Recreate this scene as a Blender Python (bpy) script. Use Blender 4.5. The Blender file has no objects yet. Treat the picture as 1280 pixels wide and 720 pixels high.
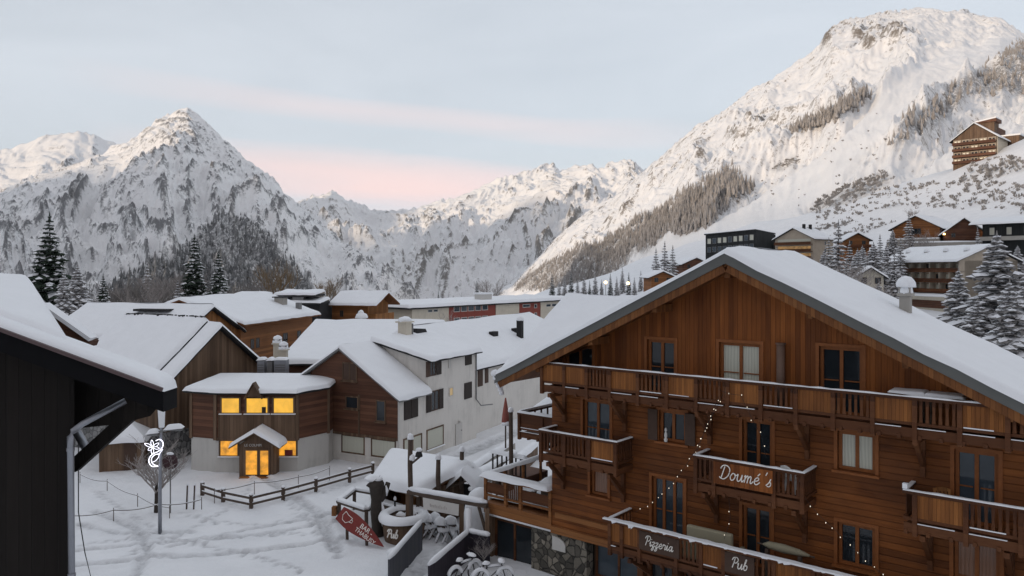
import bpy, math, random
import numpy as np
from mathutils import Vector, Matrix, noise as mn
from mathutils.geometry import tessellate_polygon
R = math.radians
C = bpy.context.scene.collection
rnd = random.Random(7)
F, HX, HY, H = 960.0, 640.0, 338.0, 13.0        # eye of the photo: 13 m above the street


def P(px, py, D):
    return Vector(((px - HX) / F * D, D, H - (py - HY) / F * D))


def G(px, py, z=0.0):
    return P(px, py, F * (H - z) / (py - HY))


# ------------------------------------------------------------------ objects
def tag(o, label=None, cat=None, group=None, kind=None):
    if label: o['label'] = label
    if cat: o['category'] = cat
    if group: o['group'] = group
    if kind: o['kind'] = kind
    return o


def empty(name, loc=(0, 0, 0), rz=0.0, label=None, cat=None, group=None):
    o = bpy.data.objects.new(name, None)
    o.empty_display_size = 0.3
    C.objects.link(o)
    o.location = loc
    o.rotation_euler = (0, 0, rz)
    return tag(o, label, cat, group)


def kids(o):
    return [c for c in bpy.data.objects if c.parent == o]


def copy_tree(o, parent=None, ch=None):
    if ch is None:
        ch = {}
        for c in bpy.data.objects:
            if c.parent: ch.setdefault(c.parent.name, []).append(c)
    c = o.copy()
    C.objects.link(c)
    c.parent = parent
    for k in ch.get(o.name, []):
        copy_tree(k, c, ch)
    return c


class M:
    """collects faces, then links them as ONE mesh object"""

    def __init__(s):
        s.v, s.f, s.m, s.k = [], [], [], 0

    def add(s, vs, fs):
        b = len(s.v)
        s.v.extend(tuple(p) for p in vs)
        for f in fs:
            s.f.append(tuple(b + i for i in f)); s.m.append(s.k)
        return s

    def poly(s, *ps):
        return s.add(ps, [tuple(range(len(ps)))])

    def box(s, x0, x1, y0, y1, z0, z1):
        vs = [(x, y, z) for z in (z0, z1) for y in (y0, y1) for x in (x0, x1)]
        return s.add(vs, [(0, 2, 3, 1), (4, 5, 7, 6), (0, 1, 5, 4), (2, 6, 7, 3), (0, 4, 6, 2), (1, 3, 7, 5)])

    def hexa(s, b, t):
        vs = list(b) + list(t); n = len(b)
        fs = [tuple(range(n - 1, -1, -1)), tuple(range(n, 2 * n))]
        fs += [(i, (i + 1) % n, n + (i + 1) % n, n + i) for i in range(n)]
        return s.add(vs, fs)

    def beam(s, p0, p1, w, h, up=(0, 0, 1)):
        p0, p1 = Vector(p0), Vector(p1); d = (p1 - p0).normalized(); up = Vector(up)
        if abs(d.dot(up)) > .98: up = Vector((0, 1, 0))
        x = d.cross(up).normalized() * w / 2; z = x.cross(d).normalized() * h / 2
        q = [-x - z, x - z, x + z, -x + z]
        return s.hexa([p0 + k for k in q], [p1 + k for k in q])

    def tube(s, p0, p1, r0, r1=None, n=8, caps=True):
        p0, p1 = Vector(p0), Vector(p1); r1 = r0 if r1 is None else r1
        d = (p1 - p0).normalized(); up = Vector((0, 0, 1)) if abs(d.z) < .9 else Vector((1, 0, 0))
        x = d.cross(up).normalized(); y = x.cross(d)
        vs = []
        for p, r in ((p0, r0), (p1, r1)):
            vs += [p + (x * math.cos(2 * math.pi * i / n) + y * math.sin(2 * math.pi * i / n)) * r for i in range(n)]
        fs = [(i, (i + 1) % n, n + (i + 1) % n, n + i) for i in range(n)]
        if caps: fs += [tuple(range(n - 1, -1, -1)), tuple(range(n, 2 * n))]
        return s.add(vs, fs)

    def path(s, pts, r, n=6):
        """one continuous tube through points"""
        pts = [Vector(p) for p in pts]; vs, fs = [], []
        for i, p in enumerate(pts):
            d = (pts[min(i + 1, len(pts) - 1)] - pts[max(i - 1, 0)]).normalized()
            up = Vector((0, 0, 1)) if abs(d.z) < .95 else Vector((1, 0, 0))
            x = d.cross(up).normalized(); y = x.cross(d)
            rr = r[i] if isinstance(r, (list, tuple)) else r
            vs += [p + (x * math.cos(2 * math.pi * k / n) + y * math.sin(2 * math.pi * k / n)) * rr for k in range(n)]
        for i in range(len(pts) - 1):
            fs += [(i * n + k, i * n + (k + 1) % n, (i + 1) * n + (k + 1) % n, (i + 1) * n + k) for k in range(n)]
        e = (len(pts) - 1) * n
        fs += [tuple(range(n - 1, -1, -1)), tuple(range(e, e + n))]
        return s.add(vs, fs)

    def lathe(s, c, prof, n=20, sx=1.0, sy=1.0):
        c = Vector(c); vs, fs = [], []
        for r, z in prof:
            vs += [c + Vector((r * sx * math.cos(2 * math.pi * i / n), r * sy * math.sin(2 * math.pi * i / n), z)) for i in range(n)]
        for j in range(len(prof) - 1):
            fs += [(j * n + i, j * n + (i + 1) % n, (j + 1) * n + (i + 1) % n, (j + 1) * n + i) for i in range(n)]
        e = (len(prof) - 1) * n
        fs += [tuple(range(n - 1, -1, -1)), tuple(range(e, e + n))]
        return s.add(vs, fs)

    def blob(s, c, rx, ry, rz, seed=0, amp=.18, n=12, m=7, base=-.35):
        """lump of snow"""
        c = Vector(c); vs, fs = [], []
        for j in range(m + 1):
            t = base + (1 - base) * j / m
            ang = math.asin(max(-1, min(1, t)))
            for i in range(n):
                a = 2 * math.pi * i / n
                q = Vector((math.cos(ang) * math.cos(a), math.cos(ang) * math.sin(a), math.sin(ang)))
                k = 1 + amp * mn.noise(q * 1.7 + Vector((seed * 3.1, seed, 0)))
                vs.append(c + Vector((q.x * rx * k, q.y * ry * k, q.z * rz * k)))
        for j in range(m):
            fs += [(j * n + i, j * n + (i + 1) % n, (j + 1) * n + (i + 1) % n, (j + 1) * n + i) for i in range(n)]
        fs += [tuple(range(n - 1, -1, -1))]
        return s.add(vs, fs)

    def build(s, name, mats, parent=None, smooth=False, bevel=0.0):
        me = bpy.data.meshes.new(name)
        me.from_pydata(s.v, [], s.f)
        if not isinstance(mats, (list, tuple)): mats = [mats]
        for m in mats: me.materials.append(m)
        if len(mats) > 1: me.polygons.foreach_set('material_index', s.m)
        if smooth: me.polygons.foreach_set('use_smooth', [True] * len(s.f))
        me.update()
        o = bpy.data.objects.new(name, me)
        C.objects.link(o)
        o.parent = parent
        if bevel:
            b = o.modifiers.new('bevel', 'BEVEL'); b.width = bevel; b.segments = 2; b.limit_method = 'ANGLE'
        return o


def frame(loc, rz):
    return Matrix.Translation(Vector(loc)) @ Matrix.Rotation(rz, 4, 'Z')


def hit(fr, axis, val, px, py):
    """where the line of sight through a photo point meets a wall plane of a building, in its own frame"""
    inv = fr.inverted()
    o = inv @ Vector((0, 0, H)); d = inv.to_3x3() @ Vector(((px - HX) / F, 1, -(py - HY) / F))
    return o + d * ((val - o[axis]) / d[axis])


# ------------------------------------------------------------------ materials
def new_mat(name):
    m = bpy.data.materials.new(name); m.use_nodes = True
    nt = m.node_tree; b = nt.nodes['Principled BSDF']
    return m, nt, b


def N(nt, t, **kw):
    n = nt.nodes.new(t)
    for k, v in kw.items():
        if k.startswith('_'): n.inputs[k[1:].replace('_', ' ')].default_value = v
        else: setattr(n, k, v)
    return n


def math_n(nt, op, a, b=None, clamp=False):
    n = nt.nodes.new('ShaderNodeMath'); n.operation = op; n.use_clamp = clamp
    for i, x in enumerate((a, b)):
        if x is None: continue
        if isinstance(x, (int, float)): n.inputs[i].default_value = x
        else: nt.links.new(x, n.inputs[i])
    return n.outputs[0]


def ramp(nt, fac, stops):
    n = nt.nodes.new('ShaderNodeValToRGB'); e = n.color_ramp.elements
    while len(e) < len(stops): e.new(.5)
    for k, (p, c) in zip(e, stops):
        k.position = p; k.color = (*c, 1) if len(c) == 3 else c
    if fac is not None: nt.links.new(fac, n.inputs[0])
    return n.outputs[0]


def mixc(nt, fac, a, b, mode='MIX'):
    n = nt.nodes.new('ShaderNodeMix'); n.data_type = 'RGBA'; n.blend_type = mode
    for x, i in ((fac, 0), (a, 6), (b, 7)):
        if isinstance(x, (int, float)): n.inputs[i].default_value = x
        elif isinstance(x, tuple): n.inputs[i].default_value = (*x, 1) if len(x) == 3 else x
        else: nt.links.new(x, n.inputs[i])
    return n.outputs[2]


def noise_t(nt, vec, scale, detail=4, rough=.55, dist=0):
    n = N(nt, 'ShaderNodeTexNoise'); n.inputs['Scale'].default_value = scale
    n.inputs['Detail'].default_value = detail; n.inputs['Roughness'].default_value = rough
    n.inputs['Distortion'].default_value = dist
    if vec is not None: nt.links.new(vec, n.inputs['Vector'])
    return n.outputs[0]


def scaled(nt, vec, sc):
    n = N(nt, 'ShaderNodeMapping'); n.inputs['Scale'].default_value = sc
    nt.links.new(vec, n.inputs['Vector']); return n.outputs[0]


def bump(nt, b, h, strength, dist):
    n = N(nt, 'ShaderNodeBump'); n.inputs['Strength'].default_value = strength
    n.inputs['Distance'].default_value = dist
    nt.links.new(h, n.inputs['Height']); nt.links.new(n.outputs[0], b.inputs['Normal'])


def objco(nt, which='Object'):
    return N(nt, 'ShaderNodeTexCoord').outputs[which]


def snow_mat(name, col=(.83, .845, .87), sc=1.0, bs=.35):
    m, nt, b = new_mat(name)
    co = objco(nt)
    n1 = noise_t(nt, co, 1.3 * sc, 5, .6); n2 = noise_t(nt, co, 9 * sc, 4, .6)
    c = mixc(nt, n1, tuple(x * .94 for x in col), tuple(min(1, x * 1.05) for x in col))
    nt.links.new(c, b.inputs['Base Color'])
    b.inputs['Roughness'].default_value = .65
    b.inputs['Specular IOR Level'].default_value = .25
    bump(nt, b, math_n(nt, 'ADD', n1, math_n(nt, 'MULTIPLY', n2, .35)), bs, .12)
    return m


def wood_mat(name, cols, horiz=False, width=.15, wear=.35, gap=.06, rough=.7, streak=.5, tv=.42):
    """boards: one tone per board, grain along it, grooves between"""
    m, nt, b = new_mat(name)
    co = objco(nt); s = N(nt, 'ShaderNodeSeparateXYZ'); nt.links.new(co, s.inputs[0])
    xy = math_n(nt, 'ADD', s.outputs[0], s.outputs[1])
    t = s.outputs[2] if horiz else xy
    q = math_n(nt, 'DIVIDE', t, width)
    idx = math_n(nt, 'FLOOR', q); fr = math_n(nt, 'FRACT', q)
    w = N(nt, 'ShaderNodeTexWhiteNoise', noise_dimensions='1D'); nt.links.new(idx, w.inputs['W'])
    sc = (.5, .5, 9) if horiz else (9, 9, .45)
    g = noise_t(nt, scaled(nt, co, sc), 2.0, 5, .65)
    big = noise_t(nt, scaled(nt, co, (.35, .35, .5) if horiz else (.5, .5, .22)), 1.0, 3, .5)
    tone = math_n(nt, 'ADD', math_n(nt, 'MULTIPLY', w.outputs['Value'], tv),
                  math_n(nt, 'ADD', math_n(nt, 'MULTIPLY', g, .5), math_n(nt, 'MULTIPLY', math_n(nt, 'SUBTRACT', big, .5), streak)))
    c = ramp(nt, tone, [(.12, cols[0]), (.5, cols[1]), (.85, cols[2])])
    wn = noise_t(nt, scaled(nt, co, (.5, .5, 1.0) if horiz else (1.1, 1.1, .3)), .8, 5, .62, .5)
    c = mixc(nt, math_n(nt, 'MULTIPLY', ramp(nt, wn, [(.44, (0, 0, 0)), (.72, (1, 1, 1))]), wear), c, tuple(x * .55 + .008 for x in cols[1]))
    edge = math_n(nt, 'MINIMUM', fr, math_n(nt, 'SUBTRACT', 1.0, fr))
    groove = math_n(nt, 'MULTIPLY', edge, 1.0 / gap, True)
    c2 = mixc(nt, groove, mixc(nt, .55, tuple(x * .3 for x in cols[0]), c), c)
    nt.links.new(c2, b.inputs['Base Color'])
    b.inputs['Roughness'].default_value = rough; b.inputs['Specular IOR Level'].default_value = .25
    bump(nt, b, math_n(nt, 'ADD', groove, math_n(nt, 'MULTIPLY', g, .35)), .6, .025)
    return m


def plain(name, col, rough=.7, var=.12, sc=3.0, metal=0.0, spec=.3, bs=.2, d=.02):
    m, nt, b = new_mat(name)
    n1 = noise_t(nt, objco(nt), sc, 5, .6)
    c = mixc(nt, n1, tuple(x * (1 - var) for x in col), tuple(min(1, x * (1 + var)) for x in col))
    nt.links.new(c, b.inputs['Base Color']); b.inputs['Roughness'].default_value = rough
    b.inputs['Metallic'].default_value = metal; b.inputs['Specular IOR Level'].default_value = spec
    if bs: bump(nt, b, n1, bs, d)
    return m


def plaster(name, col):
    m, nt, b = new_mat(name); co = objco(nt)
    n1 = noise_t(nt, co, .6, 5, .6); n2 = noise_t(nt, scaled(nt, co, (3, 3, .35)), 1.2, 4, .6); n3 = noise_t(nt, co, 28, 3, .6)
    f = math_n(nt, 'ADD', math_n(nt, 'MULTIPLY', n1, .6), math_n(nt, 'MULTIPLY', n2, .4))
    c = ramp(nt, f, [(.28, tuple(x * .76 for x in col)), (.5, col), (.8, tuple(min(1, x * 1.07) for x in col))])
    nt.links.new(c, b.inputs['Base Color']); b.inputs['Roughness'].default_value = .85
    bump(nt, b, n3, .25, .01)
    return m


def stone_mat(name, cols, sc=2.2):
    m, nt, b = new_mat(name); co = objco(nt)
    warp = N(nt, 'ShaderNodeVectorMath', operation='ADD'); nz = N(nt, 'ShaderNodeTexNoise'); nz.inputs['Scale'].default_value = 1.7
    nt.links.new(co, nz.inputs['Vector']); nt.links.new(co, warp.inputs[0])
    sub = N(nt, 'ShaderNodeVectorMath', operation='SCALE'); sub.inputs['Scale'].default_value = .25
    nt.links.new(nz.outputs['Color'], sub.inputs[0]); nt.links.new(sub.outputs[0], warp.inputs[1])
    v = N(nt, 'ShaderNodeTexVoronoi', feature='F1'); v.inputs['Scale'].default_value = sc
    e = N(nt, 'ShaderNodeTexVoronoi', feature='DISTANCE_TO_EDGE'); e.inputs['Scale'].default_value = sc
    nt.links.new(warp.outputs[0], v.inputs['Vector']); nt.links.new(warp.outputs[0], e.inputs['Vector'])
    s = N(nt, 'ShaderNodeSeparateXYZ'); nt.links.new(v.outputs['Color'], s.inputs[0])
    n1 = noise_t(nt, co, 9, 4, .6)
    c = ramp(nt, math_n(nt, 'ADD', math_n(nt, 'MULTIPLY', s.outputs[0], .75), math_n(nt, 'MULTIPLY', n1, .25)),
             [(.1, cols[0]), (.5, cols[1]), (.9, cols[2])])
    j = math_n(nt, 'MULTIPLY', math_n(nt, 'ADD', e.outputs['Distance'], math_n(nt, 'MULTIPLY', math_n(nt, 'SUBTRACT', n1, .5), .12)), 11, True)
    nt.links.new(mixc(nt, j, tuple(x * .5 for x in cols[0]), c), b.inputs['Base Color'])
    b.inputs['Roughness'].default_value = .9
    bump(nt, b, math_n(nt, 'ADD', j, math_n(nt, 'MULTIPLY', n1, .4)), .8, .06)
    return m


def glass_mat(name, col=(.02, .025, .03), rough=.06):
    m, nt, b = new_mat(name)
    n1 = noise_t(nt, objco(nt), 1.1, 3, .5)
    c = mixc(nt, n1, tuple(x * .5 for x in col), tuple(x * 1.6 for x in col))
    nt.links.new(c, b.inputs['Base Color'])
    b.inputs['Roughness'].default_value = rough; b.inputs['Specular IOR Level'].default_value = .5
    bump(nt, b, n1, .05, .02)
    return m


def curtain_mat(name, col):
    m, nt, b = new_mat(name); co = objco(nt)
    s = N(nt, 'ShaderNodeSeparateXYZ'); nt.links.new(co, s.inputs[0])
    xy = math_n(nt, 'ADD', s.outputs[0], s.outputs[1])
    n0 = noise_t(nt, scaled(nt, co, (1, 1, .2)), 2.0, 2, .5)
    w = math_n(nt, 'SINE', math_n(nt, 'ADD', math_n(nt, 'MULTIPLY', xy, 58), math_n(nt, 'MULTIPLY', n0, 9)))
    f = math_n(nt, 'ADD', math_n(nt, 'MULTIPLY', w, .3), .5)
    nt.links.new(mixc(nt, f, tuple(x * .72 for x in col), col), b.inputs['Base Color'])
    b.inputs['Roughness'].default_value = .25
    bump(nt, b, f, .4, .03)
    return m


def emit_mat(name, col, strength, var=0.0, sc=1.5):
    m, nt, b = new_mat(name)
    b.inputs['Base Color'].default_value = (.05, .05, .05, 1)
    if var:
        n1 = noise_t(nt, objco(nt), sc, 3, .5)
        c = ramp(nt, n1, [(.3, tuple(x * (1 - var) for x in col)), (.62, col)])
        nt.links.new(c, b.inputs['Emission Color'])
    else:
        b.inputs['Emission Color'].default_value = (*col, 1)
    b.inputs['Emission Strength'].default_value = strength
    return m


MAT = {}
MAT['snow'] = snow_mat('roof_snow')
MAT['snow_far'] = snow_mat('far_snow', sc=.3, bs=.5)
MAT['larch_v'] = wood_mat('larch_boards_upright', [(.105, .030, .007), (.265, .083, .018), (.43, .15, .037)], width=.17, streak=.9, tv=.30, wear=.6)
MAT['larch_h'] = wood_mat('larch_logs_level', [(.085, .026, .007), (.24, .078, .019), (.42, .155, .042)], horiz=True, width=.22, gap=.12, streak=1.2, tv=.24, wear=.8)
MAT['panel'] = wood_mat('balcony_panel_boards', [(.12, .041, .011), (.28, .105, .027), (.45, .19, .055)], width=.11, streak=1.2, tv=.25)
MAT['rail'] = wood_mat('dark_balcony_timber', [(.045, .016, .007), (.105, .038, .014), (.185, .075, .03)], horiz=True, width=.5, gap=.01)
MAT['frame_w'] = plain('window_timber', (.25, .085, .024), .6, .35, 6)
MAT['fascia'] = plain('grey_metal_fascia', (.115, .118, .112), .5, .15, 2)
MAT['soffit'] = wood_mat('soffit_boards', [(.10, .036, .012), (.19, .072, .022), (.27, .115, .038)], width=.14)
MAT['glass'] = glass_mat('dark_glass')
MAT['glass_b'] = glass_mat('bluish_glass', (.045, .06, .075), .05)
MAT['curtain'] = curtain_mat('white_curtain', (.62, .62, .52))
MAT['curtain_r'] = curtain_mat('rust_curtain', (.30, .16, .10))
MAT['stone'] = stone_mat('rubble_stone', [(.05, .046, .038), (.12, .108, .088), (.28, .25, .20)], 3.1)
MAT['stone_g'] = stone_mat('grey_stone', [(.12, .12, .12), (.2, .2, .2), (.3, .3, .29)], 2.6)
MAT['white'] = plaster('white_plaster', (.66, .63, .585))
MAT['cream'] = plaster('cream_plaster', (.56, .51, .42))
MAT['beige'] = plaster('beige_plaster', (.40, .34, .27))
MAT['grey'] = plaster('grey_render', (.50, .485, .455))
MAT['red'] = plaster('brick_red_cladding', (.24, .055, .04))
MAT['black'] = wood_mat('black_cladding', [(.012, .013, .014), (.022, .024, .025), (.035, .037, .038)], width=.3)
MAT['brown_v'] = wood_mat('weathered_planks', [(.07, .042, .026), (.15, .095, .06), (.24, .16, .105)], width=.22)
MAT['brown_h'] = wood_mat('red_brown_boards', [(.06, .026, .016), (.125, .055, .032), (.19, .09, .052)], horiz=True, width=.22)
MAT['orange_v'] = wood_mat('orange_planks', [(.15, .062, .02), (.29, .125, .04), (.42, .20, .07)], width=.25)
MAT['orange_h'] = wood_mat('orange_logs', [(.13, .05, .018), (.26, .105, .035), (.38, .17, .06)], horiz=True, width=.25)
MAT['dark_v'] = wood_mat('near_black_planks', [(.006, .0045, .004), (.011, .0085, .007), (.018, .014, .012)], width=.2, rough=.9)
MAT['dark'] = plain('dark_roof_edge', (.022, .021, .022), .8, .25, 4)
MAT['shutter'] = plain('dark_shutter', (.035, .026, .022), .7, .25, 7)
MAT['shutter_b'] = plain('brown_shutter', (.075, .045, .032), .7, .25, 7)
MAT['metal'] = plain('zinc_pipe', (.30, .31, .34), .42, .15, 5, .75)
MAT['steel'] = plain('grey_steel', (.2, .2, .2), .5, .15, 5, .3)
MAT['concrete'] = plaster('concrete', (.34, .32, .29))
MAT['pale'] = plain('pale_board', (.55, .53, .5), .7, .1, 6)
MAT['letters'] = plain('painted_letters', (.85, .82, .76), .6, .04, 6, bs=0)
MAT['plastic'] = plain('white_plastic', (.72, .72, .70), .4, .05, 6)
MAT['bark'] = plain('dark_bark', (.05, .042, .036), .9, .4, 6, bs=.8, d=.05)
MAT['post'] = plain('old_post_wood', (.085, .062, .048), .85, .35, 5, bs=.5)
MAT['lit'] = emit_mat('lit_room', (1.0, .53, .05), .95, .30, 1.3)
MAT['lit2'] = emit_mat('lit_hall', (1.0, .42, .03), .95, .6, 2.2)
MAT['lamp'] = emit_mat('street_light_glow', (1.0, .62, .22), 9)
MAT['bulb'] = emit_mat('fairy_bulb', (1.0, .88, .7), 1.3)
MAT['deco'] = emit_mat('light_tube', (.86, .86, 1.0), 2.6)
MAT['edge'] = plain('black_roof_edge', (.007, .007, .008), .9, .25, 4, spec=.1)
MAT['wire'] = plain('black_wire', (.02, .02, .02), .6, .1)
MAT['sign_red'] = plain('painted_red_board', (.20, .035, .03), .6, .2, 7)


# ------------------------------------------------------------------ snow, roofs, windows
def ticks(L, th, n):
    e = [0, .18 * th, .5 * th, 1.0 * th, 1.8 * th]
    e = [x for x in e if x < L * .45]
    inner = [e[-1] + (L - 2 * e[-1]) * i / n for i in range(1, n)]
    return e + inner + [L - x for x in reversed(e)]


def snow_patch(m, a, b, c, d, th=.28, rnd_edges=(1, 1, 0, 1), n=(8, 6), seed=0, amp=.05, lip=.05):
    """snow lying on the quad a b c d (a-b the eave, d-c the ridge); rounded along the chosen edges (eave, right, ridge, left)"""
    a, b, c, d = map(Vector, (a, b, c, d))
    Lu = ((b - a).length + (c - d).length) / 2; Lv = ((d - a).length + (c - b).length) / 2
    us = ticks(Lu, th, n[0]); vs_ = ticks(Lv, th, n[1])
    nu, nv = len(us), len(vs_)
    out = []
    for v in vs_:
        for u in us:
            s, t = u / Lu, v / Lv
            p = (a * (1 - s) + b * s) * (1 - t) + (d * (1 - s) + c * s) * t
            k = 1.0
            for on, dist in zip(rnd_edges, (v, Lu - u, Lv - v, u)):
                if on:
                    q = min(dist / th, 1.0); k *= math.sqrt(max(0.0, 1 - (1 - q) ** 2))
            w = mn.noise(Vector((p.x * .35, p.y * .35, p.z * .2 + seed * 7.3))) * 1.2 + mn.noise(Vector((p.x * 1.3, p.y * 1.3, seed * 3.7))) * .5
            h = th * k + 1.5 * amp * w * k
            q = p + Vector((0, 0, h))
            if k < .02:       # the lip hangs a little over the edge
                ww = lip * (1 + 1.0 * mn.noise(Vector((p.x * 1.1, p.y * 1.1, seed))))
                q.z -= ww * .9
                du = (b - a).normalized(); dv = (d - a).normalized()
                if rnd_edges[0] and v == 0: q -= dv * ww
                if rnd_edges[2] and v == vs_[-1]: q += dv * ww
                if rnd_edges[3] and u == 0: q -= du * ww
                if rnd_edges[1] and u == us[-1]: q += du * ww
            out.append(q)
    fs = [(j * nu + i, j * nu + i + 1, (j + 1) * nu + i + 1, (j + 1) * nu + i) for j in range(nv - 1) for i in range(nu - 1)]
    m.add(out, fs)


def slab(m, a, b, c, d, th):
    a, b, c, d = map(Vector, (a, b, c, d)); z = Vector((0, 0, th))
    m.hexa([a - z, b - z, c - z, d - z], [a, b, c, d])


def gable_roof(root, x0, x1, y0, y1, zl, zr, zt, xr=None, ov=.4, oy=.5, th=.18, sn=.3, mat=None, seed=0, n=(10, 6), snow=None):
    """ridge along y at x = xr; eaves at x0 and x1"""
    xr = (x0 + x1) / 2 if xr is None else xr
    sl = (zt - zl) / (xr - x0); sr = (zt - zr) / (x1 - xr)
    L0 = (x0 - ov, zl - sl * ov); R0 = (x1 + ov, zr - sr * ov); ya, yb = y0 - oy, y1 + oy
    m = M()
    A, B_, Cc, D_ = (L0[0], ya, L0[1]), (L0[0], yb, L0[1]), (xr, yb, zt), (xr, ya, zt)
    slab(m, A, D_, Cc, B_, th)
    E, Fq = (R0[0], ya, R0[1]), (R0[0], yb, R0[1])
    slab(m, D_, E, Fq, Cc, th)
    r = m.build('roof', mat or MAT['dark'], root)
    s = M(); e = .012
    up = lambda p: (p[0], p[1], p[2] + e)
    snow_patch(s, up(B_), up(A), up(D_), up(Cc), sn, (1, 1, 0, 1), n, seed)
    snow_patch(s, up(E), up(Fq), up(Cc), up(D_), sn, (1, 1, 0, 1), n, seed + 1)
    s.build('snow', snow or MAT['snow'], r, True)
    return r


def holed_wall(m, fr3, outline, holes, depth):
    """wall face in the plane fr3 = (origin, right, up, normal) with real openings; reveals go inward"""
    o, rx, uz, nn = [Vector(q) for q in fr3]
    W = lambda p, k=0: o + rx * p[0] + uz * p[1] - nn * k
    loops = [outline] + [[(h[0], h[2]), (h[0], h[3]), (h[1], h[3]), (h[1], h[2])] for h in holes]
    flat = [p for lp in loops for p in lp]
    tr = tessellate_polygon([[Vector((p[0], p[1], 0)) for p in lp] for lp in loops])
    m.add([W(p) for p in flat], [tuple(t) for t in tr])
    for lp in loops[1:]:
        for i in range(4):
            p, q = lp[i], lp[(i + 1) % 4]
            m.add([W(p), W(q), W(q, depth), W(p, depth)], [(0, 1, 2, 3)])


def window(root, fr3, u0, u1, z0, z1, fmat=None, pane=None, fw=.08, mull=1, bar=0, proud=.04, back=-.02, sill=None, name='window', snow_sill=False):
    """frame with mullions (one mesh) > pane, sill"""
    o, rx, uz, nn = [Vector(q) for q in fr3]
    W = lambda u, z, k: o + rx * u + uz * z + nn * k
    m = M()

    def bx(a, b, c, d, k0, k1):
        m.hexa([W(a, c, k0), W(b, c, k0), W(b, d, k0), W(a, d, k0)], [W(a, c, k1), W(b, c, k1), W(b, d, k1), W(a, d, k1)])
    bx(u0, u0 + fw, z0, z1, back, proud); bx(u1 - fw, u1, z0, z1, back, proud)
    bx(u0 + fw, u1 - fw, z1 - fw, z1, back, proud); bx(u0 + fw, u1 - fw, z0, z0 + fw, back, proud)
    for i in range(mull):
        c = u0 + (u1 - u0) * (i + 1) / (mull + 1)
        bx(c - fw * .55, c + fw * .55, z0 + fw, z1 - fw, back, proud - .012)
    for i in range(bar):
        c = z0 + (z1 - z0) * (i + 1) / (bar + 1)
        n = mull + 1
        for k in range(n):
            a = u0 + (u1 - u0) * k / n + fw * .6; b = u0 + (u1 - u0) * (k + 1) / n - fw * .6
            bx(a + fw * .4, b - fw * .4, c - .018, c + .018, back, proud - .02)
    w = m.build(name, fmat or MAT['frame_w'], root)
    g = M(); k = back + .03
    g.poly(W(u0 + fw * .5, z0 + fw * .5, k), W(u1 - fw * .5, z0 + fw * .5, k), W(u1 - fw * .5, z1 - fw * .5, k), W(u0 + fw * .5, z1 - fw * .5, k))
    g.build('pane', pane or MAT['glass'], w)
    if sill:
        s = M(); a, b = u0 - .08, u1 + .08
        s.hexa([W(a, z0 - .07, 0), W(b, z0 - .07, 0), W(b, z0 - .005, 0), W(a, z0 - .005, 0)], [W(a, z0 - .07, .15), W(b, z0 - .07, .15), W(b, z0 - .005, .15), W(a, z0 - .005, .15)])
        s.build('sill', sill, w)
    if snow_sill:
        s = M()
        s.hexa([W(u0 - .06, z0, .045), W(u1 + .06, z0, .045), W(u1 + .06, z0 + .07, .045), W(u0 - .06, z0 + .07, .045)],
               [W(u0 - .06, z0, .14), W(u1 + .06, z0, .14), W(u1 + .06, z0 + .04, .13), W(u0 - .06, z0 + .04, .13)])
        s.build('sill_snow', MAT['snow'], w)
    return w


def plate(root, name, fr3, u0, u1, z0, z1, k0, k1, mat):
    o, rx, uz, nn = [Vector(q) for q in fr3]
    W = lambda u, z, k: o + rx * u + uz * z + nn * k
    m = M()
    m.hexa([W(u0, z0, k0), W(u1, z0, k0), W(u1, z1, k0), W(u0, z1, k0)], [W(u0, z0, k1), W(u1, z0, k1), W(u1, z1, k1), W(u0, z1, k1)])
    return m.build(name, mat, root)


def FR(y=0.0):      # wall facing local -y
    return ((0, y, 0), (1, 0, 0), (0, 0, 1), (0, -1, 0))


def SR(x=0.0):      # wall facing local +x
    return ((x, 0, 0), (0, 1, 0), (0, 0, 1), (1, 0, 0))


def SL(x=0.0):      # wall facing local -x
    return ((x, 0, 0), (0, -1, 0), (0, 0, 1), (-1, 0, 0))


def gable_walls(root, x0, x1, y0, y1, zb, zl, zr, zt, mat, xr=None, name='wall'):
    xr = (x0 + x1) / 2 if xr is None else xr
    m = M()
    pr = [(x0, zb), (x1, zb), (x1, zr), (xr, zt), (x0, zl)]
    m.hexa([(x, y0, z) for x, z in pr], [(x, y1, z) for x, z in pr])
    return m.build(name, mat, root)


def chimney(root, x, y, z0, z1, w, mat, cap=True, name='chimney', seed=0):
    m = M(); m.box(x - w / 2, x + w / 2, y - w / 2, y + w / 2, z0, z1)
    if cap:
        m.box(x - w * .7, x + w * .7, y - w * .7, y + w * .7, z1, z1 + .1)
    c = m.build(name, mat, root)
    s = M(); s.blob((x, y, z1 + (.1 if cap else 0) + .06), w * .72, w * .72, .32, seed)
    s.build('snow_cap', MAT['snow'], c, True)
    return c


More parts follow.
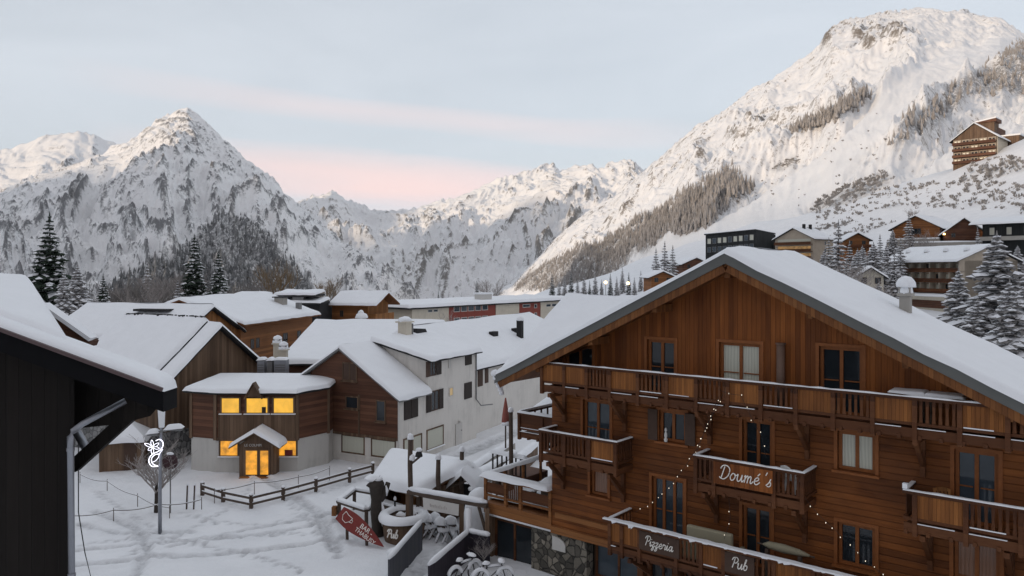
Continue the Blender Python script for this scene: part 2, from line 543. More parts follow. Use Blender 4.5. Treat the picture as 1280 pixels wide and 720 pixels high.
# ------------------------------------------------------------------ hand-drawn script letters
GL = {
    'D': (1.5, [[(.28, .05), (.4, 1.0), (.5, 1.8)], [(-.05, 1.45), (.2, 1.9), (.8, 1.95), (1.3, 1.5), (1.25, .6), (.75, .02), (.25, .05), (.0, .25)]]),
    'o': (1.0, [[(.7, .92), (.35, 1.0), (.1, .5), (.28, .05), (.6, .1), (.78, .55), (.65, .95), (.85, .78), (1.0, .85)]]),
    'u': (1.1, [[(0, .8), (.14, 1.0), (.14, .3), (.35, .02), (.62, .3), (.76, 1.0), (.76, .3), (.9, .02), (1.1, .35)]]),
    'm': (1.4, [[(0, .8), (.14, 1.0), (.14, 0)], [(.14, .55), (.38, 1.0), (.54, .8), (.54, 0)], [(.54, .55), (.8, 1.0), (.96, .8), (.96, .2), (1.1, .02), (1.35, .35)]]),
    'e': (.9, [[(.08, .45), (.48, .55), (.66, .8), (.45, 1.0), (.18, .8), (.1, .4), (.3, .03), (.6, .08), (.88, .4)]]),
    "'": (.4, [[(.22, 1.95), (.1, 1.5)]]),
    's': (.75, [[(0, .15), (.32, .55), (.48, 1.1), (.42, .8), (.62, .4), (.48, .05), (.15, .06)]]),
    'P': (1.15, [[(.3, 0), (.42, 1.0), (.48, 1.8)], [(.0, 1.4), (.25, 1.9), (.85, 1.95), (1.1, 1.5), (.85, 1.0), (.5, .92)]]),
    'i': (.5, [[(0, .5), (.15, 1.0), (.14, .3), (.28, .02), (.5, .4)], [(.22, 1.4), (.25, 1.5)]]),
    'z': (.75, [[(0, .85), (.2, 1.0), (.55, .95), (.12, .12), (.4, .05), (.48, -.4), (.22, -.7), (.1, -.45), (.72, .35)]]),
    'r': (.8, [[(0, .6), (.14, 1.08), (.28, .9), (.54, .9), (.48, .3), (.58, .02), (.8, .4)]]),
    'a': (1.05, [[(.66, .9), (.33, 1.0), (.1, .5), (.24, .05), (.52, .25), (.7, 1.0), (.68, .3), (.82, .02), (1.05, .35)]]),
    'b': (.9, [[(0, .5), (.28, 1.4), (.32, 1.95), (.18, 1.8), (.14, .4), (.34, .02), (.62, .2), (.66, .7), (.48, .95), (.28, .8)]]),
    ' ': (.5, []),
}
GL['E'] = (.9, GL['e'][1] + [[(.42, 1.25), (.68, 1.6)]])      # e with an acute accent


def catmull(ps, k=5):
    ps = [Vector((*p, 0)) for p in ps]
    if len(ps) < 3: return ps
    q = [ps[0] * 2 - ps[1]] + ps + [ps[-1] * 2 - ps[-2]]; out = []
    for i in range(1, len(q) - 2):
        for j in range(k):
            t = j / k
            out.append(.5 * ((2 * q[i]) + (q[i + 1] - q[i - 1]) * t + (2 * q[i - 1] - 5 * q[i] + 4 * q[i + 1] - q[i + 2]) * t * t
                             + (-q[i - 1] + 3 * q[i] - 3 * q[i + 1] + q[i + 2]) * t ** 3))
    return out + [ps[-1]]


def script_text(word, width, fr3, u, z, parent, name='lettering', mat=None, thick=.075, k=.02, slant=.22):
    o, rx, uz, nn = [Vector(q) for q in fr3]
    tot = sum(GL[c][0] for c in word); s = width / tot; m = M(); x = 0
    for c in word:
        for st in GL[c][1]:
            pts = []
            for p in catmull(st):
                pts.append(o + rx * (u + (x + p.x + p.y * slant) * s) + uz * (z + p.y * s) + nn * k)
            m.path(pts, thick * s * 1.25, 5)
        x += GL[c][0]
    return m.build(name, mat or MAT['letters'], parent)


def block_text(txt, height, mw, parent, name='lettering', mat=None, ext=.01, align='CENTER'):
    cu = bpy.data.curves.new(name, 'FONT'); cu.body = txt; cu.size = height * 1.4; cu.extrude = ext; cu.align_x = align; cu.align_y = 'CENTER'
    t = bpy.data.objects.new(name, cu); C.objects.link(t)
    dg = bpy.context.evaluated_depsgraph_get()
    me = bpy.data.meshes.new_from_object(t.evaluated_get(dg))
    bpy.data.objects.remove(t)
    me.transform(mw); me.materials.clear(); me.materials.append(mat or MAT['letters'])
    o = bpy.data.objects.new(name, me); C.objects.link(o); o.parent = parent
    return o


def face_mat(origin, right, up):
    r, u = Vector(right).normalized(), Vector(up).normalized(); n = r.cross(u)
    m = Matrix((r, u, n)).transposed().to_4x4(); m.translation = Vector(origin); return m


# ================================================================== terrain
def hsh(ix, iy, seed):
    ix = ix.astype(np.int64) & 0xffff; iy = iy.astype(np.int64) & 0xffff
    h = (ix * 374761393 + iy * 668265263 + seed * 974634777) & 0xffffffff
    h = ((h ^ (h >> 13)) * 1274126177) & 0xffffffff
    return ((h ^ (h >> 16)) & 0xffff) / 65535.0


def gnoise(x, y, seed=0):
    x0, y0 = np.floor(x), np.floor(y); fx, fy = x - x0, y - y0
    u = fx * fx * fx * (fx * (fx * 6 - 15) + 10); v = fy * fy * fy * (fy * (fy * 6 - 15) + 10)

    def g(ix, iy, dx, dy):
        a = hsh(ix, iy, seed) * 2 * np.pi
        return np.cos(a) * dx + np.sin(a) * dy
    n00 = g(x0, y0, fx, fy); n10 = g(x0 + 1, y0, fx - 1, fy); n01 = g(x0, y0 + 1, fx, fy - 1); n11 = g(x0 + 1, y0 + 1, fx - 1, fy - 1)
    return ((n00 * (1 - u) + n10 * u) * (1 - v) + (n01 * (1 - u) + n11 * u) * v) * 1.5


def fbm(x, y, o=5, seed=0, gain=.5, lac=2.03):
    s = 0; a = 1.0
    for i in range(o):
        s = s + a * gnoise(x, y, seed + i * 17); a *= gain; x = x * lac + 13.7; y = y * lac - 7.1
    return s


def ridged(x, y, o=6, seed=0, gain=.52, lac=2.07):
    s = 0; a = 1.0; w = 1.0; tot = 0
    for i in range(o):
        n = 1 - np.abs(gnoise(x, y, seed + i * 31)); n = n * n * w
        w = np.clip(n * 1.6, 0, 1); s = s + a * n; tot += a; a *= gain; x = x * lac + 5.3; y = y * lac + 9.1
    return s / tot


def sstep(a, b, x):
    t = np.clip((x - a) / (b - a), 0, 1); return t * t * (3 - 2 * t)


def ground_h(x, y):
    x = np.asarray(x, float); y = np.asarray(y, float)
    d = (x - 113) * .946 + (y - 205) * .328
    rise = .36 * np.log1p(np.exp(np.clip(d / 14, -30, 30))) * 14
    keep = sstep(620, 430, y - .25 * np.maximum(x, 0))
    rise = np.minimum(rise + .16 * np.maximum(d - 105, 0), 76 + 0 * d) * keep
    fall = -np.clip((y - 300) * .10, 0, 175) * np.maximum(sstep(30, -60, d), 1 - keep)
    near = sstep(75, 130, np.hypot(x, y))
    und = near * 1.2 * gnoise(x / 60, y / 60, 5) + sstep(10, 60, d) * keep * (2.2 * gnoise(x / 26, y / 26, 8) + .9 * gnoise(x / 9, y / 9, 18))
    return rise + fall + und


def pip(px, py, poly):
    inside = np.zeros(px.shape, bool); n = len(poly)
    for i in range(n):
        x1, y1 = poly[i]; x2, y2 = poly[(i + 1) % n]
        c = ((y1 > py) != (y2 > py)) & (px < (x2 - x1) * (py - y1) / (y2 - y1 + 1e-9) + x1)
        inside ^= c
    return inside


def grid_mesh(name, X, Y, Z, mat, attrs=None):
    nr, nc = X.shape
    me = bpy.data.meshes.new(name)
    v = np.stack([X, Y, Z], -1).reshape(-1, 3).astype(np.float32)
    i = np.arange(nr * nc).reshape(nr, nc)
    q = np.stack([i[:-1, :-1], i[:-1, 1:], i[1:, 1:], i[1:, :-1]], -1).reshape(-1, 4)
    me.vertices.add(len(v)); me.vertices.foreach_set('co', v.ravel())
    me.loops.add(q.size); me.loops.foreach_set('vertex_index', q.ravel().astype(np.int32))
    me.polygons.add(len(q)); me.polygons.foreach_set('loop_start', np.arange(0, q.size, 4, dtype=np.int32))
    me.polygons.foreach_set('loop_total', np.full(len(q), 4, np.int32))
    me.polygons.foreach_set('use_smooth', np.ones(len(q), bool))
    for k, a in (attrs or {}).items():
        at = me.attributes.new(k, 'FLOAT', 'POINT'); at.data.foreach_set('value', a.ravel().astype(np.float32))
    me.materials.append(mat); me.update(); me.validate()
    o = bpy.data.objects.new(name, me); C.objects.link(o); o['kind'] = 'structure'
    return o


def rock_mat(name, rock=((.035, .033, .032), (.12, .108, .095)), scale=.02, wood=((.07, .062, .055), (.16, .14, .125)), cover=0.0):
    m, nt, b = new_mat(name); co = N(nt, 'ShaderNodeNewGeometry').outputs['Position']
    ra = N(nt, 'ShaderNodeAttribute', attribute_name='rock').outputs['Fac']
    fa = N(nt, 'ShaderNodeAttribute', attribute_name='wood').outputs['Fac']
    n1 = noise_t(nt, co, scale, 8, .68, .6); n2 = noise_t(nt, co, scale * 4.5, 6, .7); n3 = noise_t(nt, co, scale * .22, 4, .6)
    k = math_n(nt, 'ADD', math_n(nt, 'MULTIPLY', math_n(nt, 'SUBTRACT', n1, .5), 1.15), math_n(nt, 'MULTIPLY', math_n(nt, 'SUBTRACT', n2, .5), .9))
    f = math_n(nt, 'ADD', ra, math_n(nt, 'ADD', k, cover))
    f = ramp(nt, f, [(.42, (0, 0, 0)), (.66, (1, 1, 1))])
    rc = ramp(nt, n2, [(.3, rock[0]), (.7, rock[1])])
    sc = ramp(nt, n3, [(.3, (.80, .805, .815)), (.7, (.87, .872, .88))])
    c = mixc(nt, math_n(nt, 'MULTIPLY', f, .92), sc, rc)
    wf = math_n(nt, 'MULTIPLY', fa, ramp(nt, n2, [(.36, (0, 0, 0)), (.55, (1, 1, 1))]))
    c = mixc(nt, wf, c, ramp(nt, n1, [(.3, wood[0]), (.7, wood[1])]))
    nt.links.new(c, b.inputs['Base Color'])
    b.inputs['Roughness'].default_value = .8; b.inputs['Specular IOR Level'].default_value = .1
    bump(nt, b, math_n(nt, 'ADD', n1, math_n(nt, 'MULTIPLY', n2, .4)), .55, .3 / scale * .5)
    return m


def mountain(name, label, crest, Dc, Df, zf, power, A, lam, seed, px0, px1, nc, nr, mat, stretch=1.8, rock_thr=(.5, .9), crest_amp=.3, woods=(), skew=0.0, smooth_zones=(), rough_zones=(), back=.12, warp=.35, k2=.35, k4=.15, cr=.10):
    px = np.linspace(px0, px1, nc)
    cy = np.interp(px, *zip(*crest)); dc = np.interp(px, *zip(*Dc)); df = np.interp(px, *zip(*Df))
    ker = np.ones(9) / 9
    dc = np.convolve(np.pad(dc, 4, 'edge'), ker, 'valid'); df = np.convolve(np.pad(df, 4, 'edge'), ker, 'valid')
    zc = H + (HY - cy) / F * dc
    t = np.concatenate([np.linspace(0, 1, nr), 1 + back * np.linspace(.05, 1, 8)])
    T, PX = np.meshgrid(t, px, indexing='ij')
    D = df + (dc - df) * T
    X = (PX - HX) / F * D; Y = D.copy()
    zb = zf(X[0], Y[0]) if callable(zf) else zf + 0 * px
    Tc = np.clip(T, 0, 1)
    Z = zb + (zc - zb) * Tc ** power
    Z = np.where(T > 1, zc - (T - 1) * (dc - df) * .8, Z)
    # spurs and gullies: ridged noise, drawn out down the fall line
    ex = PX * np.mean(dc) / F
    wx = ex + skew * (1 - Tc) * (PX - 230) * np.mean(dc) / F + lam * warp * fbm(X / lam / 1.5, Y / lam / 1.5, 3, seed + 90)
    wy = Y / stretch
    n = ridged(wx / lam, wy / lam, 7, seed) - .52
    n2 = ridged(wx / (lam * .30), wy / (lam * .42), 5, seed + 7) - .5
    n4 = ridged((wx + .5 * wy) / (lam * .10), wy / (lam * .16), 4, seed + 19) - .5
    n3 = fbm(X / (lam * .09), Y / (lam * .09), 4, seed + 3)
    env = sstep(0, .12, Tc) * (crest_amp + (1 - crest_amp) * sstep(0, .55, 1 - Tc))
    amp = np.ones_like(Z)
    PYb = HY - F * (Z - H) / D
    for (poly, f, soft) in [(z[0], z[1], z[2]) for z in smooth_zones] + [(z[0], z[1], z[2]) for z in rough_zones]:
        ins = pip(PX, PYb, poly).astype(float)
        for _ in range(soft):
            ins = (np.roll(ins, 1, 0) + np.roll(ins, -1, 0) + np.roll(ins, 1, 1) + np.roll(ins, -1, 1) + ins) / 5
        amp = amp * (1 + (f - 1) * ins)
    Z = Z + A * env * amp * (n * 1.0 + n2 * k2 + n4 * k4) + A * cr * sstep(.5, .95, Tc) * (n4 + .8 * n2) + A * .035 * (.3 + env) * amp * n3
    # steepness -> bare rock
    gz_r = np.gradient(Z, axis=0); gd = np.gradient(D, axis=0); gx = np.gradient(X, axis=1); gz_c = np.gradient(Z, axis=1)
    s = np.hypot(gz_r / np.maximum(gd, 1e-3), gz_c / np.maximum(np.abs(gx), 1e-3))
    curv = Z - (np.roll(Z, 3, 1) + np.roll(Z, -3, 1)) / 2
    curv = curv / (np.std(curv) + 1e-6)
    c2 = Z - (np.roll(Z, 8, 1) + np.roll(Z, -8, 1)) / 2; c2 = c2 / (np.std(c2) + 1e-6)
    rock = sstep(rock_thr[0], rock_thr[1], s) * .42 + np.clip(curv, -.8, 1.6) * .10 + np.clip(c2, -1.2, 1.6) * .10 + .16 * gnoise(wx / (lam * .5), wy / (lam * .8), seed + 55)
    rock = rock * np.clip(amp, .15, 1.4)
    PY = HY - F * (Z - H) / D
    wood = np.zeros_like(Z)
    for poly, dens in woods:
        ins = pip(PX + 10 * gnoise(X / lam * 3, Y / lam * 3, 3), PY + 5 * gnoise(X / lam * 3, Y / lam * 3, 4), poly)
        wood = np.maximum(wood, ins * dens)
    for _ in range(2):
        wood = (np.roll(wood, 1, 0) + np.roll(wood, -1, 0) + np.roll(wood, 1, 1) + np.roll(wood, -1, 1) + wood) / 5
    o = grid_mesh(name, X, Y, Z, mat, {'rock': rock, 'wood': wood})
    o['label'] = label
    return dict(px=px, t=t, X=X, Y=Y, Z=Z, PX=PX, PY=PY, nr=nr, o=o)


MAT['rock_l'] = rock_mat('left_rock', ((.075, .078, .088), (.17, .17, .175)), 0.034, ((.07, .074, .076), (.17, .17, .175)), cover=-.01)
MAT['rock_c'] = rock_mat('far_rock', ((.10, .095, .09), (.22, .20, .18)), .022, cover=-.06)
MAT['rock_r'] = rock_mat('right_rock', ((.085, .072, .06), (.23, .19, .15)), .075, cover=-.045)

LM = mountain('mountain', 'pointed snowy mountain with rocky ribs on the left',
    [(-420, 330), (-200, 285), (-100, 262), (0, 238), (40, 222), (90, 204), (125, 190), (155, 177), (172, 170), (190, 154), (210, 143), (225, 137), (234, 136), (248, 147), (270, 168), (300, 192), (325, 210), (345, 226), (370, 254), (400, 285), (440, 312), (480, 345), (512, 374), (560, 420), (640, 470)],
    [(-420, 3400), (0, 3500), (230, 3700), (400, 3300), (520, 2900), (640, 2800)],
    [(-420, 1300), (200, 1400), (400, 1600), (520, 1900), (640, 2000)], -120, 1.02, 230, 620, 11, -420, 600, 760, 420, MAT['rock_l'],
    rock_thr=(.55, 1.15), crest_amp=.14, skew=.35, cr=.11,
    woods=[([(110, 372), (150, 345), (215, 320), (245, 296), (272, 268), (300, 272), (335, 292), (365, 325), (398, 374)], .8)])
SH = mountain('mountain', 'low snowy shoulder far behind the pointed peak',
    [(-420, 230), (-200, 205), (-100, 195), (0, 188), (30, 181), (50, 173), (70, 168), (100, 165), (118, 168), (135, 175), (150, 180), (180, 200), (220, 240), (300, 300)],
    [(-420, 5200), (300, 5200)], [(-420, 3700), (300, 3700)], 100, 1.0, 150, 600, 23, -420, 300, 260, 110, MAT['rock_l'], rock_thr=(.6, 1.2), crest_amp=.14)
CM = mountain('mountain', 'distant snowy range closing the valley in the middle',
    [(250, 330), (330, 275), (365, 256), (385, 246), (400, 243), (414, 238), (428, 247), (445, 256), (465, 263), (495, 265), (520, 262), (545, 250), (570, 243), (600, 235), (625, 222), (645, 216), (665, 214), (680, 208), (692, 206), (700, 212), (720, 210), (740, 206), (755, 207), (770, 203), (782, 200), (790, 201), (797, 209), (810, 215), (860, 230), (1000, 260)],
    [(250, 6800), (500, 7000), (640, 6200), (800, 5600), (1000, 5600)], [(250, 3300), (1000, 2900)], -160, 1.12, 330, 900, 41, 250, 1000, 620, 380, MAT['rock_c'],
    rock_thr=(.62, 1.25), crest_amp=.12, stretch=1.5, cr=.13)
FOR_A = [(640, 362), (665, 338), (700, 322), (730, 305), (745, 305), (765, 292), (800, 273), (835, 258), (868, 240), (915, 210), (920, 222), (940, 235), (905, 262), (880, 282), (850, 296), (838, 285), (820, 300), (806, 318), (795, 305), (783, 322), (770, 340), (740, 352), (700, 364)]
FOR_B = [(988, 165), (1020, 148), (1050, 132), (1080, 117), (1084, 124), (1060, 140), (1028, 156), (1000, 163)]
FOR_C = [(1112, 188), (1122, 160), (1150, 138), (1180, 118), (1215, 95), (1250, 70), (1285, 47), (1400, 20), (1400, 150), (1285, 118), (1262, 110), (1235, 122), (1215, 118), (1190, 138), (1178, 152), (1150, 168)]
FOR_D = [(1008, 268), (1030, 245), (1060, 232), (1100, 215), (1120, 222), (1090, 240), (1050, 256)]
FOR_E = [(962, 214), (975, 203), (998, 195), (1000, 203), (980, 214)]
FOR_F = [(1160, 268), (1168, 240), (1200, 236), (1222, 245), (1225, 262), (1200, 268)]
FOR_G = [(1195, 235), (1215, 205), (1270, 195), (1290, 210), (1250, 222)]
PISTE = [(800, 330), (850, 300), (905, 268), (945, 240), (1000, 200), (1090, 130), (1170, 70), (1290, 30), (1290, 60), (1160, 120), (1100, 170), (1050, 225), (1000, 260), (980, 300), (900, 320)]
LOW = [(960, 400), (1000, 270), (1100, 240), (1400, 200), (1400, 420)]
RM = mountain('mountain', 'broad snowy mountainside with larch woods on the right',
    [(500, 430), (560, 400), (600, 376), (640, 352), (665, 330), (690, 305), (715, 280), (740, 262), (770, 243), (800, 220), (820, 202), (840, 185), (870, 160), (900, 140), (930, 119), (955, 104), (985, 86), (1008, 72), (1025, 57), (1032, 42), (1040, 30), (1055, 25), (1085, 20), (1115, 15), (1140, 10), (1165, 11), (1190, 14), (1205, 13), (1225, 20), (1250, 24), (1268, 36), (1300, 58), (1400, 110), (1700, 240)],
    [(500, 3000), (640, 2700), (800, 2200), (950, 2050), (1150, 2150), (1400, 2100), (1700, 2000)],
    [(500, 2000), (600, 1300), (700, 820), (800, 560), (900, 440), (1000, 385), (1150, 345), (1400, 330), (1700, 330)],
    lambda x, y: ground_h(x, y) - 5.0, 1.0, 56, 330, 61, 500, 1620, 700, 420, MAT['rock_r'],
    rock_thr=(.66, 1.2), crest_amp=.16, stretch=1.3, k2=.17, k4=.10, cr=.22, woods=[(FOR_A, .75), (FOR_B, .7), (FOR_C, .7), (FOR_D, .55), (FOR_E, .5)],
    smooth_zones=[(PISTE, .22, 14), (LOW, .2, 14)], rough_zones=[([(1025, 62), (1035, 25), (1120, 12), (1160, 50), (1110, 75), (1060, 50)], 1.5, 6), ([(650, 350), (740, 250), (960, 95), (975, 150), (840, 225), (720, 310)], 1.25, 8)])

# ground: one sheet to the horizon, fine in the street
MAT['ground'], nt, b = new_mat('trodden_snow')
co = N(nt, 'ShaderNodeNewGeometry').outputs['Position']
n1 = noise_t(nt, co, .35, 5, .6); n2 = noise_t(nt, co, 2.4, 5, .65); n3 = noise_t(nt, co, 9, 4, .6)
tk = N(nt, 'ShaderNodeAttribute', attribute_name='packed').outputs['Fac']
c = ramp(nt, n1, [(.3, (.76, .775, .80)), (.7, (.85, .86, .88))])
c = mixc(nt, math_n(nt, 'MULTIPLY', tk, ramp(nt, n2, [(.3, (.15, .15, .15)), (.7, (1, 1, 1))])), c, (.42, .425, .44))
nt.links.new(c, b.inputs['Base Color']); b.inputs['Roughness'].default_value = .7; b.inputs['Specular IOR Level'].default_value = .2
bump(nt, b, math_n(nt, 'ADD', n2, math_n(nt, 'MULTIPLY', n3, .5)), .5, .12)


def axis(lo, d0, d1, hi, step, grow):
    a = list(np.arange(d0, d1, step)); s = step; x = a[-1]
    while x < hi: s *= grow; x += s; a.append(x)
    s = step; x = d0
    while x > lo: s *= grow; x -= s; a.insert(0, x)
    return np.array(a)


xs = axis(-9000, -27, 10, 9000, .17, 1.10); ys = axis(-2500, 28, 58, 9500, .17, 1.08)
Xg, Yg = np.meshgrid(xs, ys)
Zg = ground_h(Xg, Yg)
nearf = sstep(90, 60, np.hypot(Xg, Yg - 35))
Zg += nearf * (.10 * fbm(Xg / 6, Yg / 6, 3, 2) + .035 * fbm(Xg / 1.1, Yg / 1.1, 4, 9))
PXg = HX + F * Xg / np.maximum(Yg, 1); DFg = np.interp(PXg, RM['PX'][0], RM['Y'][0])
Zg -= np.where((PXg > 640) & (Yg > DFg + 45), np.clip((Yg - DFg - 45) * .6, 0, 160), 0)
packed = np.zeros_like(Zg)


def track(pts, wid, depth, bank=.09):
    depth *= .95
    global Zg, packed
    pts = np.array([(G(*p).x, G(*p).y) for p in pts]); best = np.full(Xg.shape, 99.0)
    for (x1, y1), (x2, y2) in zip(pts[:-1], pts[1:]):
        l2 = (x2 - x1) ** 2 + (y2 - y1) ** 2
        u = np.clip(((Xg - x1) * (x2 - x1) + (Yg - y1) * (y2 - y1)) / l2, 0, 1)
        best = np.minimum(best, np.hypot(Xg - x1 - u * (x2 - x1), Yg - y1 - u * (y2 - y1)))
    best = best + .12 * gnoise(Xg * .8, Yg * .8, 77)
    k = sstep(wid, wid * .4, best); rim = sstep(wid * 1.9, wid * 1.1, best) * (1 - k)
    Zg += -depth * k + bank * rim
    packed = np.maximum(packed, k)


track([(90, 690), (190, 680), (300, 672), (420, 655)], .34, .07)
track([(90, 710), (200, 697), (320, 690), (430, 676)], .34, .07)
track([(100, 655), (150, 668), (240, 665)], .22, .05)
track([(120, 640), (170, 660), (185, 690), (170, 720)], .3, .05)
track([(322, 592), (335, 604), (352, 612), (395, 640), (420, 690)], .45, .06)
track([(212, 685), (300, 664), (380, 650), (430, 640)], .25, .06)
track([(520, 720), (560, 690), (590, 650)], .5, .05)
track([(520, 590), (570, 572), (620, 551), (650, 540)], .8, .05)


def footprints(pts, seed, step=.36, r_=.13):
    """a line of boot holes"""
    rg = random.Random(seed); side = 1
    P_ = [G(*p) for p in pts]
    for a, b in zip(P_[:-1], P_[1:]):
        L = (b - a).length; d = (b - a) / L; n = int(L / step)
        for i in range(n):
            side = -side; x = a.x + d.x * (i + .5) * step - d.y * .11 * side + rg.gauss(0, .05); y = a.y + d.y * (i + .5) * step + d.x * .11 * side + rg.gauss(0, .05)
            i0, i1 = np.searchsorted(xs, [x - .5, x + .5]); j0, j1 = np.searchsorted(ys, [y - .5, y + .5])
            q = np.hypot(Xg[j0:j1, i0:i1] - x, Yg[j0:j1, i0:i1] - y); k = sstep(r_ * 1.5, r_ * .5, q)
            Zg[j0:j1, i0:i1] += -.14 * k + .03 * sstep(r_ * 2.6, r_ * 1.6, q) * (1 - k); packed[j0:j1, i0:i1] = np.maximum(packed[j0:j1, i0:i1], k)


for i_, tr_ in enumerate(([(322, 595), (300, 628), (240, 660), (150, 700)], [(345, 610), (372, 640), (400, 668), (430, 700)], [(120, 612), (160, 640), (210, 672), (300, 690), (380, 716)], [(226, 640), (262, 652), (330, 655), (415, 640)], [(508, 716), (540, 692), (572, 668)], [(520, 722), (552, 700), (590, 674)], [(100, 680), (180, 672), (260, 676), (360, 668), (420, 672)], [(330, 600), (400, 618), (470, 590), (560, 575)])):
    footprints(tr_, i_)
ground = grid_mesh('ground', Xg, Yg, Zg, MAT['ground'], {'packed': packed})
ground['label'] = 'snow covered village ground'

# unseen ridge added behind the viewer to keep the village in morning shade
SUN_AZ = math.atan2(-.66, -.75); SUN_EL = R(7.0)
ang = np.linspace(-1.5, 1.5, 90); q = np.linspace(0, 1, 14)
A_, Q_ = np.meshgrid(SUN_AZ + ang, q)
rad = 620 + 560 * Q_
hh = 205 * np.sin(np.pi * Q_) ** .8 * (1 + .05 * gnoise(A_ * 7, Q_ * 2, 8)) * sstep(1.5, 1.25, np.abs(A_ - SUN_AZ)) - 4
hb = grid_mesh('shade_ridge', rad * np.cos(A_), rad * np.sin(A_), hh, MAT['snow_far'])
hb['label'] = 'unseen snowy ridge added behind the viewpoint for its shade'


# second ridge added out of frame left to shade the pointed mountain's foot
u_ = np.linspace(-1, 1, 60); v_ = np.linspace(-1, 1, 30); U_, V_ = np.meshgrid(u_, v_)
X_ = -3300 + U_ * 1900 * -.66 + V_ * 800 * .75; Y_ = 1700 + U_ * 1900 * .75 + V_ * 800 * .66
Z_ = 760 * (1 - np.abs(V_)) ** .9 * sstep(1, .8, np.abs(U_)) * (1 + .10 * gnoise(U_ * 5, V_ * 3, 5)) - 60
hl = grid_mesh('shade_ridge', X_, Y_, Z_, MAT['snow_far']); hl['label'] = 'added snowy ridge out of sight beyond the left edge for its shade'


# larch woods on the mountainsides: far-off, one mass each
def wood_mat_trees(name, c0, c1, c2):
    m, nt, b = new_mat(name); co = N(nt, 'ShaderNodeNewGeometry').outputs['Position']
    n1 = noise_t(nt, co, .18, 3, .6); n2 = noise_t(nt, co, 1.5, 3, .6)
    c = ramp(nt, math_n(nt, 'ADD', math_n(nt, 'MULTIPLY', n1, .6), math_n(nt, 'MULTIPLY', n2, .4)), [(.3, c0), (.5, c1), (.7, c2)])
    nt.links.new(c, b.inputs['Base Color']); b.inputs['Roughness'].default_value = .95; b.inputs['Specular IOR Level'].default_value = .05
    return m


MAT['larch_wood'] = wood_mat_trees('frosted_larch_wood', (.20, .186, .175), (.32, .302, .29), (.52, .505, .50))
MAT['scrub'] = wood_mat_trees('frosted_scrub', (.24, .22, .21), (.36, .345, .335), (.55, .54, .54))
MAT['spruce_wood'] = wood_mat_trees('frosted_spruce_wood', (.09, .098, .10), (.18, .186, .19), (.42, .42, .43))


def forest(name, label, mt, polys, n, hs, wf, mat, seed):
    rg = np.random.default_rng(seed); vs, fs = [], []
    nr = mt['nr']; cnt = 0
    cx = mt['PX'][0]
    for poly, share in polys:
        xs_ = [p[0] for p in poly]; want = int(n * share); got = tries = 0
        while got < want and tries < want * 60:
            tries += 1
            px = rg.uniform(min(xs_), max(xs_)); t = rg.uniform(.0, 1) ** 1.6 * .95
            j = int(np.clip(np.searchsorted(cx, px), 1, len(cx) - 1)); i = int(t * (nr - 1))
            if not pip(np.array([px + rg.normal() * 3]), np.array([mt['PY'][i, j] + rg.normal() * 2]), poly)[0]: continue
            x, y, z = mt['X'][i, j] + rg.normal() * 1.5, mt['Y'][i, j] + rg.normal() * 3, mt['Z'][i, j]
            h = rg.uniform(*hs); w = h * wf * rg.uniform(.7, 1.25); a0 = rg.uniform(0, 6.28); k = len(vs)
            lean = rg.normal() * .03 * h
            for rr, zz in ((.55, .0), (1.0, .22), (.62, .5), (.28, .78)):
                for s in range(5):
                    a = a0 + s * 1.2566 + zz * 2; r2 = w * rr * rg.uniform(.7, 1.25)
                    vs.append((x + math.cos(a) * r2, y + math.sin(a) * r2, z - .6 + h * (zz + rg.uniform(-.05, .05))))
            vs.append((x + lean, y, z + h))
            for l in range(3):
                fs += [(k + l * 5 + s, k + l * 5 + (s + 1) % 5, k + l * 5 + 5 + (s + 1) % 5, k + l * 5 + 5 + s) for s in range(5)]
            fs += [(k + 15 + s, k + 15 + (s + 1) % 5, k + 20) for s in range(5)]
            got += 1
    m = M(); m.v, m.f, m.m = vs, fs, [0] * len(fs)
    o = m.build(name, mat)
    return tag(o, label, 'forest', kind='stuff')


forest('larch_wood', 'grey brown larch wood climbing the right mountainside', RM, [(FOR_A, 1.0)], 7000, (6, 11), .14, MAT['larch_wood'], 1)
forest('larch_wood', 'narrow strip of grey larches high on the right slope', RM, [(FOR_B, 1.0)], 900, (6, 10), .17, MAT['larch_wood'], 2)
forest('larch_wood', 'frosted larch wood above the hillside hotel', RM, [(FOR_C, 1.0)], 2600, (5, 9.5), .18, MAT['larch_wood'], 3)


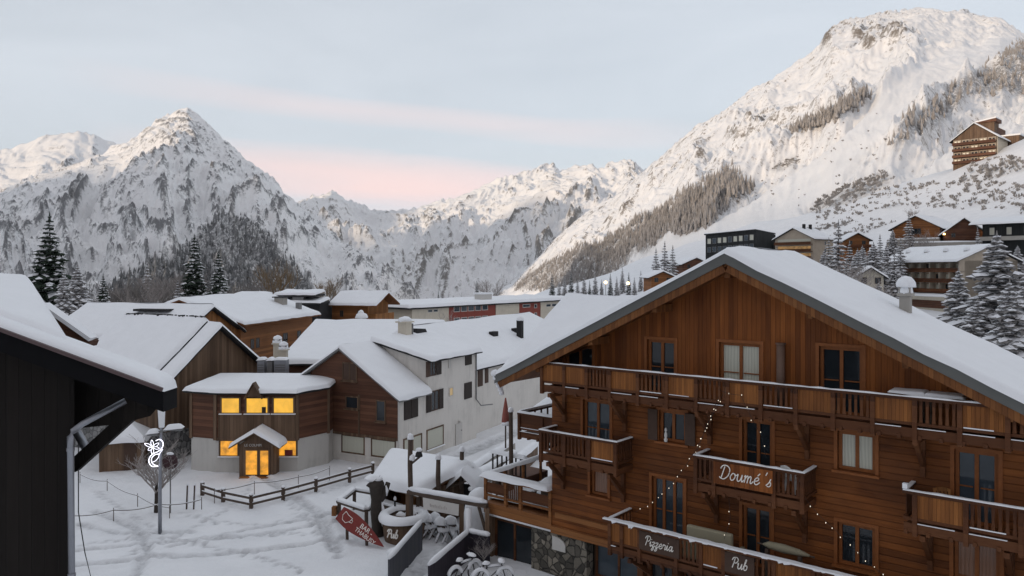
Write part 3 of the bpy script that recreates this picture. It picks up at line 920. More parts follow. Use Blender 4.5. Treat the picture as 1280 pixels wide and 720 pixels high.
def scrub(name, label, polys, n, hs, wf, seed):
    """twiggy frosted bushes, standing on the ground sheet or the mountainside"""
    rg = np.random.default_rng(seed); m = M()
    for poly, share in polys:
        xs_ = [p[0] for p in poly]; ys_ = [p[1] for p in poly]; got = tries = 0
        while got < n * share and tries < n * 40:
            tries += 1; px, py = rg.uniform(min(xs_), max(xs_)), rg.uniform(min(ys_), max(ys_))
            if not pip(np.array([px]), np.array([py]), poly)[0] or gnoise(np.array([px / 9.0]), np.array([py / 6.0]), seed)[0] < -.08: continue
            D = np.linspace(215, 1500, 500); X = (px - HX) / F * D; zg = ground_h(X, D)
            j = int(np.clip(np.searchsorted(RM['PX'][0], px), 1, len(RM['px']) - 1)); zm = np.interp(D, RM['Y'][:RM['nr'], j], RM['Z'][:RM['nr'], j], left=-500)
            z = np.maximum(zg, zm); k = np.argmax(z >= H - (py - HY) / F * D)
            if k == 0: continue
            x, y, zz = X[k], D[k], z[k]; h = rg.uniform(*hs); w = h * wf
            for q in range(9):
                a = rg.uniform(0, 6.28); r_ = w * rg.uniform(.2, 1.0); hh = h * rg.uniform(.5, 1.05); b0 = (x + math.cos(a) * r_ * .3, y + math.sin(a) * r_ * .3, zz - .3)
                t0 = (x + math.cos(a) * r_, y + math.sin(a) * r_, zz + hh); e = w * .28
                m.add([b0, (t0[0] - e, t0[1], zz + hh * .6), t0, (t0[0] + e, t0[1] + e, zz + hh * .55)], [(0, 1, 2), (0, 2, 3)])
            got += 1
    o = m.build(name, MAT['scrub']); return tag(o, label, 'scrub', kind='stuff')


scrub('scrub', 'low frosted scrub scattered over the right slope', [(FOR_D, .22), (FOR_E, .08), ([(860, 250), (960, 180), (1100, 120), (1120, 200), (1000, 260)], .04), ([(1005, 300), (1020, 262), (1110, 235), (1200, 226), (1290, 232), (1290, 268), (1180, 262), (1100, 262), (1040, 290)], .34), (FOR_G, .14), ([(985, 300), (1060, 268), (1120, 280), (1060, 300)], .1)], 1500, (.6, 1.7), .75, 4)
forest('spruce_wood', 'dark frosted wood on the foot of the pointed mountain', LM, [([(110, 372), (150, 345), (215, 320), (245, 296), (272, 268), (300, 272), (335, 292), (365, 325), (398, 374)], 1.0)], 2600, (10, 19), .19, MAT['spruce_wood'], 6)


# ================================================================== the big wooden chalet
CH0 = (7.44, 26.47, 0.0); CHR = math.atan2(-.634, .773)
CF = frame(CH0, CHR)
ch = empty('wooden_chalet', CH0, CHR, 'large larch clad chalet with balconies and a pizzeria and pub', 'chalet')
YW = 1.15
cx = lambda px, py, y=YW: hit(CF, 1, y, px, py)


def under(x): return 13.6 - .36 - .488 * abs(x)


XL = cx(690, 520).x; XR = 10.6
ZS = 8.15                                     # upright boards above, level logs below
# openings: (photo px left, right, top, bottom)
rects = {}


def opening(key, l, r, t, b, y=YW):
    p = cx(l, t, y); q = cx(r, t, y); z1 = cx((l + r) / 2, t, y).z; z0 = cx((l + r) / 2, b, y).z
    rects[key] = (p.x, q.x, z0, z1)


opening('d1', 809, 844, 425, 470); opening('d2', 899, 951, 429, 478); opening('d3', 1024, 1078, 434, 489); opening('d0', 706, 741, 432, 458)
opening('m1', 729, 763, 501, 548); opening('m2', 824, 857, 514, 553); opening('m3', 928, 965, 526, 584); opening('m4', 1047, 1094, 541, 590); opening('m5', 1193, 1248, 564, 628)
opening('f1', 738, 760, 588, 620); opening('f2', 815, 855, 598, 662); opening('f3', 928, 964, 634, 684); opening('f4', 1047, 1094, 656, 710); opening('f5', 1192, 1250, 672, 730)
for k in ('d0', 'd1', 'd2', 'd3'):
    a = rects[k]; rects[k] = (a[0], a[1], 8.25, a[3])
for k in ('m1', 'm3', 'm5'):
    a = rects[k]; rects[k] = (a[0], a[1], 5.42, min(a[3], 7.75))
for k in ('f2', 'f3', 'f5'):
    a = rects[k]; rects[k] = (a[0], a[1], 2.55, a[3])
top_h = [rects[k] for k in ('d0', 'd1', 'd2', 'd3')]; low_h = [rects[k] for k in rects if k[0] in 'mf']
W3 = FR(YW)
m = M(); holed_wall(m, W3, [(XL, ZS), (XR, ZS), (XR, under(XR)), (0, under(0)), (XL, under(XL))], top_h, .3)
m.poly((XL, YW, ZS), (XL, YW, under(XL)), (XL, 9.0, under(XL)), (XL, 9.0, ZS))
m.build('wall', MAT['larch_v'], ch)
Z0 = 2.05
m = M(); holed_wall(m, W3, [(XL, Z0), (XR, Z0), (XR, ZS), (XL, ZS)], low_h, .3)
m.poly((XL, YW, Z0), (XL, YW, ZS), (XL, 9.0, ZS), (XL, 9.0, Z0))
m.build('log_wall', MAT['larch_h'], ch)
m = M()      # dark sheet standing in for the unlit rooms behind the glass
m.box(XL + .3, XR, YW + .9, YW + 1.0, .1, 8.6); m.build('dark_backing', MAT['dark'], ch)

styles = {'d0': ('glass', 1), 'd1': ('glass', 1), 'd2': ('curtain', 1), 'd3': ('glass', 1), 'm1': ('glass_b', 1), 'm2': ('glass', 1), 'm3': ('glass', 1), 'm4': ('curtain', 1), 'm5': ('glass_b', 1),
          'f1': ('curtain_r', 0), 'f2': ('glass_b', 2), 'f3': ('glass', 1), 'f4': ('glass', 1), 'f5': ('curtain_r', 1)}
for k, (pm, mu) in styles.items():
    u0, u1, z0, z1 = rects[k]
    nm = 'balcony_door' if z0 in (8.25, 5.42, 2.55) else 'window'
    w = window(ch, W3, u0 + .01, u1 - .01, z0 + .01, z1 - .01, MAT['frame_w'], MAT[pm], .10, mu, 1 if nm == 'balcony_door' else 0, -.10, -.2, sill=None, name=nm)
    m = M(); t = .11      # the casing round the opening stands proud of the boards
    for (a, b, c, d) in ((u0 - t, u0, z0, z1 + t), (u1, u1 + t, z0, z1 + t), (u0, u1, z1, z1 + t)):
        m.box(a, b, YW - .04, YW + .05, c, d)
    m.build('casing', MAT['frame_w'], w)
    if nm == 'window':
        s = M(); s.box(u0 - .15, u1 + .15, YW - .14, YW - .003, z0 - .09, z0 - .01); s.build('sill', MAT['frame_w'], w)
# open shutters beside the small window with the statue
u0, u1, z0, z1 = rects['m2']
m = M(); m.box(u1 + .02, u1 + .42, YW - .1, YW - .05, z0, z1); m.build('shutter', MAT['shutter_b'], ch)
m = M(); m.box(u0 - .44, u0 - .04, YW - .1, YW - .05, z0, z1); m.build('shutter', MAT['shutter_b'], ch)
st = tag(M().lathe((u0 + .32, YW - .07, z0 + .0), [(.06, 0), (.075, .1), (.04, .16), (.065, .22), (.05, .34), (.02, .38), (.05, .43), (.045, .5), (.01, .54)], 10).build('figurine', MAT['plastic'], None, True), 'small white figurine on a window sill of the wooden chalet', 'figurine')
st.matrix_world = CF
# upright timbers and the pipe on the upper wall
for px in (1061, 885, 775):
    pass
p = cx(978.5, 430); m = M(); m.tube((p.x, YW - .2, 8.2), (p.x, YW - .2, p.z), .14, .14, 10); m.tube((p.x, YW - .2, p.z), (p.x, YW - .2, p.z + .05), .17, .17, 10)
m.build('stovepipe', plain('tarnished_pipe', (.16, .10, .075), .6, .3, 4), ch, True)

# roof
rf = gable_roof(ch, -10.4, 10.6, -.25, 6.75, 8.52, 8.43, 13.6, 0.0, ov=0, oy=0, th=.36, sn=.20, mat=MAT['fascia'], seed=3, n=(14, 12))
m = M()
for s in (-1, 1):
    a, b = (s * 10.3, -.16), (0, -.16)
    f = lambda x: 13.6 - .365 - .488 * abs(x)
    pts = [(s * 10.3, -.14, f(10.3)), (0, -.14, f(0)), (0, 6.6, f(0)), (s * 10.3, 6.6, f(10.3))]
    if s > 0: pts = pts[::-1]
    slab(m, *pts, .1)
    m.beam((s * 10.2, -.17, f(10.2) - .12), (s * .06, -.17, f(.06) - .12), .07, .30)
m.build('soffit', MAT['soffit'], rf)
for x in (-8.2, -5.6, -2.8, 0, 2.8, 5.6, 8.2):
    z = 13.6 - .48 - .488 * abs(x) - (.08 if x == 0 else 0); m = M(); m.box(x - .1, x + .1, -.08, YW, z - .3, z - .02); m.build('purlin', MAT['soffit'], rf)
# rear wing whose slope rises behind the left rake
a, b, c, d = (-10.42, -.05, 8.50), (-4.6, 4.55, 11.36), (-4.1, 4.95, 11.62), (-10.42, 4.95, 11.62)
m = M(); slab(m, a, b, c, d, .15); slab(m, (-10.42, 4.95, 11.62), (-4.1, 4.95, 11.62), (-4.1, 9.5, 9.2), (-10.42, 9.5, 9.2), .15)
rw = m.build('rear_roof', MAT['fascia'], ch)
s = M(); up = lambda q: (q[0], q[1], q[2] + .01)
snow_patch(s, up(a), up(b), up(c), up(d), .24, (0, 0, 0, 1), (14, 10), 5, .06)
snow_patch(s, (-4.1, 9.5, 9.21), (-10.42, 9.5, 9.21), (-10.42, 4.95, 11.63), (-4.1, 4.95, 11.63), .24, (1, 0, 0, 1), (8, 6), 6)
for k in range(6):
    s.blob((-10.45 + .03 * k, -.12 + .05 * k, 8.55 - .17 * k), .16 - .016 * k, .22 - .02 * k, .2, k)
s.build('snow', MAT['snow'], rw, True)
m = M(); m.hexa([(XL + .02, 1.4, 8.2), (-4.1, 1.4, 8.2), (-4.1, 8.9, 8.2), (XL + .02, 8.9, 8.2)], [(XL + .02, 1.4, 9.1), (-4.1, 1.4, 9.1), (-4.1, 8.9, 9.2), (XL + .02, 8.9, 9.2)])
m.build('rear_wall', MAT['larch_v'], ch)
# chimney on the right slope
q = hit(CF, 1, 4.6, 1132, 400); zc = 13.6 - .488 * q.x
c_ = chimney(ch, q.x, 4.6, zc - .3, q.z + .85, .34, MAT['concrete'], True, 'chimney', 4)
m = M(); zt_ = q.z + .97
m.box(q.x - .19, q.x + .19, 4.41, 4.79, zt_, zt_ + .22)
m.build('cowl', MAT['concrete'], c_)
s = M(); s.blob((q.x, 4.6, zt_ + .26), .33, .33, .34, 9, base=-.2); s.build('snow_cap', MAT['snow'], c_, True)


def balcony(root, x0, x1, yf, yw, zt, zb, posts, fills, ret=(1, 1), brackets=(), snow=.035, name='balcony', deck_m=None, rail_m=None, panel_m=None):
    rail_m = rail_m or MAT['rail']
    m = M()
    m.box(x0, x1, yf + .02, yw - .004, zb, zb + .1)
    m.box(x0, x1, yf - .03, yf + .02, zb - .08, zb + .2)            # edge beam
    n = max(2, int((x1 - x0) / .55))
    for i in range(n + 1):
        x = x0 + .06 + (x1 - x0 - .12) * i / n
        m.box(x - .05, x + .05, yf - .08, yw - .01, zb - .13, zb - .004)
    B = m.build(name, deck_m or rail_m, root)
    m = M()
    m.box(x0 - .03, x1 + .03, yf - .07, yf + .07, zt - .09, zt)
    m.box(x0, x1, yf - .035, yf + .035, zb + .28, zb + .37)
    for x in posts: m.box(x - .065, x + .065, yf - .09, yf + .05, zb - .17, zt - .09)
    for on, x in zip(ret, (x0, x1)):
        if on:
            sg = 1 if x == x0 else -1; a, b = sorted((x - .03 * sg, x + .09 * sg))
            m.box(a, b, yf + .07, yw - .01, zt - .09, zt); m.box(a, b, yf + .05, yw - .01, zb + .28, zb + .37)
            for k in range(6):
                y = yf + .2 + (yw - yf - .3) * k / 5; m.box(x - .015 + .03 * sg, x + .015 + .03 * sg, y - .055, y + .055, zb + .37, zt - .09)
    m.build('railing', rail_m, B)
    for (a, b), fl in zip(zip(posts[:-1], posts[1:]), fills):
        a, b = a + .066, b - .066
        m = M()
        if fl == 'p':
            m.box(a, b, yf - .028, yf + .012, zb + .372, zt - .092); m.build('panel', panel_m or MAT['panel'], B)
        elif fl == 'b':
            n = max(3, int((b - a) / .155))
            for i in range(n):
                x = a + (b - a) * (i + .5) / n; zz0, zz1 = zb + .372, zt - .092
                m.hexa([(x - .05, yf - .02, zz0), (x + .05, yf - .02, zz0), (x + .05, yf + .01, zz0), (x - .05, yf + .01, zz0)],
                       [(x - .035, yf - .02, (zz0 + zz1) / 2), (x + .035, yf - .02, (zz0 + zz1) / 2), (x + .035, yf + .01, (zz0 + zz1) / 2), (x - .035, yf + .01, (zz0 + zz1) / 2)])
                m.hexa([(x - .035, yf - .02, (zz0 + zz1) / 2), (x + .035, yf - .02, (zz0 + zz1) / 2), (x + .035, yf + .01, (zz0 + zz1) / 2), (x - .035, yf + .01, (zz0 + zz1) / 2)],
                       [(x - .05, yf - .02, zz1), (x + .05, yf - .02, zz1), (x + .05, yf + .01, zz1), (x - .05, yf + .01, zz1)])
            m.build('baluster_screen', rail_m, B)
    if snow:
        r2 = random.Random(int(x0 * 100) & 255); s = M(); n = max(6, int((x1 - x0) / .3)); pts = []
        for i in range(n + 1):
            x = x0 - .02 + (x1 - x0 + .04) * i / n; h = snow * (.55 + .9 * r2.random()); pts.append((x, h))
        for i in range(n):
            (xa, ha), (xb, hb_) = pts[i], pts[i + 1]; k = len(s.v)
        vs = [v for x, h in pts for v in ((x, yf - .076, zt + .001), (x, yf - .06, zt + h), (x, yf + .06, zt + h), (x, yf + .076, zt + .001))]
        s.add(vs, [(4 * i + j, 4 * i + j + 1, 4 * i + j + 5, 4 * i + j + 4) for i in range(n) for j in range(3)] + [(0, 1, 2, 3), (4 * n + 3, 4 * n + 2, 4 * n + 1, 4 * n)])
        s.build('rail_snow', MAT['snow'], B)
        for on, x in zip(ret, (x0, x1)):
            if on:
                sg = 1 if x == x0 else -1; a, b = sorted((x - .03 * sg, x + .09 * sg)); s = M(); s.box(a, b, yf + .08, yw - .05, zt + .001, zt + snow); s.build('rail_snow', MAT['snow'], B)
        for (a, b) in zip(posts[:-1], posts[1:]):
            if r2.random() < .45: s = M(); s.box(a + .08, b - .08 - r2.random() * .3, yf - .1, yf - .05, zb + .205, zb + .224); s.build('ledge_snow', MAT['snow'], B)
            if r2.random() < .4: s = M(); s.box(a + .09, b - .09 - r2.random() * .3, yf - .055, yf - .037, zb + .372, zb + .372 + r2.uniform(.02, .035)); s.build('ledge_snow', MAT['snow'], B)
    for x in brackets:
        m = M(); m.beam((x, yf + .1, zb - .2), (x, yw - .05, zb - 1.15), .13, .16); m.box(x - .07, x + .07, yf - .03, yw - .01, zb - .3, zb - .14); m.box(x - .07, x + .07, yw - .16, yw - .005, zb - 1.45, zb - .3)
        m.build('bracket', rail_m, B)
    return B


yf = 0.0
fx = lambda px, py, y=0.0: hit(CF, 1, y, px, py)
xs_l = [fx(p, q).x for p, q in ((678, 470), (706, 470), (734, 475), (763, 478), (798, 480), (834, 483))]
x = xs_l[-1]
while x + 1.17 < 10.4: x += 1.165; xs_l.append(x)
ZT = 9.24
fl = ['n', 'p', 'b', 'p', 'b'] + ['p' if i % 2 == 0 else 'b' for i in range(30)]
fl[0] = 'p'
balcony(ch, xs_l[0] - .05, xs_l[-1] + .05, 0, YW, ZT, 8.12, xs_l, fl, (1, 0), brackets=[xs_l[0] + .35, xs_l[3], xs_l[6], xs_l[9], xs_l[12]])
ZM = 6.45
a, b = fx(675, 545).x, fx(772, 560).x
ps = [a + .07 + (b - a - .14) * i / 3 for i in range(4)]
balcony(ch, a, b, 0, YW, ZM, 5.30, ps, ['b', 'b', 'p'], (1, 1), brackets=[a + .4, b - .4])
a, b = fx(868, 575).x, fx(1006, 598).x
ps = [a + .07, fx(893, 590).x, fx(968, 600).x, b - .07]
BD = balcony(ch, a, b, 0, YW, ZM, 5.30, ps, ['b', 'n', 'b'], (1, 1), brackets=[a + .35, b - .35])
m = M(); m.box(ps[1] + .02, ps[2] - .02, -.125, -.092, 5.62, 6.37); m.build('sign_board', MAT['larch_v'], BD)
l0, l1 = fx(899, 606, -.13).x, fx(964, 612, -.13).x
script_text("DoumE 's", l1 - l0, ((0, -.125, 0), (1, 0, 0), (0, 0, 1), (0, -1, 0)), l0, 5.83, BD, thick=.062)
a = fx(1130, 620).x; b = 10.4; ps = [a + .3]
while ps[-1] + 1.3 < b: ps.append(ps[-1] + 1.32)
BR = balcony(ch, a, b, 0, YW, ZM, 5.30, ps, ['p', 'b', 'p', 'b', 'p'], (1, 0), brackets=[a + .5, a + 2.6])
s = M(); s.box(a - .03, a + .1, -.08, .06, ZM + .05, ZM + .2); s.build('rail_snow', MAT['snow'], BR)
# pizzeria balcony, deeper, double hand rail
yp = -.45; ZP = fx(866, 673, yp).z; a = fx(761, 650, yp).x; b = 10.4
px_ = [(778, 668), (800, 672), (846, 684), (877, 690), (905, 700), (940, 706), (968, 715)]
ps = [fx(p, q, yp).x for p, q in px_]
while ps[-1] + 1.2 < b: ps.append(ps[-1] + 1.25)
BP = balcony(ch, a, b, yp, YW, ZP, ZP - 1.18, [a + .07] + ps, ['p', 'p', 'n', 'b', 'p', 'n', 'b', 'p', 'b', 'p', 'b'], (1, 0), snow=.04, brackets=[a + .9, a + 3.4])
m = M(); m.box(a - .06, b, yp - .34, yp - .22, ZP - .02, ZP + .05); m.box(a - .06, a + .06, yp - .22, yp - .075, ZP - .03, ZP + .03)
for x in ps: m.box(x - .03, x + .03, yp - .22, yp - .095, ZP - .08, ZP - .03)
o = m.build('outer_rail', MAT['rail'], BP)
s = M(); s.box(a - .06, b, yp - .35, yp - .21, ZP + .051, ZP + .10); s.build('rail_snow', MAT['snow'], BP)
r2 = random.Random(5)
for k in range(22):
    s = M(); x = a + .3 + k * .55 + r2.uniform(-.25, .25); w = r2.uniform(.03, .18)
    s.hexa([(x, yp - .352, ZP + .025 - r2.random() ** 3 * .12), (x + w, yp - .352, ZP + .03), (x + w, yp - .342, ZP + .03), (x, yp - .342, ZP + .02)], [(x - .04, yp - .352, ZP + .051), (x + w + .05, yp - .352, ZP + .051), (x + w + .05, yp - .342, ZP + .051), (x - .04, yp - .342, ZP + .051)]); s.build('snow_fringe', MAT['snow'], BP)
for (l, r, t, bt, word) in ((806, 842, 668, 686, 'Pizzeria'), (914, 935, 697, 713, 'Pub')):
    u0, u1 = fx(l, 677, yp - .1).x, fx(r, 680, yp - .1).x
    zt0, zb0 = ZP - .13, ZP - .80
    m = M(); m.box(u0 - .22, u1 + .22, yp - .125, yp - .092, zb0, zt0); m.build('sign_board', MAT['shutter_b'], BP)
    script_text(word, u1 - u0, ((0, yp - .125, 0), (1, 0, 0), (0, 0, 1), (0, -1, 0)), u0, zb0 + .2, BP, thick=.075)

# ground floor: rubble wall, glazed shop corner, shop front
XT = cx(606, 600).x
xs1 = cx(664, 690).x; xs2 = cx(733, 690).x
m = M(); m.box(xs1, xs2, YW + .01, YW + .5, -.6, Z0 - .004); m.build('stone_wall', MAT['stone'], ch)
m = M(); nn = 14      # pale arched stone let into the rubble
c0 = cx(691, 668); c1 = cx(707, 692); x0_, x1_ = c0.x, c1.x; zt_, zb_ = cx(691, 669).z, cx(691, 686).z
pts = [(x0_, zb_), (x1_, zb_)] + [(x0_ + (x1_ - x0_) * math.cos(i / nn * math.pi / 2), zb_ + .25 + (zt_ - zb_ - .25) * math.sin(i / nn * math.pi / 2)) for i in range(nn + 1)]
m.hexa([(x, YW - .05, z) for x, z in pts], [(x, YW + .05, z) for x, z in pts]); m.build('arched_plaque', MAT['pale'], ch)
m = M(); m.box(xs2, XR, YW + .6, YW + .7, -.6, Z0 - .01); m.build('shop_wall', MAT['brown_v'], ch)
x = xs2 + .15
W4 = FR(YW + .5)
for k, (wd, pm) in enumerate([(2.2, 'glass_b'), (1.2, 'glass'), (1.9, 'glass_b'), (1.3, 'glass'), (2.2, 'glass_b'), (2.2, 'glass')]):
    window(ch, W4, x, x + wd, -.1 if k % 2 else .35, 1.85, MAT['rail'], MAT[pm], .09, 1, 0, .03, -.05, name='shop_window')
    m = M(); m.box(x + wd + .02, x + wd + .26, YW + .02, YW + .55, -.5, Z0 - .01); m.build('pillar', MAT['rail'], ch)
    x += wd + .3
xg0 = cx(614, 660).x
window(ch, FR(YW + .3), xg0, xs1 - .02, -.3, 1.75, MAT['rail'], MAT['glass'], .1, 1, 0, .03, -.05, name='shop_window')
m = M(); m.box(XT + .02, xg0 - .02, YW + .05, YW + .45, -.5, 1.93); m.build('pillar', MAT['brown_v'], ch)
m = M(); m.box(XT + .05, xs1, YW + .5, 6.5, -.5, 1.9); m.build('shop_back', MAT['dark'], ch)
# eave timber along the foot of the logs
m = M(); m.box(XL + .02, xs2 + 1.5, YW - .13, YW - .005, Z0 - .16, Z0 + .12); m.box(XL + .2, xs2 + 1.2, YW - .07, YW - .005, Z0 + .5, Z0 + .72); m.build('log_beam', MAT['orange_h'], ch)
# timber terrace on the low left wing
m = M(); m.box(XT, XL - .01, YW - .05, 7.0, 1.95, 2.45); T_ = m.build('terrace', MAT['orange_h'], ch)
s = M(); s.box(XT - .05, XL, YW - .09, YW - .05, 1.90, 1.97); snow_patch(s, (XT, YW + .35, 2.45), (XL - .02, YW + .35, 2.45), (XL - .02, 6.9, 2.45), (XT, 6.9, 2.45), .12, (0, 0, 1, 1), (8, 8), 8, .05); s.build('snow', MAT['snow'], T_, True)
m = M(); zt_ = 3.62
for x in (XT + .06, XT + 1.25, XT + 2.1, XL - .08): m.box(x - .07, x + .07, YW - .06, YW + .06, 2.45, zt_)
m.box(XT, XL - .01, YW - .3, YW + .3, zt_, zt_ + .08); m.box(XT, XL - .01, YW - .04, YW + .04, 2.75, 2.84)
m.box(XT, XT + .08, YW + .3, 6.8, zt_, zt_ + .08)
for x in (2.2, 3.6, 5.0, 6.7): m.box(XT + .0, XT + .1, YW + x - .9, YW + x - .8, 2.45, zt_)
m.build('terrace_railing', MAT['orange_h'], T_)
m = M()
for x0_, x1_, k in ((XT + .13, XT + 1.18, 2), (XT + 1.33, XT + 2.02, 6), (XT + 2.18, XL - .16, 2)):
    if k == 6:
        for i in range(6): xx = x0_ + (x1_ - x0_) * (i + .5) / 6; m.box(xx - .035, xx + .035, YW - .02, YW + .02, 2.84, zt_)
    else: m.box(x0_, x1_, YW - .02, YW + .02, 2.9, zt_ - .25)
m.build('baluster_screen', MAT['rail'], T_)
s = M(); snow_patch(s, (XT - .02, YW - .31, zt_ + .081), (XL - .03, YW - .31, zt_ + .081), (XL - .03, YW + .31, zt_ + .081), (XT - .02, YW + .31, zt_ + .081), .16, (1, 1, 1, 1), (10, 2), 12, .03)
snow_patch(s, (XT - .1, YW + .3, zt_ + .081), (XT + .18, YW + .3, zt_ + .081), (XT + .18, 6.8, zt_ + .081), (XT - .1, 6.8, zt_ + .081), .14, (1, 1, 1, 1), (2, 10), 13, .03)
s.build('rail_snow', MAT['snow'], T_, True)
# side balcony on the gable end behind the terrace and the low annex with snowed roof
B2 = balcony(ch, -11.2, XL - .02, 2.4, 5.2, 6.45, 5.4, [-11.13, -9.8, XL - .1], ['p', 'p'], (1, 0), snow=.1, brackets=[], panel_m=MAT['rail'])
m = M(); m.box(-12.6, XL - .02, 7.2, 10.5, 0, 5.6); an = m.build('annex_wall', MAT['brown_h'], ch)
m = M(); a, b, c, d = (-13.1, 5.6, 5.75), (XL, 5.6, 5.75), (XL, 10.8, 7.3), (-13.1, 10.8, 7.3); slab(m, a, b, c, d, .14); ar = m.build('annex_roof', MAT['dark'], ch)
s = M(); snow_patch(s, *[(q[0], q[1], q[2] + .01) for q in (a, b, c, d)], .26, (1, 0, 0, 1), (8, 8), 15, .07); s.build('snow', MAT['snow'], ar, True)

# ---- loose things on and around the chalet


def chair(name, loc, rz, label, mat, arms=True, group=None):
    r = empty(name, loc, rz, label, 'chair', group)
    m = M(); m.box(-.23, .23, -.22, .22, .40, .44); m.build('seat', mat, r, bevel=.01)
    m = M()
    m.hexa([(-.23, .20, .44), (.23, .20, .44), (.23, .24, .44), (-.23, .24, .44)], [(-.2, .30, .52), (.2, .30, .52), (.2, .34, .52), (-.2, .34, .52)])
    for k in range(5):
        x = -.2 + .1 * k; m.hexa([(x - .035, .30, .52), (x + .035, .30, .52), (x + .035, .33, .52), (x - .035, .33, .52)], [(x - .03, .36, .82), (x + .03, .36, .82), (x + .03, .39, .82), (x - .03, .39, .82)])
    n = 8
    for i in range(n):
        a0, a1 = -.24 + .48 * i / n, -.24 + .48 * (i + 1) / n; h0, h1 = .06 * math.sin(math.pi * i / n), .06 * math.sin(math.pi * (i + 1) / n)
        m.hexa([(a0, .36, .80), (a1, .36, .80), (a1, .40, .80), (a0, .40, .80)], [(a0, .37, .86 + h0), (a1, .37, .86 + h1), (a1, .41, .86 + h1), (a0, .41, .86 + h0)])
    m.build('backrest', mat, r)
    for sx in (-1, 1):
        for sy in (-1, 1):
            m = M(); m.beam((sx * .24, sy * .23, 0), (sx * .21, sy * .19, .41), .05, .05, (0, 1, 0)); m.build('leg', mat, r)
        if arms:
            m = M(); m.box(sx * .25 - .03, sx * .25 + .03, -.2, .34, .62, .655); m.box(sx * .25 - .02, sx * .25 + .02, -.2, -.14, .41, .62); m.build('armrest', mat, r)
    return r


w_ = lambda x, y, z: CF @ Vector((x, y, z))
q = fx(994, 590, .55); chair('plastic_chair', w_(q.x, .55, 5.62), CHR + 2.6, 'white plastic chair on the balcony with the big white script sign', MAT['plastic'])
q = fx(1181, 630, .55); chair('wooden_chair', w_(q.x, .6, 5.55), CHR + .4, 'orange wooden chair behind the lower right balcony railing', MAT['orange_v'], False)
for k, (px, lab) in enumerate(((1136, 'left one of two pale folding tables behind the top balcony railing'), (1183, 'right one of two pale folding tables behind the top balcony railing'))):
    q = fx(px, 497, .6); r = empty('folding_table', w_(q.x, .6, 8.22), CHR, lab, 'table', 'folding tables on the top balcony')
    m = M(); m.box(-.5, .5, -.35, .35, 1.04, 1.08); m.build('tabletop', MAT['pale'], r)
    for sx in (-1, 1):
        m = M(); m.beam((sx * .4, -.28, 0), (sx * .4, .28, 1.04), .05, .05); m.beam((sx * .4, .28, 0), (sx * .4, -.28, 1.04), .05, .05); m.build('leg', MAT['post'], r)
    s = M(); snow_patch(s, (-.5, -.35, 1.08), (.5, -.35, 1.08), (.5, .35, 1.08), (-.5, .35, 1.08), .06, (1, 1, 1, 1), (4, 3), k, .02); s.build('snow', MAT['snow'], r, True)
q = fx(893, 668, .55); r = empty('sofa', w_(q.x, .55, ZP - 1.08), CHR, 'pale cushioned bench on the pizzeria balcony above the sign', 'bench')
tan_ = plain('faded_canvas', (.30, .27, .19), .9, .12, 4)
m = M(); m.box(-.85, .85, -.3, .35, .12, .48); m.build('seat', tan_, r, bevel=.05)
m = M(); m.box(-.85, .85, -.5, -.28, .12, 1.32); m.build('backrest', tan_, r, bevel=.06)
for sx in (-1, 1):
    m = M(); m.box(sx * .93 - .08, sx * .93 + .08, -.48, .35, .12, .72); m.build('armrest', tan_, r, bevel=.04)
    for sy in (-.3, .25): M().tube((sx * .8, sy, 0), (sx * .8, sy, .12), .03).build('leg', MAT['rail'], r)
q = fx(980, 690, .5); r = empty('parasol', w_(q.x, .45, ZP - 1.08), CHR, 'folded faded parasol lying on the pizzeria balcony under the script sign', 'parasol')
m = M(); m.tube((-.9, 0, 1.12), (1.0, .05, 1.05), .035); m.build('pole', MAT['post'], r)
m = M(); m.path([(-.7, 0, 1.12), (-.5, 0, 1.14), (0, .02, 1.12), (.5, .03, 1.1), (.85, .04, 1.07)], [.03, .12, .15, .11, .04], 10); m.build('canopy', tan_, r, True)
m = M(); m.box(-.6, -.5, -.1, .1, 0, 1.0); m.box(.5, .6, -.1, .1, 0, 1.0); m.build('rest', MAT['post'], r)

# fairy lights


def lights(label, pts, step, sag, seed):
    pts = [Vector(p) for p in pts]; r = empty('string_lights', pts[0], 0, label, 'fairy lights', 'fairy light strings on the chalet')
    line = []
    for a, b in zip(pts[:-1], pts[1:]):
        for i in range(14): t = i / 14; q = a.lerp(b, t); q.z -= sag * math.sin(math.pi * t); line.append(q)
    line.append(pts[-1]); line = [q - pts[0] for q in line]
    M().path(line, .006, 4).build('cable', MAT['wire'], r)
    acc = 0; rr = random.Random(seed)
    for a, b in zip(line[:-1], line[1:]):
        L = (b - a).length; d = -acc
        while d + step <= L:
            d += step
            q = a.lerp(b, d / L); M().lathe(q + Vector((rr.uniform(-.05, .05), 0, -.02 + rr.uniform(-.03, .03))), [(.003, -.02), (.010, -.012), (.013, 0), (.010, .012), (.004, .02)], 6).build('bulb', MAT['bulb'], r)
        acc = (L - d) if d > 0 else acc + L


V = lambda px, py, y: CF @ fx(px, py, y)
lights('fairy lights curving from the pizzeria rail up to the long balcony', [V(794, 640, -.1), V(856, 584, -.12), V(899, 494, -.14)], .30, .22, 1)
lights('fairy lights climbing between the sign balcony and the long balcony', [V(868, 570, -.15), V(884, 530, -.15), V(904, 492, -.15)], .38, .05, 2)
lights('fairy lights sloping down right from the sign balcony to the bottom edge', [V(1006, 622, -.2), V(1043, 661, -.25), V(1104, 718, -.3)], .30, .08, 3)
lights('fairy lights hanging below the sign balcony in the middle', [V(911, 622, -.13), V(913, 648, -.2), V(905, 674, -.3)], .42, .03, 4)
lights('fairy lights dangling over the upper balcony door to the right of the bend', [V(896, 486, -.16), V(926, 494, -.16), V(952, 545, -.16), V(958, 572, -.16)], .44, .05, 5)


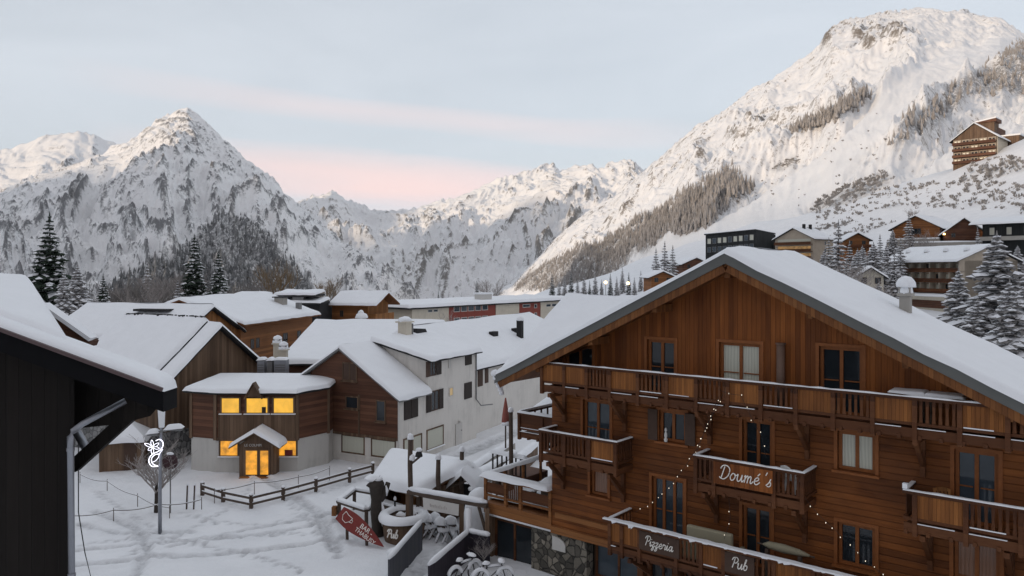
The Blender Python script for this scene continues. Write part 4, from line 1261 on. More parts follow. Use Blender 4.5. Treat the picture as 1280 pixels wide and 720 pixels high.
# ================================================================== near dark chalet on the left edge
r = empty('dark_chalet', (-7.5, 13.2, 0), 0, 'near dark timber chalet cropped by the left edge, snow on its roof', 'chalet')
o3 = Vector((-7.5, 13.2, 0)); L_ = lambda px, py, D: P(px, py, D) - o3
DN = 11.5
e0 = L_(204, 490, DN); e1 = L_(-260, 318, DN)          # rake facing us: low eave end right, rising left
back = Vector((-.35, 3.2, 0))
m = M(); dn = Vector((0, 0, .26)); bk = Vector((-.12, .75, -.06))
slab(m, e0 , e0 + bk, e1 + bk, e1, .30)
rf = m.build('roof', MAT['edge'], r)
m = M(); m.beam(e0 + Vector((0, -.03, .04)), e1 + Vector((0, -.03, .04)), .05, .05); m.build('edge_strip', plain('rusty_flashing', (.09, .06, .06), .5, .2, 5), rf)
s = M(); snow_patch(s, e1 + Vector((0, 0, .02)), e0 + Vector((0, 0, .02)), e0 + bk + Vector((0, 0, .02)), e1 + bk + Vector((0, 0, .02)), .16, (1, 1, 0, 0), (24, 8), 21, .02, .008); s.build('snow', MAT['snow'], rf, True)
# higher bank of roof behind it
a, b, c, d = e1.lerp(e0, .43) + bk * .55 + Vector((0, 0, .045)), e1.lerp(e0, .722) + bk * .55 + Vector((0, 0, .045)), L_(36, 352, 17.0), L_(-60, 347, 17.0)
dz = Vector((0, 0, .2)); m = M(); slab(m, a - dz, b - dz, c, d, .08); rb = m.build('upper_roof', MAT['dark'], r)
s = M(); up = lambda q: q + Vector((0, 0, .02)); snow_patch(s, up(a), up(b), up(c), up(d), .19, (1, 1, 1, 0), (16, 12), 22, .03); s.build('snow', MAT['snow'], rb, True)
m = M(); w0, w1 = L_(50, 384, 17.2), L_(112, 427, 17.4)
m.hexa([w0, w1, w1 - Vector((.05, 0, .12)), w0 - Vector((-.35, 0, .95))], [w0 + Vector((0, .4, 0)), w1 + Vector((0, .4, 0)), w1 + Vector((-.05, .4, -.12)), w0 + Vector((.35, .4, -.95))])
m.build('gable_board', MAT['brown_h'], rb)
s = M(); s.beam(w0 + Vector((0, .15, .06)), w1 + Vector((0, .15, .05)), .5, .08); s.build('snow', MAT['snow'], rb)
# wall, gutter pipe and bracket
xw = L_(93, 600, DN + .5).x
zt = lambda x: e0.z - .32 + (e1.z - e0.z) * (e0.x - x) / (e0.x - e1.x)
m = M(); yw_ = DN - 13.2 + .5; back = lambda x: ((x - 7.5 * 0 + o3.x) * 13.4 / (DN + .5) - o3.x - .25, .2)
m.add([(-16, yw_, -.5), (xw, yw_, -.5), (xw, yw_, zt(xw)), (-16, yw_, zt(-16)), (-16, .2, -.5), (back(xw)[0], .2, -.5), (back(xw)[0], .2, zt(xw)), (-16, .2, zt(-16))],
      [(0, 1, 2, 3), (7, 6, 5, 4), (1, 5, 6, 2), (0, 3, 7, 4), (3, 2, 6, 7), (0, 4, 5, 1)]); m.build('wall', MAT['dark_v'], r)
pA, pB, pC, pD = L_(157, 501, DN + .7), L_(97, 533, DN + .35), L_(88, 546, DN + .3), L_(91, 860, DN + .3)
m = M(); m.path([pA, pA.lerp(pB, .9), pB.lerp(pC, .55) + Vector((-.01, 0, .012)), pC, pC.lerp(pD, .03), pD], .048, 12)
pipe = m.build('gutter_pipe', MAT['metal'], r, True)
for t in (.05, .55):
    q = pC.lerp(pD, t); m = M(); m.tube(q - Vector((0, 0, .025)), q + Vector((0, 0, .025)), .058, .058, 12); m.build('pipe_clamp', MAT['metal'], pipe)
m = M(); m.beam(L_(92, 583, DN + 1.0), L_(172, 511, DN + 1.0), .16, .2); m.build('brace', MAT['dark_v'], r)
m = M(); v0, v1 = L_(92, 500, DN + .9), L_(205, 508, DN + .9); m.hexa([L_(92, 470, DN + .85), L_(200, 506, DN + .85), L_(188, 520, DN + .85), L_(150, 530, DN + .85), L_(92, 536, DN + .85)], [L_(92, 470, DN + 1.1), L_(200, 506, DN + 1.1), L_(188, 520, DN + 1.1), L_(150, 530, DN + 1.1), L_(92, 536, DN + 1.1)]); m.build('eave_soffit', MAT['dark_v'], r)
m = M(); m.tube(L_(96, 540, DN + 1.5), L_(111, 566, DN + 1.5), .07, .07, 8); m.build('lamp_housing', MAT['metal'], r, True)

# ================================================================== lit restaurant
RO = (-16.5, 49.6, 0)
rs = empty('restaurant', RO, 0, 'two storey building with glowing yellow windows and a small snowed porch', 'restaurant')
RFm = frame(RO, 0)
fp = [(-4.5, .7), (-2.65, 0), (2.65, 0), (4.15, 2.1), (4.2, 6.5), (-4.5, 6.5)]
m = M(); ins = [(x * .999, y + .002) for x, y in fp]; m.hexa([(x, y, -.4) for x, y in fp], [(x, y, 2.12) for x, y in fp]); m.build('ground_floor_wall', MAT['grey'], rs)
m = M(); m.hexa([(x * 1.006, y - .03 if y < 3 else y, 2.12) for x, y in fp], [(x * 1.006, y - .03 if y < 3 else y, 5.2) for x, y in fp]); m.build('upper_wall', MAT['brown_h'], rs)
m = M(); m.box(-2.45, 2.6, -.07, -.032, 2.2, 3.72); m.build('plank_band', MAT['brown_v'], rs)
m = M()
for x, y in fp[:4]: m.box(x - .1, x + .1, y - .13, y + .05, 2.05, 5.15)
m.box(-2.55, 2.55, -.1, -.034, 2.02, 2.2)
m.build('corner_post', MAT['brown_v'], rs)
ev = [(-4.95, .5, 5.2), (-2.8, -.45, 5.2), (2.75, -.45, 5.2), (4.25, 1.9, 5.2)]
bk_ = [(-4.4, 5.0, 5.5), (-2.2, 5.0, 5.52), (2.4, 5.0, 5.52), (4.5, 5.0, 5.5)]
m = M(); s = M()
for i in range(3):
    q = [ev[i], ev[i + 1], bk_[i + 1], bk_[i]]; slab(m, *q, .16)
    snow_patch(s, *[(p[0], p[1], p[2] + .01) for p in q], .2, (1, 1 if i == 2 else 0, 0, 1 if i == 0 else 0), (8, 6), 31, .04)
rr_ = m.build('roof', MAT['dark'], rs); s.build('snow', MAT['snow'], rr_, True)
m = M(); x = -.02
m.hexa([(x - .42, -.62, 4.95), (x + .42, -.62, 4.95), (x, -.62, 5.7)], [(x - .42, -.1, 4.95), (x + .42, -.1, 4.95), (x, -.1, 5.7)])
for sg in (-1, 1): slab(m, *([(x + sg * .56, -.7, 4.88), (x, -.7, 5.84), (x, -.05, 5.84), (x + sg * .56, -.05, 4.88)][::sg]), .09)
m.build('roof_gablet', MAT['brown_v'], rs)
hx = lambda px, D=49.6: (px - 640) / 960 * D + 16.5
for (l, rgt) in ((277, 300.5), (308, 336), (342, 368)):
    w = window(rs, FR(-.075), hx(l) - .06, hx(rgt) + .06, 3.72, 4.86, MAT['brown_v'], MAT['lit'], .11, 0, 0, .06, -.02, snow_sill=True, name='lit_window')
for (l, rgt) in ((275, 298), (346, 371)):
    w = window(rs, FR(0), hx(l) - .06, hx(rgt) + .06, .95, 2.1, MAT['brown_v'], MAT['lit2'], .11, 0, 0, .06, -.0, snow_sill=True, name='lit_window')
# things standing inside the lit windows
m = M(); m.box(hx(328), hx(333), -.12, -.10, 3.83, 4.2); m.build('window_figure', MAT['shutter'], rs)
m = M(); m.box(hx(356), hx(366), -.032, -.02, 1.06, 1.42); m.build('chair_back', MAT['sign_red'], rs)
# porch
pc, hw = .42, 1.06
m = M(); pr = [(-hw, -.2), (hw, -.2), (hw, 2.05), (0, 2.75), (-hw, 2.05)]
m.hexa([(pc + x, -1.35, z) for x, z in pr], [(pc + x, -.002, z) for x, z in pr]); po = m.build('porch', MAT['brown_v'], rs)
m = M(); pxl, pxr = pc - 1.58, pc + 1.58
for sg in (-1, 1): slab(m, *([(pc + sg * 1.58, -1.75, 2.0), (pc, -1.75, 2.92), (pc, -.08, 2.92), (pc + sg * 1.58, -.08, 2.0)][::sg]), .14)
pr_ = m.build('porch_roof', MAT['brown_v'], rs)
s = M(); snow_patch(s, (pxl, -.08, 1.99), (pxl, -1.75, 1.99), (pc, -1.75, 2.93), (pc, -.08, 2.93), .17, (1, 1, 0, 0), (4, 5), 33, .03); snow_patch(s, (pxr, -1.75, 1.99), (pxr, -.08, 1.99), (pc, -.08, 2.93), (pc, -1.75, 2.93), .17, (1, 0, 0, 1), (4, 5), 34, .03)
s.build('snow', MAT['snow'], pr_, True)
hp = lambda px: (px - 640) / 960 * 48.25 + 16.5
for l, rgt in ((307, 322), (325, 336)):
    window(rs, FR(-1.35), hp(l) - .08, hp(rgt) + .08, .08, 1.78, MAT['brown_v'], MAT['lit2'], .1, 0, 0, .05, -.0, name='lit_door')
m = M(); m.box(pc - .95, pc + .95, -1.75, -1.36, -.2, .07); m.build('door_step', MAT['orange_v'], rs)
block_text('LE COLMPI', .16, face_mat((pc - .18, -1.40, 2.02), (1, 0, 0), (0, 0, 1)), po, mat=MAT['pale'], ext=.015)

# ================================================================== tall plank gable behind it
O_ = (-21.5, 56, 0); A_z = math.atan2(.894, .447)
pg = empty('plank_barn', O_, A_z, 'tall gabled house with grey brown upright planks beside the lit restaurant', 'house')
gable_walls(pg, -4.4, 4.4, 0, 10, 2.0, 5.6, 5.6, 8.9, MAT['brown_v'])
m = M(); m.box(-4.38, 4.38, .01, 10, -.5, 2.0); m.build('stone_base', MAT['stone_g'], pg)
gable_roof(pg, -4.5, 4.5, 0, .5, 5.55, 5.55, 9.0, 0, ov=.35, oy=.5, th=.2, sn=.24, seed=41, n=(4, 10))
gable_roof(pg, -4.6, 4.5, 1.2, 10, 5.75, 5.75, 9.3, 0, ov=.5, oy=.15, th=.2, sn=.26, seed=43, n=(12, 10))
s = M()
for k in range(26): rr = rnd.random; s.box(-.1 + rr() * .25, .1 + rr() * .3, 1.5 + k * .33, 1.5 + k * .33 + rr() * .25, 9.4, 9.62 + rr() * .06)
s.build('ridge_tiles', MAT['dark'], pg)
m = M(); m.box(-.6, .6, -.02, .0, 2.3, 5.4); m.build('barn_door', MAT['brown_v'], pg)

# hut left of it
q = G(155, 584); hu = empty('garden_hut', q, .25, 'small brown timber hut with a snowy hipped roof behind the light decoration', 'hut')
m = M(); m.box(-1.25, 1.25, -1.0, 1.0, -.3, 1.95); m.build('wall', MAT['brown_v'], hu)
m = M(); m.hexa([(-1.55, -1.3, 1.9), (1.55, -1.3, 1.9), (1.55, 1.3, 1.9), (-1.55, 1.3, 1.9)], [(-.3, -.1, 2.9), (.3, -.1, 2.9), (.3, .1, 2.9), (-.3, .1, 2.9)]); h_ = m.build('roof', MAT['dark'], hu)
s = M(); t = [(-.3, -.1, 2.92), (.3, -.1, 2.92), (.3, .1, 2.92), (-.3, .1, 2.92)]; e = [(-1.55, -1.3, 1.92), (1.55, -1.3, 1.92), (1.55, 1.3, 1.92), (-1.55, 1.3, 1.92)]
for i in range(4): j = (i + 1) % 4; snow_patch(s, e[i], e[j], t[j], t[i], .2, (1, 0, 0, 0), (5, 5), 51, .03)
s.poly(*[(a, b, c + .2) for a, b, c in t]); s.build('snow', MAT['snow'], h_, True)
m = M(); m.box(.2, .95, -1.03, -1.003, -.2, 1.75); m.build('door', MAT['shutter_b'], hu)

# ================================================================== white house with the brown gable
O_ = (-7.47, 50.5, 0); AZ = math.atan2(-.451, .892); WF = frame(O_, AZ)
wh = empty('white_house', O_, AZ, 'white rendered house with a red brown timber gable and a wide dormer', 'house')
xr_ = -4.64; zt_ = 7.75; LN = 10.4
m = M(); m.hexa([(-7.4, .0, -.5), (0, .0, -.5), (0, .0, 1.85), (-7.4, .0, 1.85)], [(-7.4, LN, -.5), (0, LN, -.5), (0, LN, 1.85), (-7.4, LN, 1.85)]); m.build('ground_floor_wall', MAT['white'], wh)
pr = [(-7.4, 1.85), (.0, 1.85), (.0, 4.75), (xr_, zt_ - .1), (-7.4, 6.0)]
m = M(); m.hexa([(x, 0.02, z) for x, z in pr], [(x, LN, z) for x, z in pr]); m.build('upper_wall', MAT['white'], wh)
m = M(); pr2 = [(-7.4, 1.85), (.04, 1.85), (.04, 4.72), (xr_, zt_ - .12), (-7.4, 5.98)]
m.hexa([(x, -.05, z) for x, z in pr2], [(x, .018, z) for x, z in pr2]); m.build('gable_cladding', MAT['brown_h'], wh)
m = M(); m.box(-7.4, .06, -.09, .0, 1.78, 1.95); m.box(-3.25, -3.1, -.085, -.051, 1.95, 4.6); m.build('trim', MAT['brown_v'], wh)
# dormer with its own low roof
yd0 = hit(WF, 0, 0, 535, 450).y
m = M(); s = M(); a, b, c, d = (-8.2, LN + .3, 5.56), (-8.2, -.4, 5.56), (xr_, -.4, zt_), (xr_, LN + .3, zt_); slab(m, a, b, c, d, .16); up = lambda q: (q[0], q[1], q[2] + .01)
snow_patch(s, up(a), up(b), up(c), up(d), .22, (1, 1, 0, 1), (12, 8), 61)
a, b, c, d = (.36, -.4, 4.54), (.36, yd0 - .06, 4.54), (xr_, yd0 - .06, zt_), (xr_, -.4, zt_); slab(m, a, b, c, d, .16); snow_patch(s, up(a), up(b), up(c), up(d), .2, (1, 0, 0, 1), (6, 8), 62, .03)
rf = m.build('roof', MAT['steel'], wh); s.build('snow', MAT['snow'], rf, True)
m = M(); m.hexa([(.0, yd0 - .005, 4.72), (.0, LN, 4.72), (-.3, LN, 4.72), (-.3, yd0 - .005, 4.72)], [(.0, yd0 - .005, 6.7), (.0, LN, 6.7), (-.3, LN, 6.7), (-.3, yd0 - .005, 6.7)]); m.build('upper_wall', MAT['white'], wh)
m = M(); m.hexa([(0.01, yd0, 4.0), (0.01, LN - .03, 4.0), (-4.4, LN - .03, 4.0), (-4.4, yd0, 4.0)], [(0.01, yd0, 6.75), (0.01, LN - .03, 6.75), (-4.4, LN - .03, 7.75), (-4.4, yd0, 7.75)]); dm = m.build('dormer', MAT['white'], wh)
a, b, c, d = (.5, yd0 - .35, 6.76), (.5, LN + .1, 6.76), (-4.7, LN + .1, 7.98), (-4.7, yd0 - .35, 7.98)
m = M(); slab(m, a, b, c, d, .16); dr = m.build('dormer_roof', MAT['dark'], dm)
s = M(); snow_patch(s, *[(q[0], q[1], q[2] + .01) for q in (a, b, c, d)], .24, (1, 1, 0, 1), (10, 8), 63, .04); s.build('snow', MAT['snow'], dr, True)
m = M(); m.path([(.08, LN - .15, 6.7), (.08, LN - .15, 3.0), (.08, LN + .6, 2.4), (.08, LN + 2.5, 2.2)], .05, 6); m.build('downpipe', MAT['steel'], wh)
m = M(); m.tube((.1, -.12, -.2), (.1, -.12, 4.6), .05, .05, 6); m.build('downpipe', MAT['pale'], wh)


def wr(l, r_, t, b_, ax=0, val=0.0):
    p, q = hit(WF, ax, val, l, t), hit(WF, ax, val, r_, t); k = 1 if ax == 0 else 0
    mid = hit(WF, ax, val, (l + r_) / 2, t).z, hit(WF, ax, val, (l + r_) / 2, b_).z
    return p[k], q[k], mid[1], mid[0]


def shutters(root, fr3, u0, u1, z0, z1, mat, w=None):
    w = w or (u1 - u0) * .5
    plate(root, 'shutter', fr3, u0 - w - .02, u0 - .02, z0, z1, .02, .06, mat); plate(root, 'shutter', fr3, u1 + .02, u1 + w + .02, z0, z1, .02, .06, mat)


S0 = SR(0.015)
u0, u1, z0, z1 = wr(541, 547, 450, 469); window(wh, S0, u0 - .45, u0 + .35, z0, z1, MAT['shutter_b'], MAT['glass'], .07); plate(wh, 'shutter', S0, u0 + .42, u0 + 1.05, z0, z1, .02, .06, MAT['shutter']); plate(wh, 'shutter', S0, u0 - .95, u0 - .48, z0, z1, .02, .06, MAT['shutter_b'])
u0, u1, z0, z1 = wr(581, 589, 440, 456); plate(wh, 'shutter', S0, u0, u1, z0, z1, .0, .05, MAT['shutter'])
u0, u1, z0, z1 = wr(560, 563, 446, 460); plate(wh, 'shutter', S0, u0, u1, z0, z1, .0, .05, MAT['pale'])
u0, u1, z0, z1 = wr(504, 522, 498, 523); u0 += .05
for k in range(2): plate(wh, 'shutter', S0, u0 + k * (u1 - u0) / 2 + .02, u0 + (k + 1) * (u1 - u0) / 2 - .02, z0, z1, .0, .05, MAT['shutter'])
u0, u1, z0, z1 = wr(538, 548, 488, 513); window(wh, S0, u0, u1, z0, z1, MAT['shutter_b'], MAT['glass'], .07); shutters(wh, S0, u0, u1, z0, z1, MAT['shutter'], .55)
u0, u1, z0, z1 = wr(561, 566, 484, 495); window(wh, S0, u0, u1, z0, z1, MAT['pale'], emit_mat('dim_lit_pane', (1, .72, .35), .35), .06, 0)
u0, u1, z0, z1 = wr(580, 589, 478, 498); plate(wh, 'shutter', S0, u0, u1, z0, z1, .0, .06, MAT['shutter'])
u0, u1, z0, z1 = wr(504, 527, 545, 574); window(wh, S0, u0, u1, z0, z1, MAT['brown_v'], MAT['curtain'], .09, 1)
u0, u1, z0, z1 = wr(533, 554, 534, 560); window(wh, S0, u0, u1, z0, z1, MAT['brown_v'], MAT['curtain'], .09, 0, snow_sill=True)
u0, u1, z0, z1 = wr(569, 577, 529, 562); dd = plate(wh, 'door', S0, u0, u1, -.1, z1, .0, .05, MAT['pale']); plate(dd, 'door_handle', S0, u1 - .2, u1 - .1, 1.0, 1.05, .05, .1, MAT['steel'])
u0, u1, z0, z1 = wr(572, 574, 524, 529); m = M(); m.blob((.14, (u0 + u1) / 2, z0 + .1), .1, .1, .12, 3); m.build('wall_lamp', MAT['pale'], wh, True)
F0 = FR(-.075)
for (l, r_, t, b_, pn) in ((429, 447, 453, 476, 'shutter_b'), (433, 449, 495, 511, 'glass'), (471, 483, 500, 527, 'glass')):
    u0, u1, z0, z1 = wr(l, r_, t, b_, 1, 0.0); window(wh, F0, u0, u1, z0, z1, MAT['brown_v'], MAT[pn], .08, 1 if pn != 'glass' else 0, sill=MAT['brown_v'])
u0, u1, z0, z1 = wr(430, 447, 474, 477, 1, 0.0)
for (l, r_, t, b_) in ((427, 456, 544, 569), (464, 495, 549, 574)):
    u0, u1, z0, z1 = wr(l, r_, t, b_, 1, 0.0); window(wh, FR(0), u0, u1, max(z0, .55), z1, MAT['brown_v'], MAT['curtain'], .09, 0, sill=MAT['white'])
q = hit(WF, 0, -4.5, 506, 418); ck = chimney(wh, -4.5, q.y, 7.2, 9.0, .75, MAT['cream'], True, 'chimney', 5)
M().tube((-4.2, q.y + .6, 7.6), (-4.2, q.y + .6, 8.9), .07, .07, 8).build('flue', MAT['steel'], wh)
m = M(); m.hexa([(-4.9, q.y + 1.2, 7.9), (-4.2, q.y + 1.2, 7.9), (-4.2, q.y + 2.8, 7.9), (-4.9, q.y + 2.8, 7.9)], [(-4.8, q.y + 1.4, 8.45), (-4.3, q.y + 1.4, 8.45), (-4.3, q.y + 2.6, 8.35), (-4.8, q.y + 2.6, 8.35)]); m.build('roof_hatch', MAT['dark'], wh)

# long roofed row behind it
rw = empty('row_house', WF @ Vector((-.6, LN + .02, 0)), AZ, 'long white row house under a broad snowy roof behind the white house', 'house')
gable_walls(rw, -11.4, 0, .05, 23.4, -.5, 5.6, 5.6, 8.1, MAT['white'], -6)
gable_roof(rw, -11.6, .2, .05, 23.4, 5.5, 5.5, 8.2, -6, ov=.4, oy=.3, th=.18, sn=.26, seed=71, n=(16, 8))
for (l, r_, t, b_) in ((597, 603, 461, 482), (606, 610, 459, 478)):
    RWf = frame(WF @ Vector((-.6, LN + .02, 0)), AZ); p, q = hit(RWf, 0, 0, l, t), hit(RWf, 0, 0, r_, b_); plate(rw, 'shutter', SR(0.0), p.y, q.y, q.z, p.z, .0, .05, MAT['shutter_b'])
q = hit(RWf, 0, -2.0, 650, 430); chimney(rw, -2.0, q.y, 6.6, 8.3, .5, MAT['dark'], False, 'chimney', 6)
for yy in (9.0, 13.5): m = M(); m.box(-3.2, -2.7, yy, yy + .9, 7.0, 7.45); m.build('roof_vent', MAT['dark'], rw)

# ================================================================== roofs between
O_ = (-13.0, 63, 0); hb = empty('snowed_house', O_, 0, 'low house that is nearly all snowy roof between restaurant and white gable', 'house')
m = M(); m.box(-5.6, 6, 0, 14, 0, 5.4); m.build('wall', MAT['brown_h'], hb)
a, b, c, d = (-6.2, -.6, 5.45), (6.5, -.6, 5.45), (6.5, 11.5, 8.0), (-6.2, 11.5, 8.0); m = M(); slab(m, a, b, c, d, .2); slab(m, d, c, (6.5, 20, 5.6), (-6.2, 20, 5.6), .2); hr = m.build('roof', MAT['dark'], hb)
s = M(); snow_patch(s, *[(q[0], q[1], q[2] + .01) for q in (a, b, c, d)], .26, (1, 1, 0, 1), (14, 10), 81, .06); s.build('snow', MAT['snow'], hr, True)
for (px, py0, py1, D) in ((347, 425, 448, 62.5), (354.5, 433, 452, 61.0)):
    zt2, zb2 = P(px, py0 + 5, D).z, P(px, py1 + 16, D).z; q = P(px, py0, D) - Vector(O_); c2 = chimney(hb, q.x, q.y, zb2, zt2, .55, MAT['cream'], True, 'chimney', int(px))
    m = M(); m.box(q.x - .3, q.x + .3, q.y - .3, q.y + .3, zt2 + .32, zt2 + .4); m.build('cowl', MAT['steel'], c2)
    s = M(); s.blob((q.x, q.y, zt2 + .44), .34, .34, .3, 2); s.build('snow_cap', MAT['snow'], c2, True)
for px, w, lab in ((352, 15, 'wide grey metal ventilation box on the roof behind the restaurant'), (328, 9, 'narrower grey metal ventilation box left of the wide one behind the restaurant'), (339, 6, 'slim dark ventilation box between the two grey ones')):
    q = P(px, 468, 57.5); r = empty('ventilation_unit', (q.x, q.y, 5.0), 0, lab, 'ventilation box', 'roof ventilation boxes')
    hw = w / 960 * 57.5 / 2; m = M(); m.box(-hw, hw, -.4, .4, 0, 1.25 + .1 * (w > 10)); m.build('casing', MAT['metal'] if w > 7 else MAT['steel'], r, bevel=.02)
    m = M()
    for k in range(5): m.box(-hw * .8, hw * .8, -.43, -.402, .2 + k * .18, .28 + k * .18)
    m.build('louvre', MAT['steel'], r)
    s = M(); snow_patch(s, (-hw, -.4, 1.36), (hw, -.4, 1.36), (hw, .4, 1.36), (-hw, .4, 1.36), .15, (1, 1, 1, 1), (3, 3), w, .02); s.build('snow', MAT['snow'], r, True)
r = empty('roof_deck', (-16.3, 57.5, 0), 0, 'flat snow covered deck carrying the ventilation boxes behind the restaurant', 'roof'); m = M(); m.box(-3.2, 3.4, -1.3, 2.4, 0, 4.99); m.build('wall', MAT['brown_h'], r)

# brown houses farther back
az = math.atan2(.97, .25); O_ = (-27.6, 70, 0); h4 = empty('timber_house', O_, az, 'long snowy roof ending in a small orange brown plank gable', 'house')
gable_walls(h4, -4.3, 4.3, 0, 13, 0, 7.5, 7.5, 9.5, MAT['orange_v'])
gable_roof(h4, -4.5, 4.5, 0, 13, 7.4, 7.4, 9.72, 0, ov=.5, oy=.5, th=.2, sn=.24, seed=91, n=(12, 8))
for k in (-1.4, 1.2): window(h4, FR(0), k - .4, k + .4, 6.6, 7.5, MAT['post'], MAT['glass'], .08, 1)
m = M(); m.box(-2.0, -.9, 3, 6.5, 9.3, 9.5); m.build('snow_guard', MAT['dark'], h4)
O_ = (-26.2, 74, 0); az = math.atan2(.986, .164); h5 = empty('timber_house', O_, az, 'orange log house with a broad snowy roof and roof vents', 'house')
m = M(); m.box(.1, 16.5, 0, 11.6, 0, 7.9); m.hexa([(.1, 0, 7.9), (.1, 11.6, 7.9), (.1, 6, 9.95)], [(16.5, 0, 7.9), (16.5, 11.6, 7.9), (16.5, 6, 9.95)]); m.build('wall', MAT['orange_h'], h5)
a, b, c, d = (-.6, -.8, 7.85), (17.2, -.8, 7.85), (17.2, 6, 10.2), (-.6, 6, 10.2); m = M(); slab(m, a, b, c, d, .2); slab(m, d, c, (17.2, 12.4, 8), (-.6, 12.4, 8), .2); hr = m.build('roof', MAT['soffit'], h5)
s = M(); snow_patch(s, *[(q[0], q[1], q[2] + .01) for q in (a, b, c, d)], .26, (1, 1, 0, 1), (14, 8), 95, .06); snow_patch(s, *[(q[0], q[1], q[2] + .01) for q in ((17.2, 12.4, 8), (-.6, 12.4, 8), d, c)], .26, (1, 1, 0, 1), (8, 6), 96, .06); s.build('snow', MAT['snow'], hr, True)
for k, w in ((2.0, .7), (3.1, .7), (9.0, 1.1), (12.5, .9)): window(h5, FR(0), k, k + w, 5.2, 6.2, MAT['post'], MAT['glass'], .08, 1)
m = M(); m.box(7.5, 15.5, -1.0, -.02, 4.3, 4.5); m.box(7.5, 15.5, -1.0, -.93, 5.2, 5.35); [m.box(7.5 + k * .5, 7.6 + k * .5, -1.0, -.94, 4.5, 5.2) for k in range(17)]; m.build('balcony', MAT['orange_v'], h5)
m = M(); m.box(13.0, 14.2, 2.0, 3.0, 8.9, 9.9); cc = m.build('chimney', MAT['concrete'], h5); s = M(); s.box(12.8, 14.4, 1.8, 3.2, 9.9, 10.02); s.build('cap', MAT['dark'], cc)
m = M(); m.box(14.0, 14.6, .4, .9, 8.3, 9.3); m.build('flue', MAT['steel'], h5)
rf_ = empty('flat_roofed_house', (P(355, 370, 112).x, 112, 0), 0, 'low snowy flat roofs with dark edges behind the orange log house', 'house')
m = M(); m.box(-9, 5.2, 0, 10, 0, 8.2); m.build('wall', MAT['dark'], rf_)
s = M()
for (x0, x1, y0, z, t) in ((-9.3, 5.4, -.5, 8.2, 1), (-8.2, -3.4, -.3, 9.0, 1), (-1.5, 4.6, -.2, 9.35, 1)):
    m = M(); m.box(x0, x1, y0, y0 + 6, z - .2, z + .1 + (z > 8.5) * .0); rr_ = m.build('roof', MAT['dark'], rf_)
    s = M(); snow_patch(s, (x0, y0, z + .11), (x1, y0, z + .11), (x1, y0 + 6, z + .5), (x0, y0 + 6, z + .5), .3, (1, 1, 1, 1), (8, 4), int(x0), .08); s.build('snow', MAT['snow'], rr_, True)
for k in (-6, 1.2): m = M(); m.box(k, k + 1.6, 0, 1, 8.5, 9.4); m.build('dormer_light', MAT['steel'], rf_)
O_ = P(415, 400, 118); O_.z = 0; az = -.32; h6 = empty('timber_house', O_, az, 'compact orange brown chalet with a balcony on its right gable', 'house')
m = M(); m.box(0, 6.2, 0, 6.5, 0, 7.9); m.build('wall', MAT['orange_h'], h6)
m = M(); m.hexa([(6.21, 0, 4), (6.21, 6.5, 4), (6.21, 6.5, 7.9), (6.21, 3.2, 9.4), (6.21, 0, 7.9)], [(6.0, 0, 4), (6.0, 6.5, 4), (6.0, 6.5, 7.9), (6.0, 3.2, 9.4), (6.0, 0, 7.9)]); m.build('gable', MAT['orange_v'], h6)
a, b, c, d = (-.4, -.7, 7.75), (8.0, -.7, 7.75), (8.0, 3.2, 9.6), (-.4, 3.2, 9.6); m = M(); slab(m, a, b, c, d, .22); slab(m, d, c, (8.0, 7.1, 7.75), (-.4, 7.1, 7.75), .22); hr = m.build('roof', MAT['soffit'], h6)
s = M(); snow_patch(s, *[(q[0], q[1], q[2] + .01) for q in (a, b, c, d)], .3, (1, 1, 0, 1), (8, 6), 99, .05); snow_patch(s, *[(q[0], q[1], q[2] + .01) for q in ((8.0, 7.1, 7.75), (-.4, 7.1, 7.75), d, c)], .3, (1, 1, 0, 1), (8, 6), 98, .05); s.build('snow', MAT['snow'], hr, True)
m = M(); m.box(6.25, 7.4, .2, 6.2, 5.3, 5.45); m.box(7.33, 7.4, .2, 6.2, 5.45, 6.4); m.box(6.25, 7.33, .2, .27, 5.45, 6.4); m.build('balcony', MAT['orange_v'], h6)
for (u, w) in ((1.4, .6), (4.4, .7)): window(h6, FR(0), u, u + w, 5.9, 6.9, MAT['post'], MAT['glass'], .08, 1)
q = P(452, 398, 112); r = empty('snowed_chimney', (q.x, q.y, 5.0), 0, 'stubby snow capped chimney in front of the compact orange chalet', 'chimney'); m = M(); m.box(-.55, .55, -.5, .5, 0, 1.2); m.build('stack', MAT['concrete'], r); s = M(); s.blob((0, 0, 1.25), .95, .8, .6, 4); s.blob((-.1, 0, 1.75), .45, .4, .5, 5); s.build('snow_cap', MAT['snow'], r, True)
r = empty('snowed_shed', (-21, 104, 0), 0, 'low snowed shed roof below the compact orange chalet', 'shed'); m = M(); m.box(-2, 7, 0, 8, 0, 3.9); m.build('wall', MAT['brown_h'], r)
a, b, c, d = (-2.4, -.5, 3.9), (7.4, -.5, 3.9), (7.4, 8.5, 5.6), (-2.4, 8.5, 5.6); m = M(); slab(m, a, b, c, d, .2); hr = m.build('roof', MAT['dark'], r); s = M(); snow_patch(s, *[(q[0], q[1], q[2] + .01) for q in (a, b, c, d)], .3, (1, 1, 1, 1), (8, 6), 97, .06); s.build('snow', MAT['snow'], hr, True)

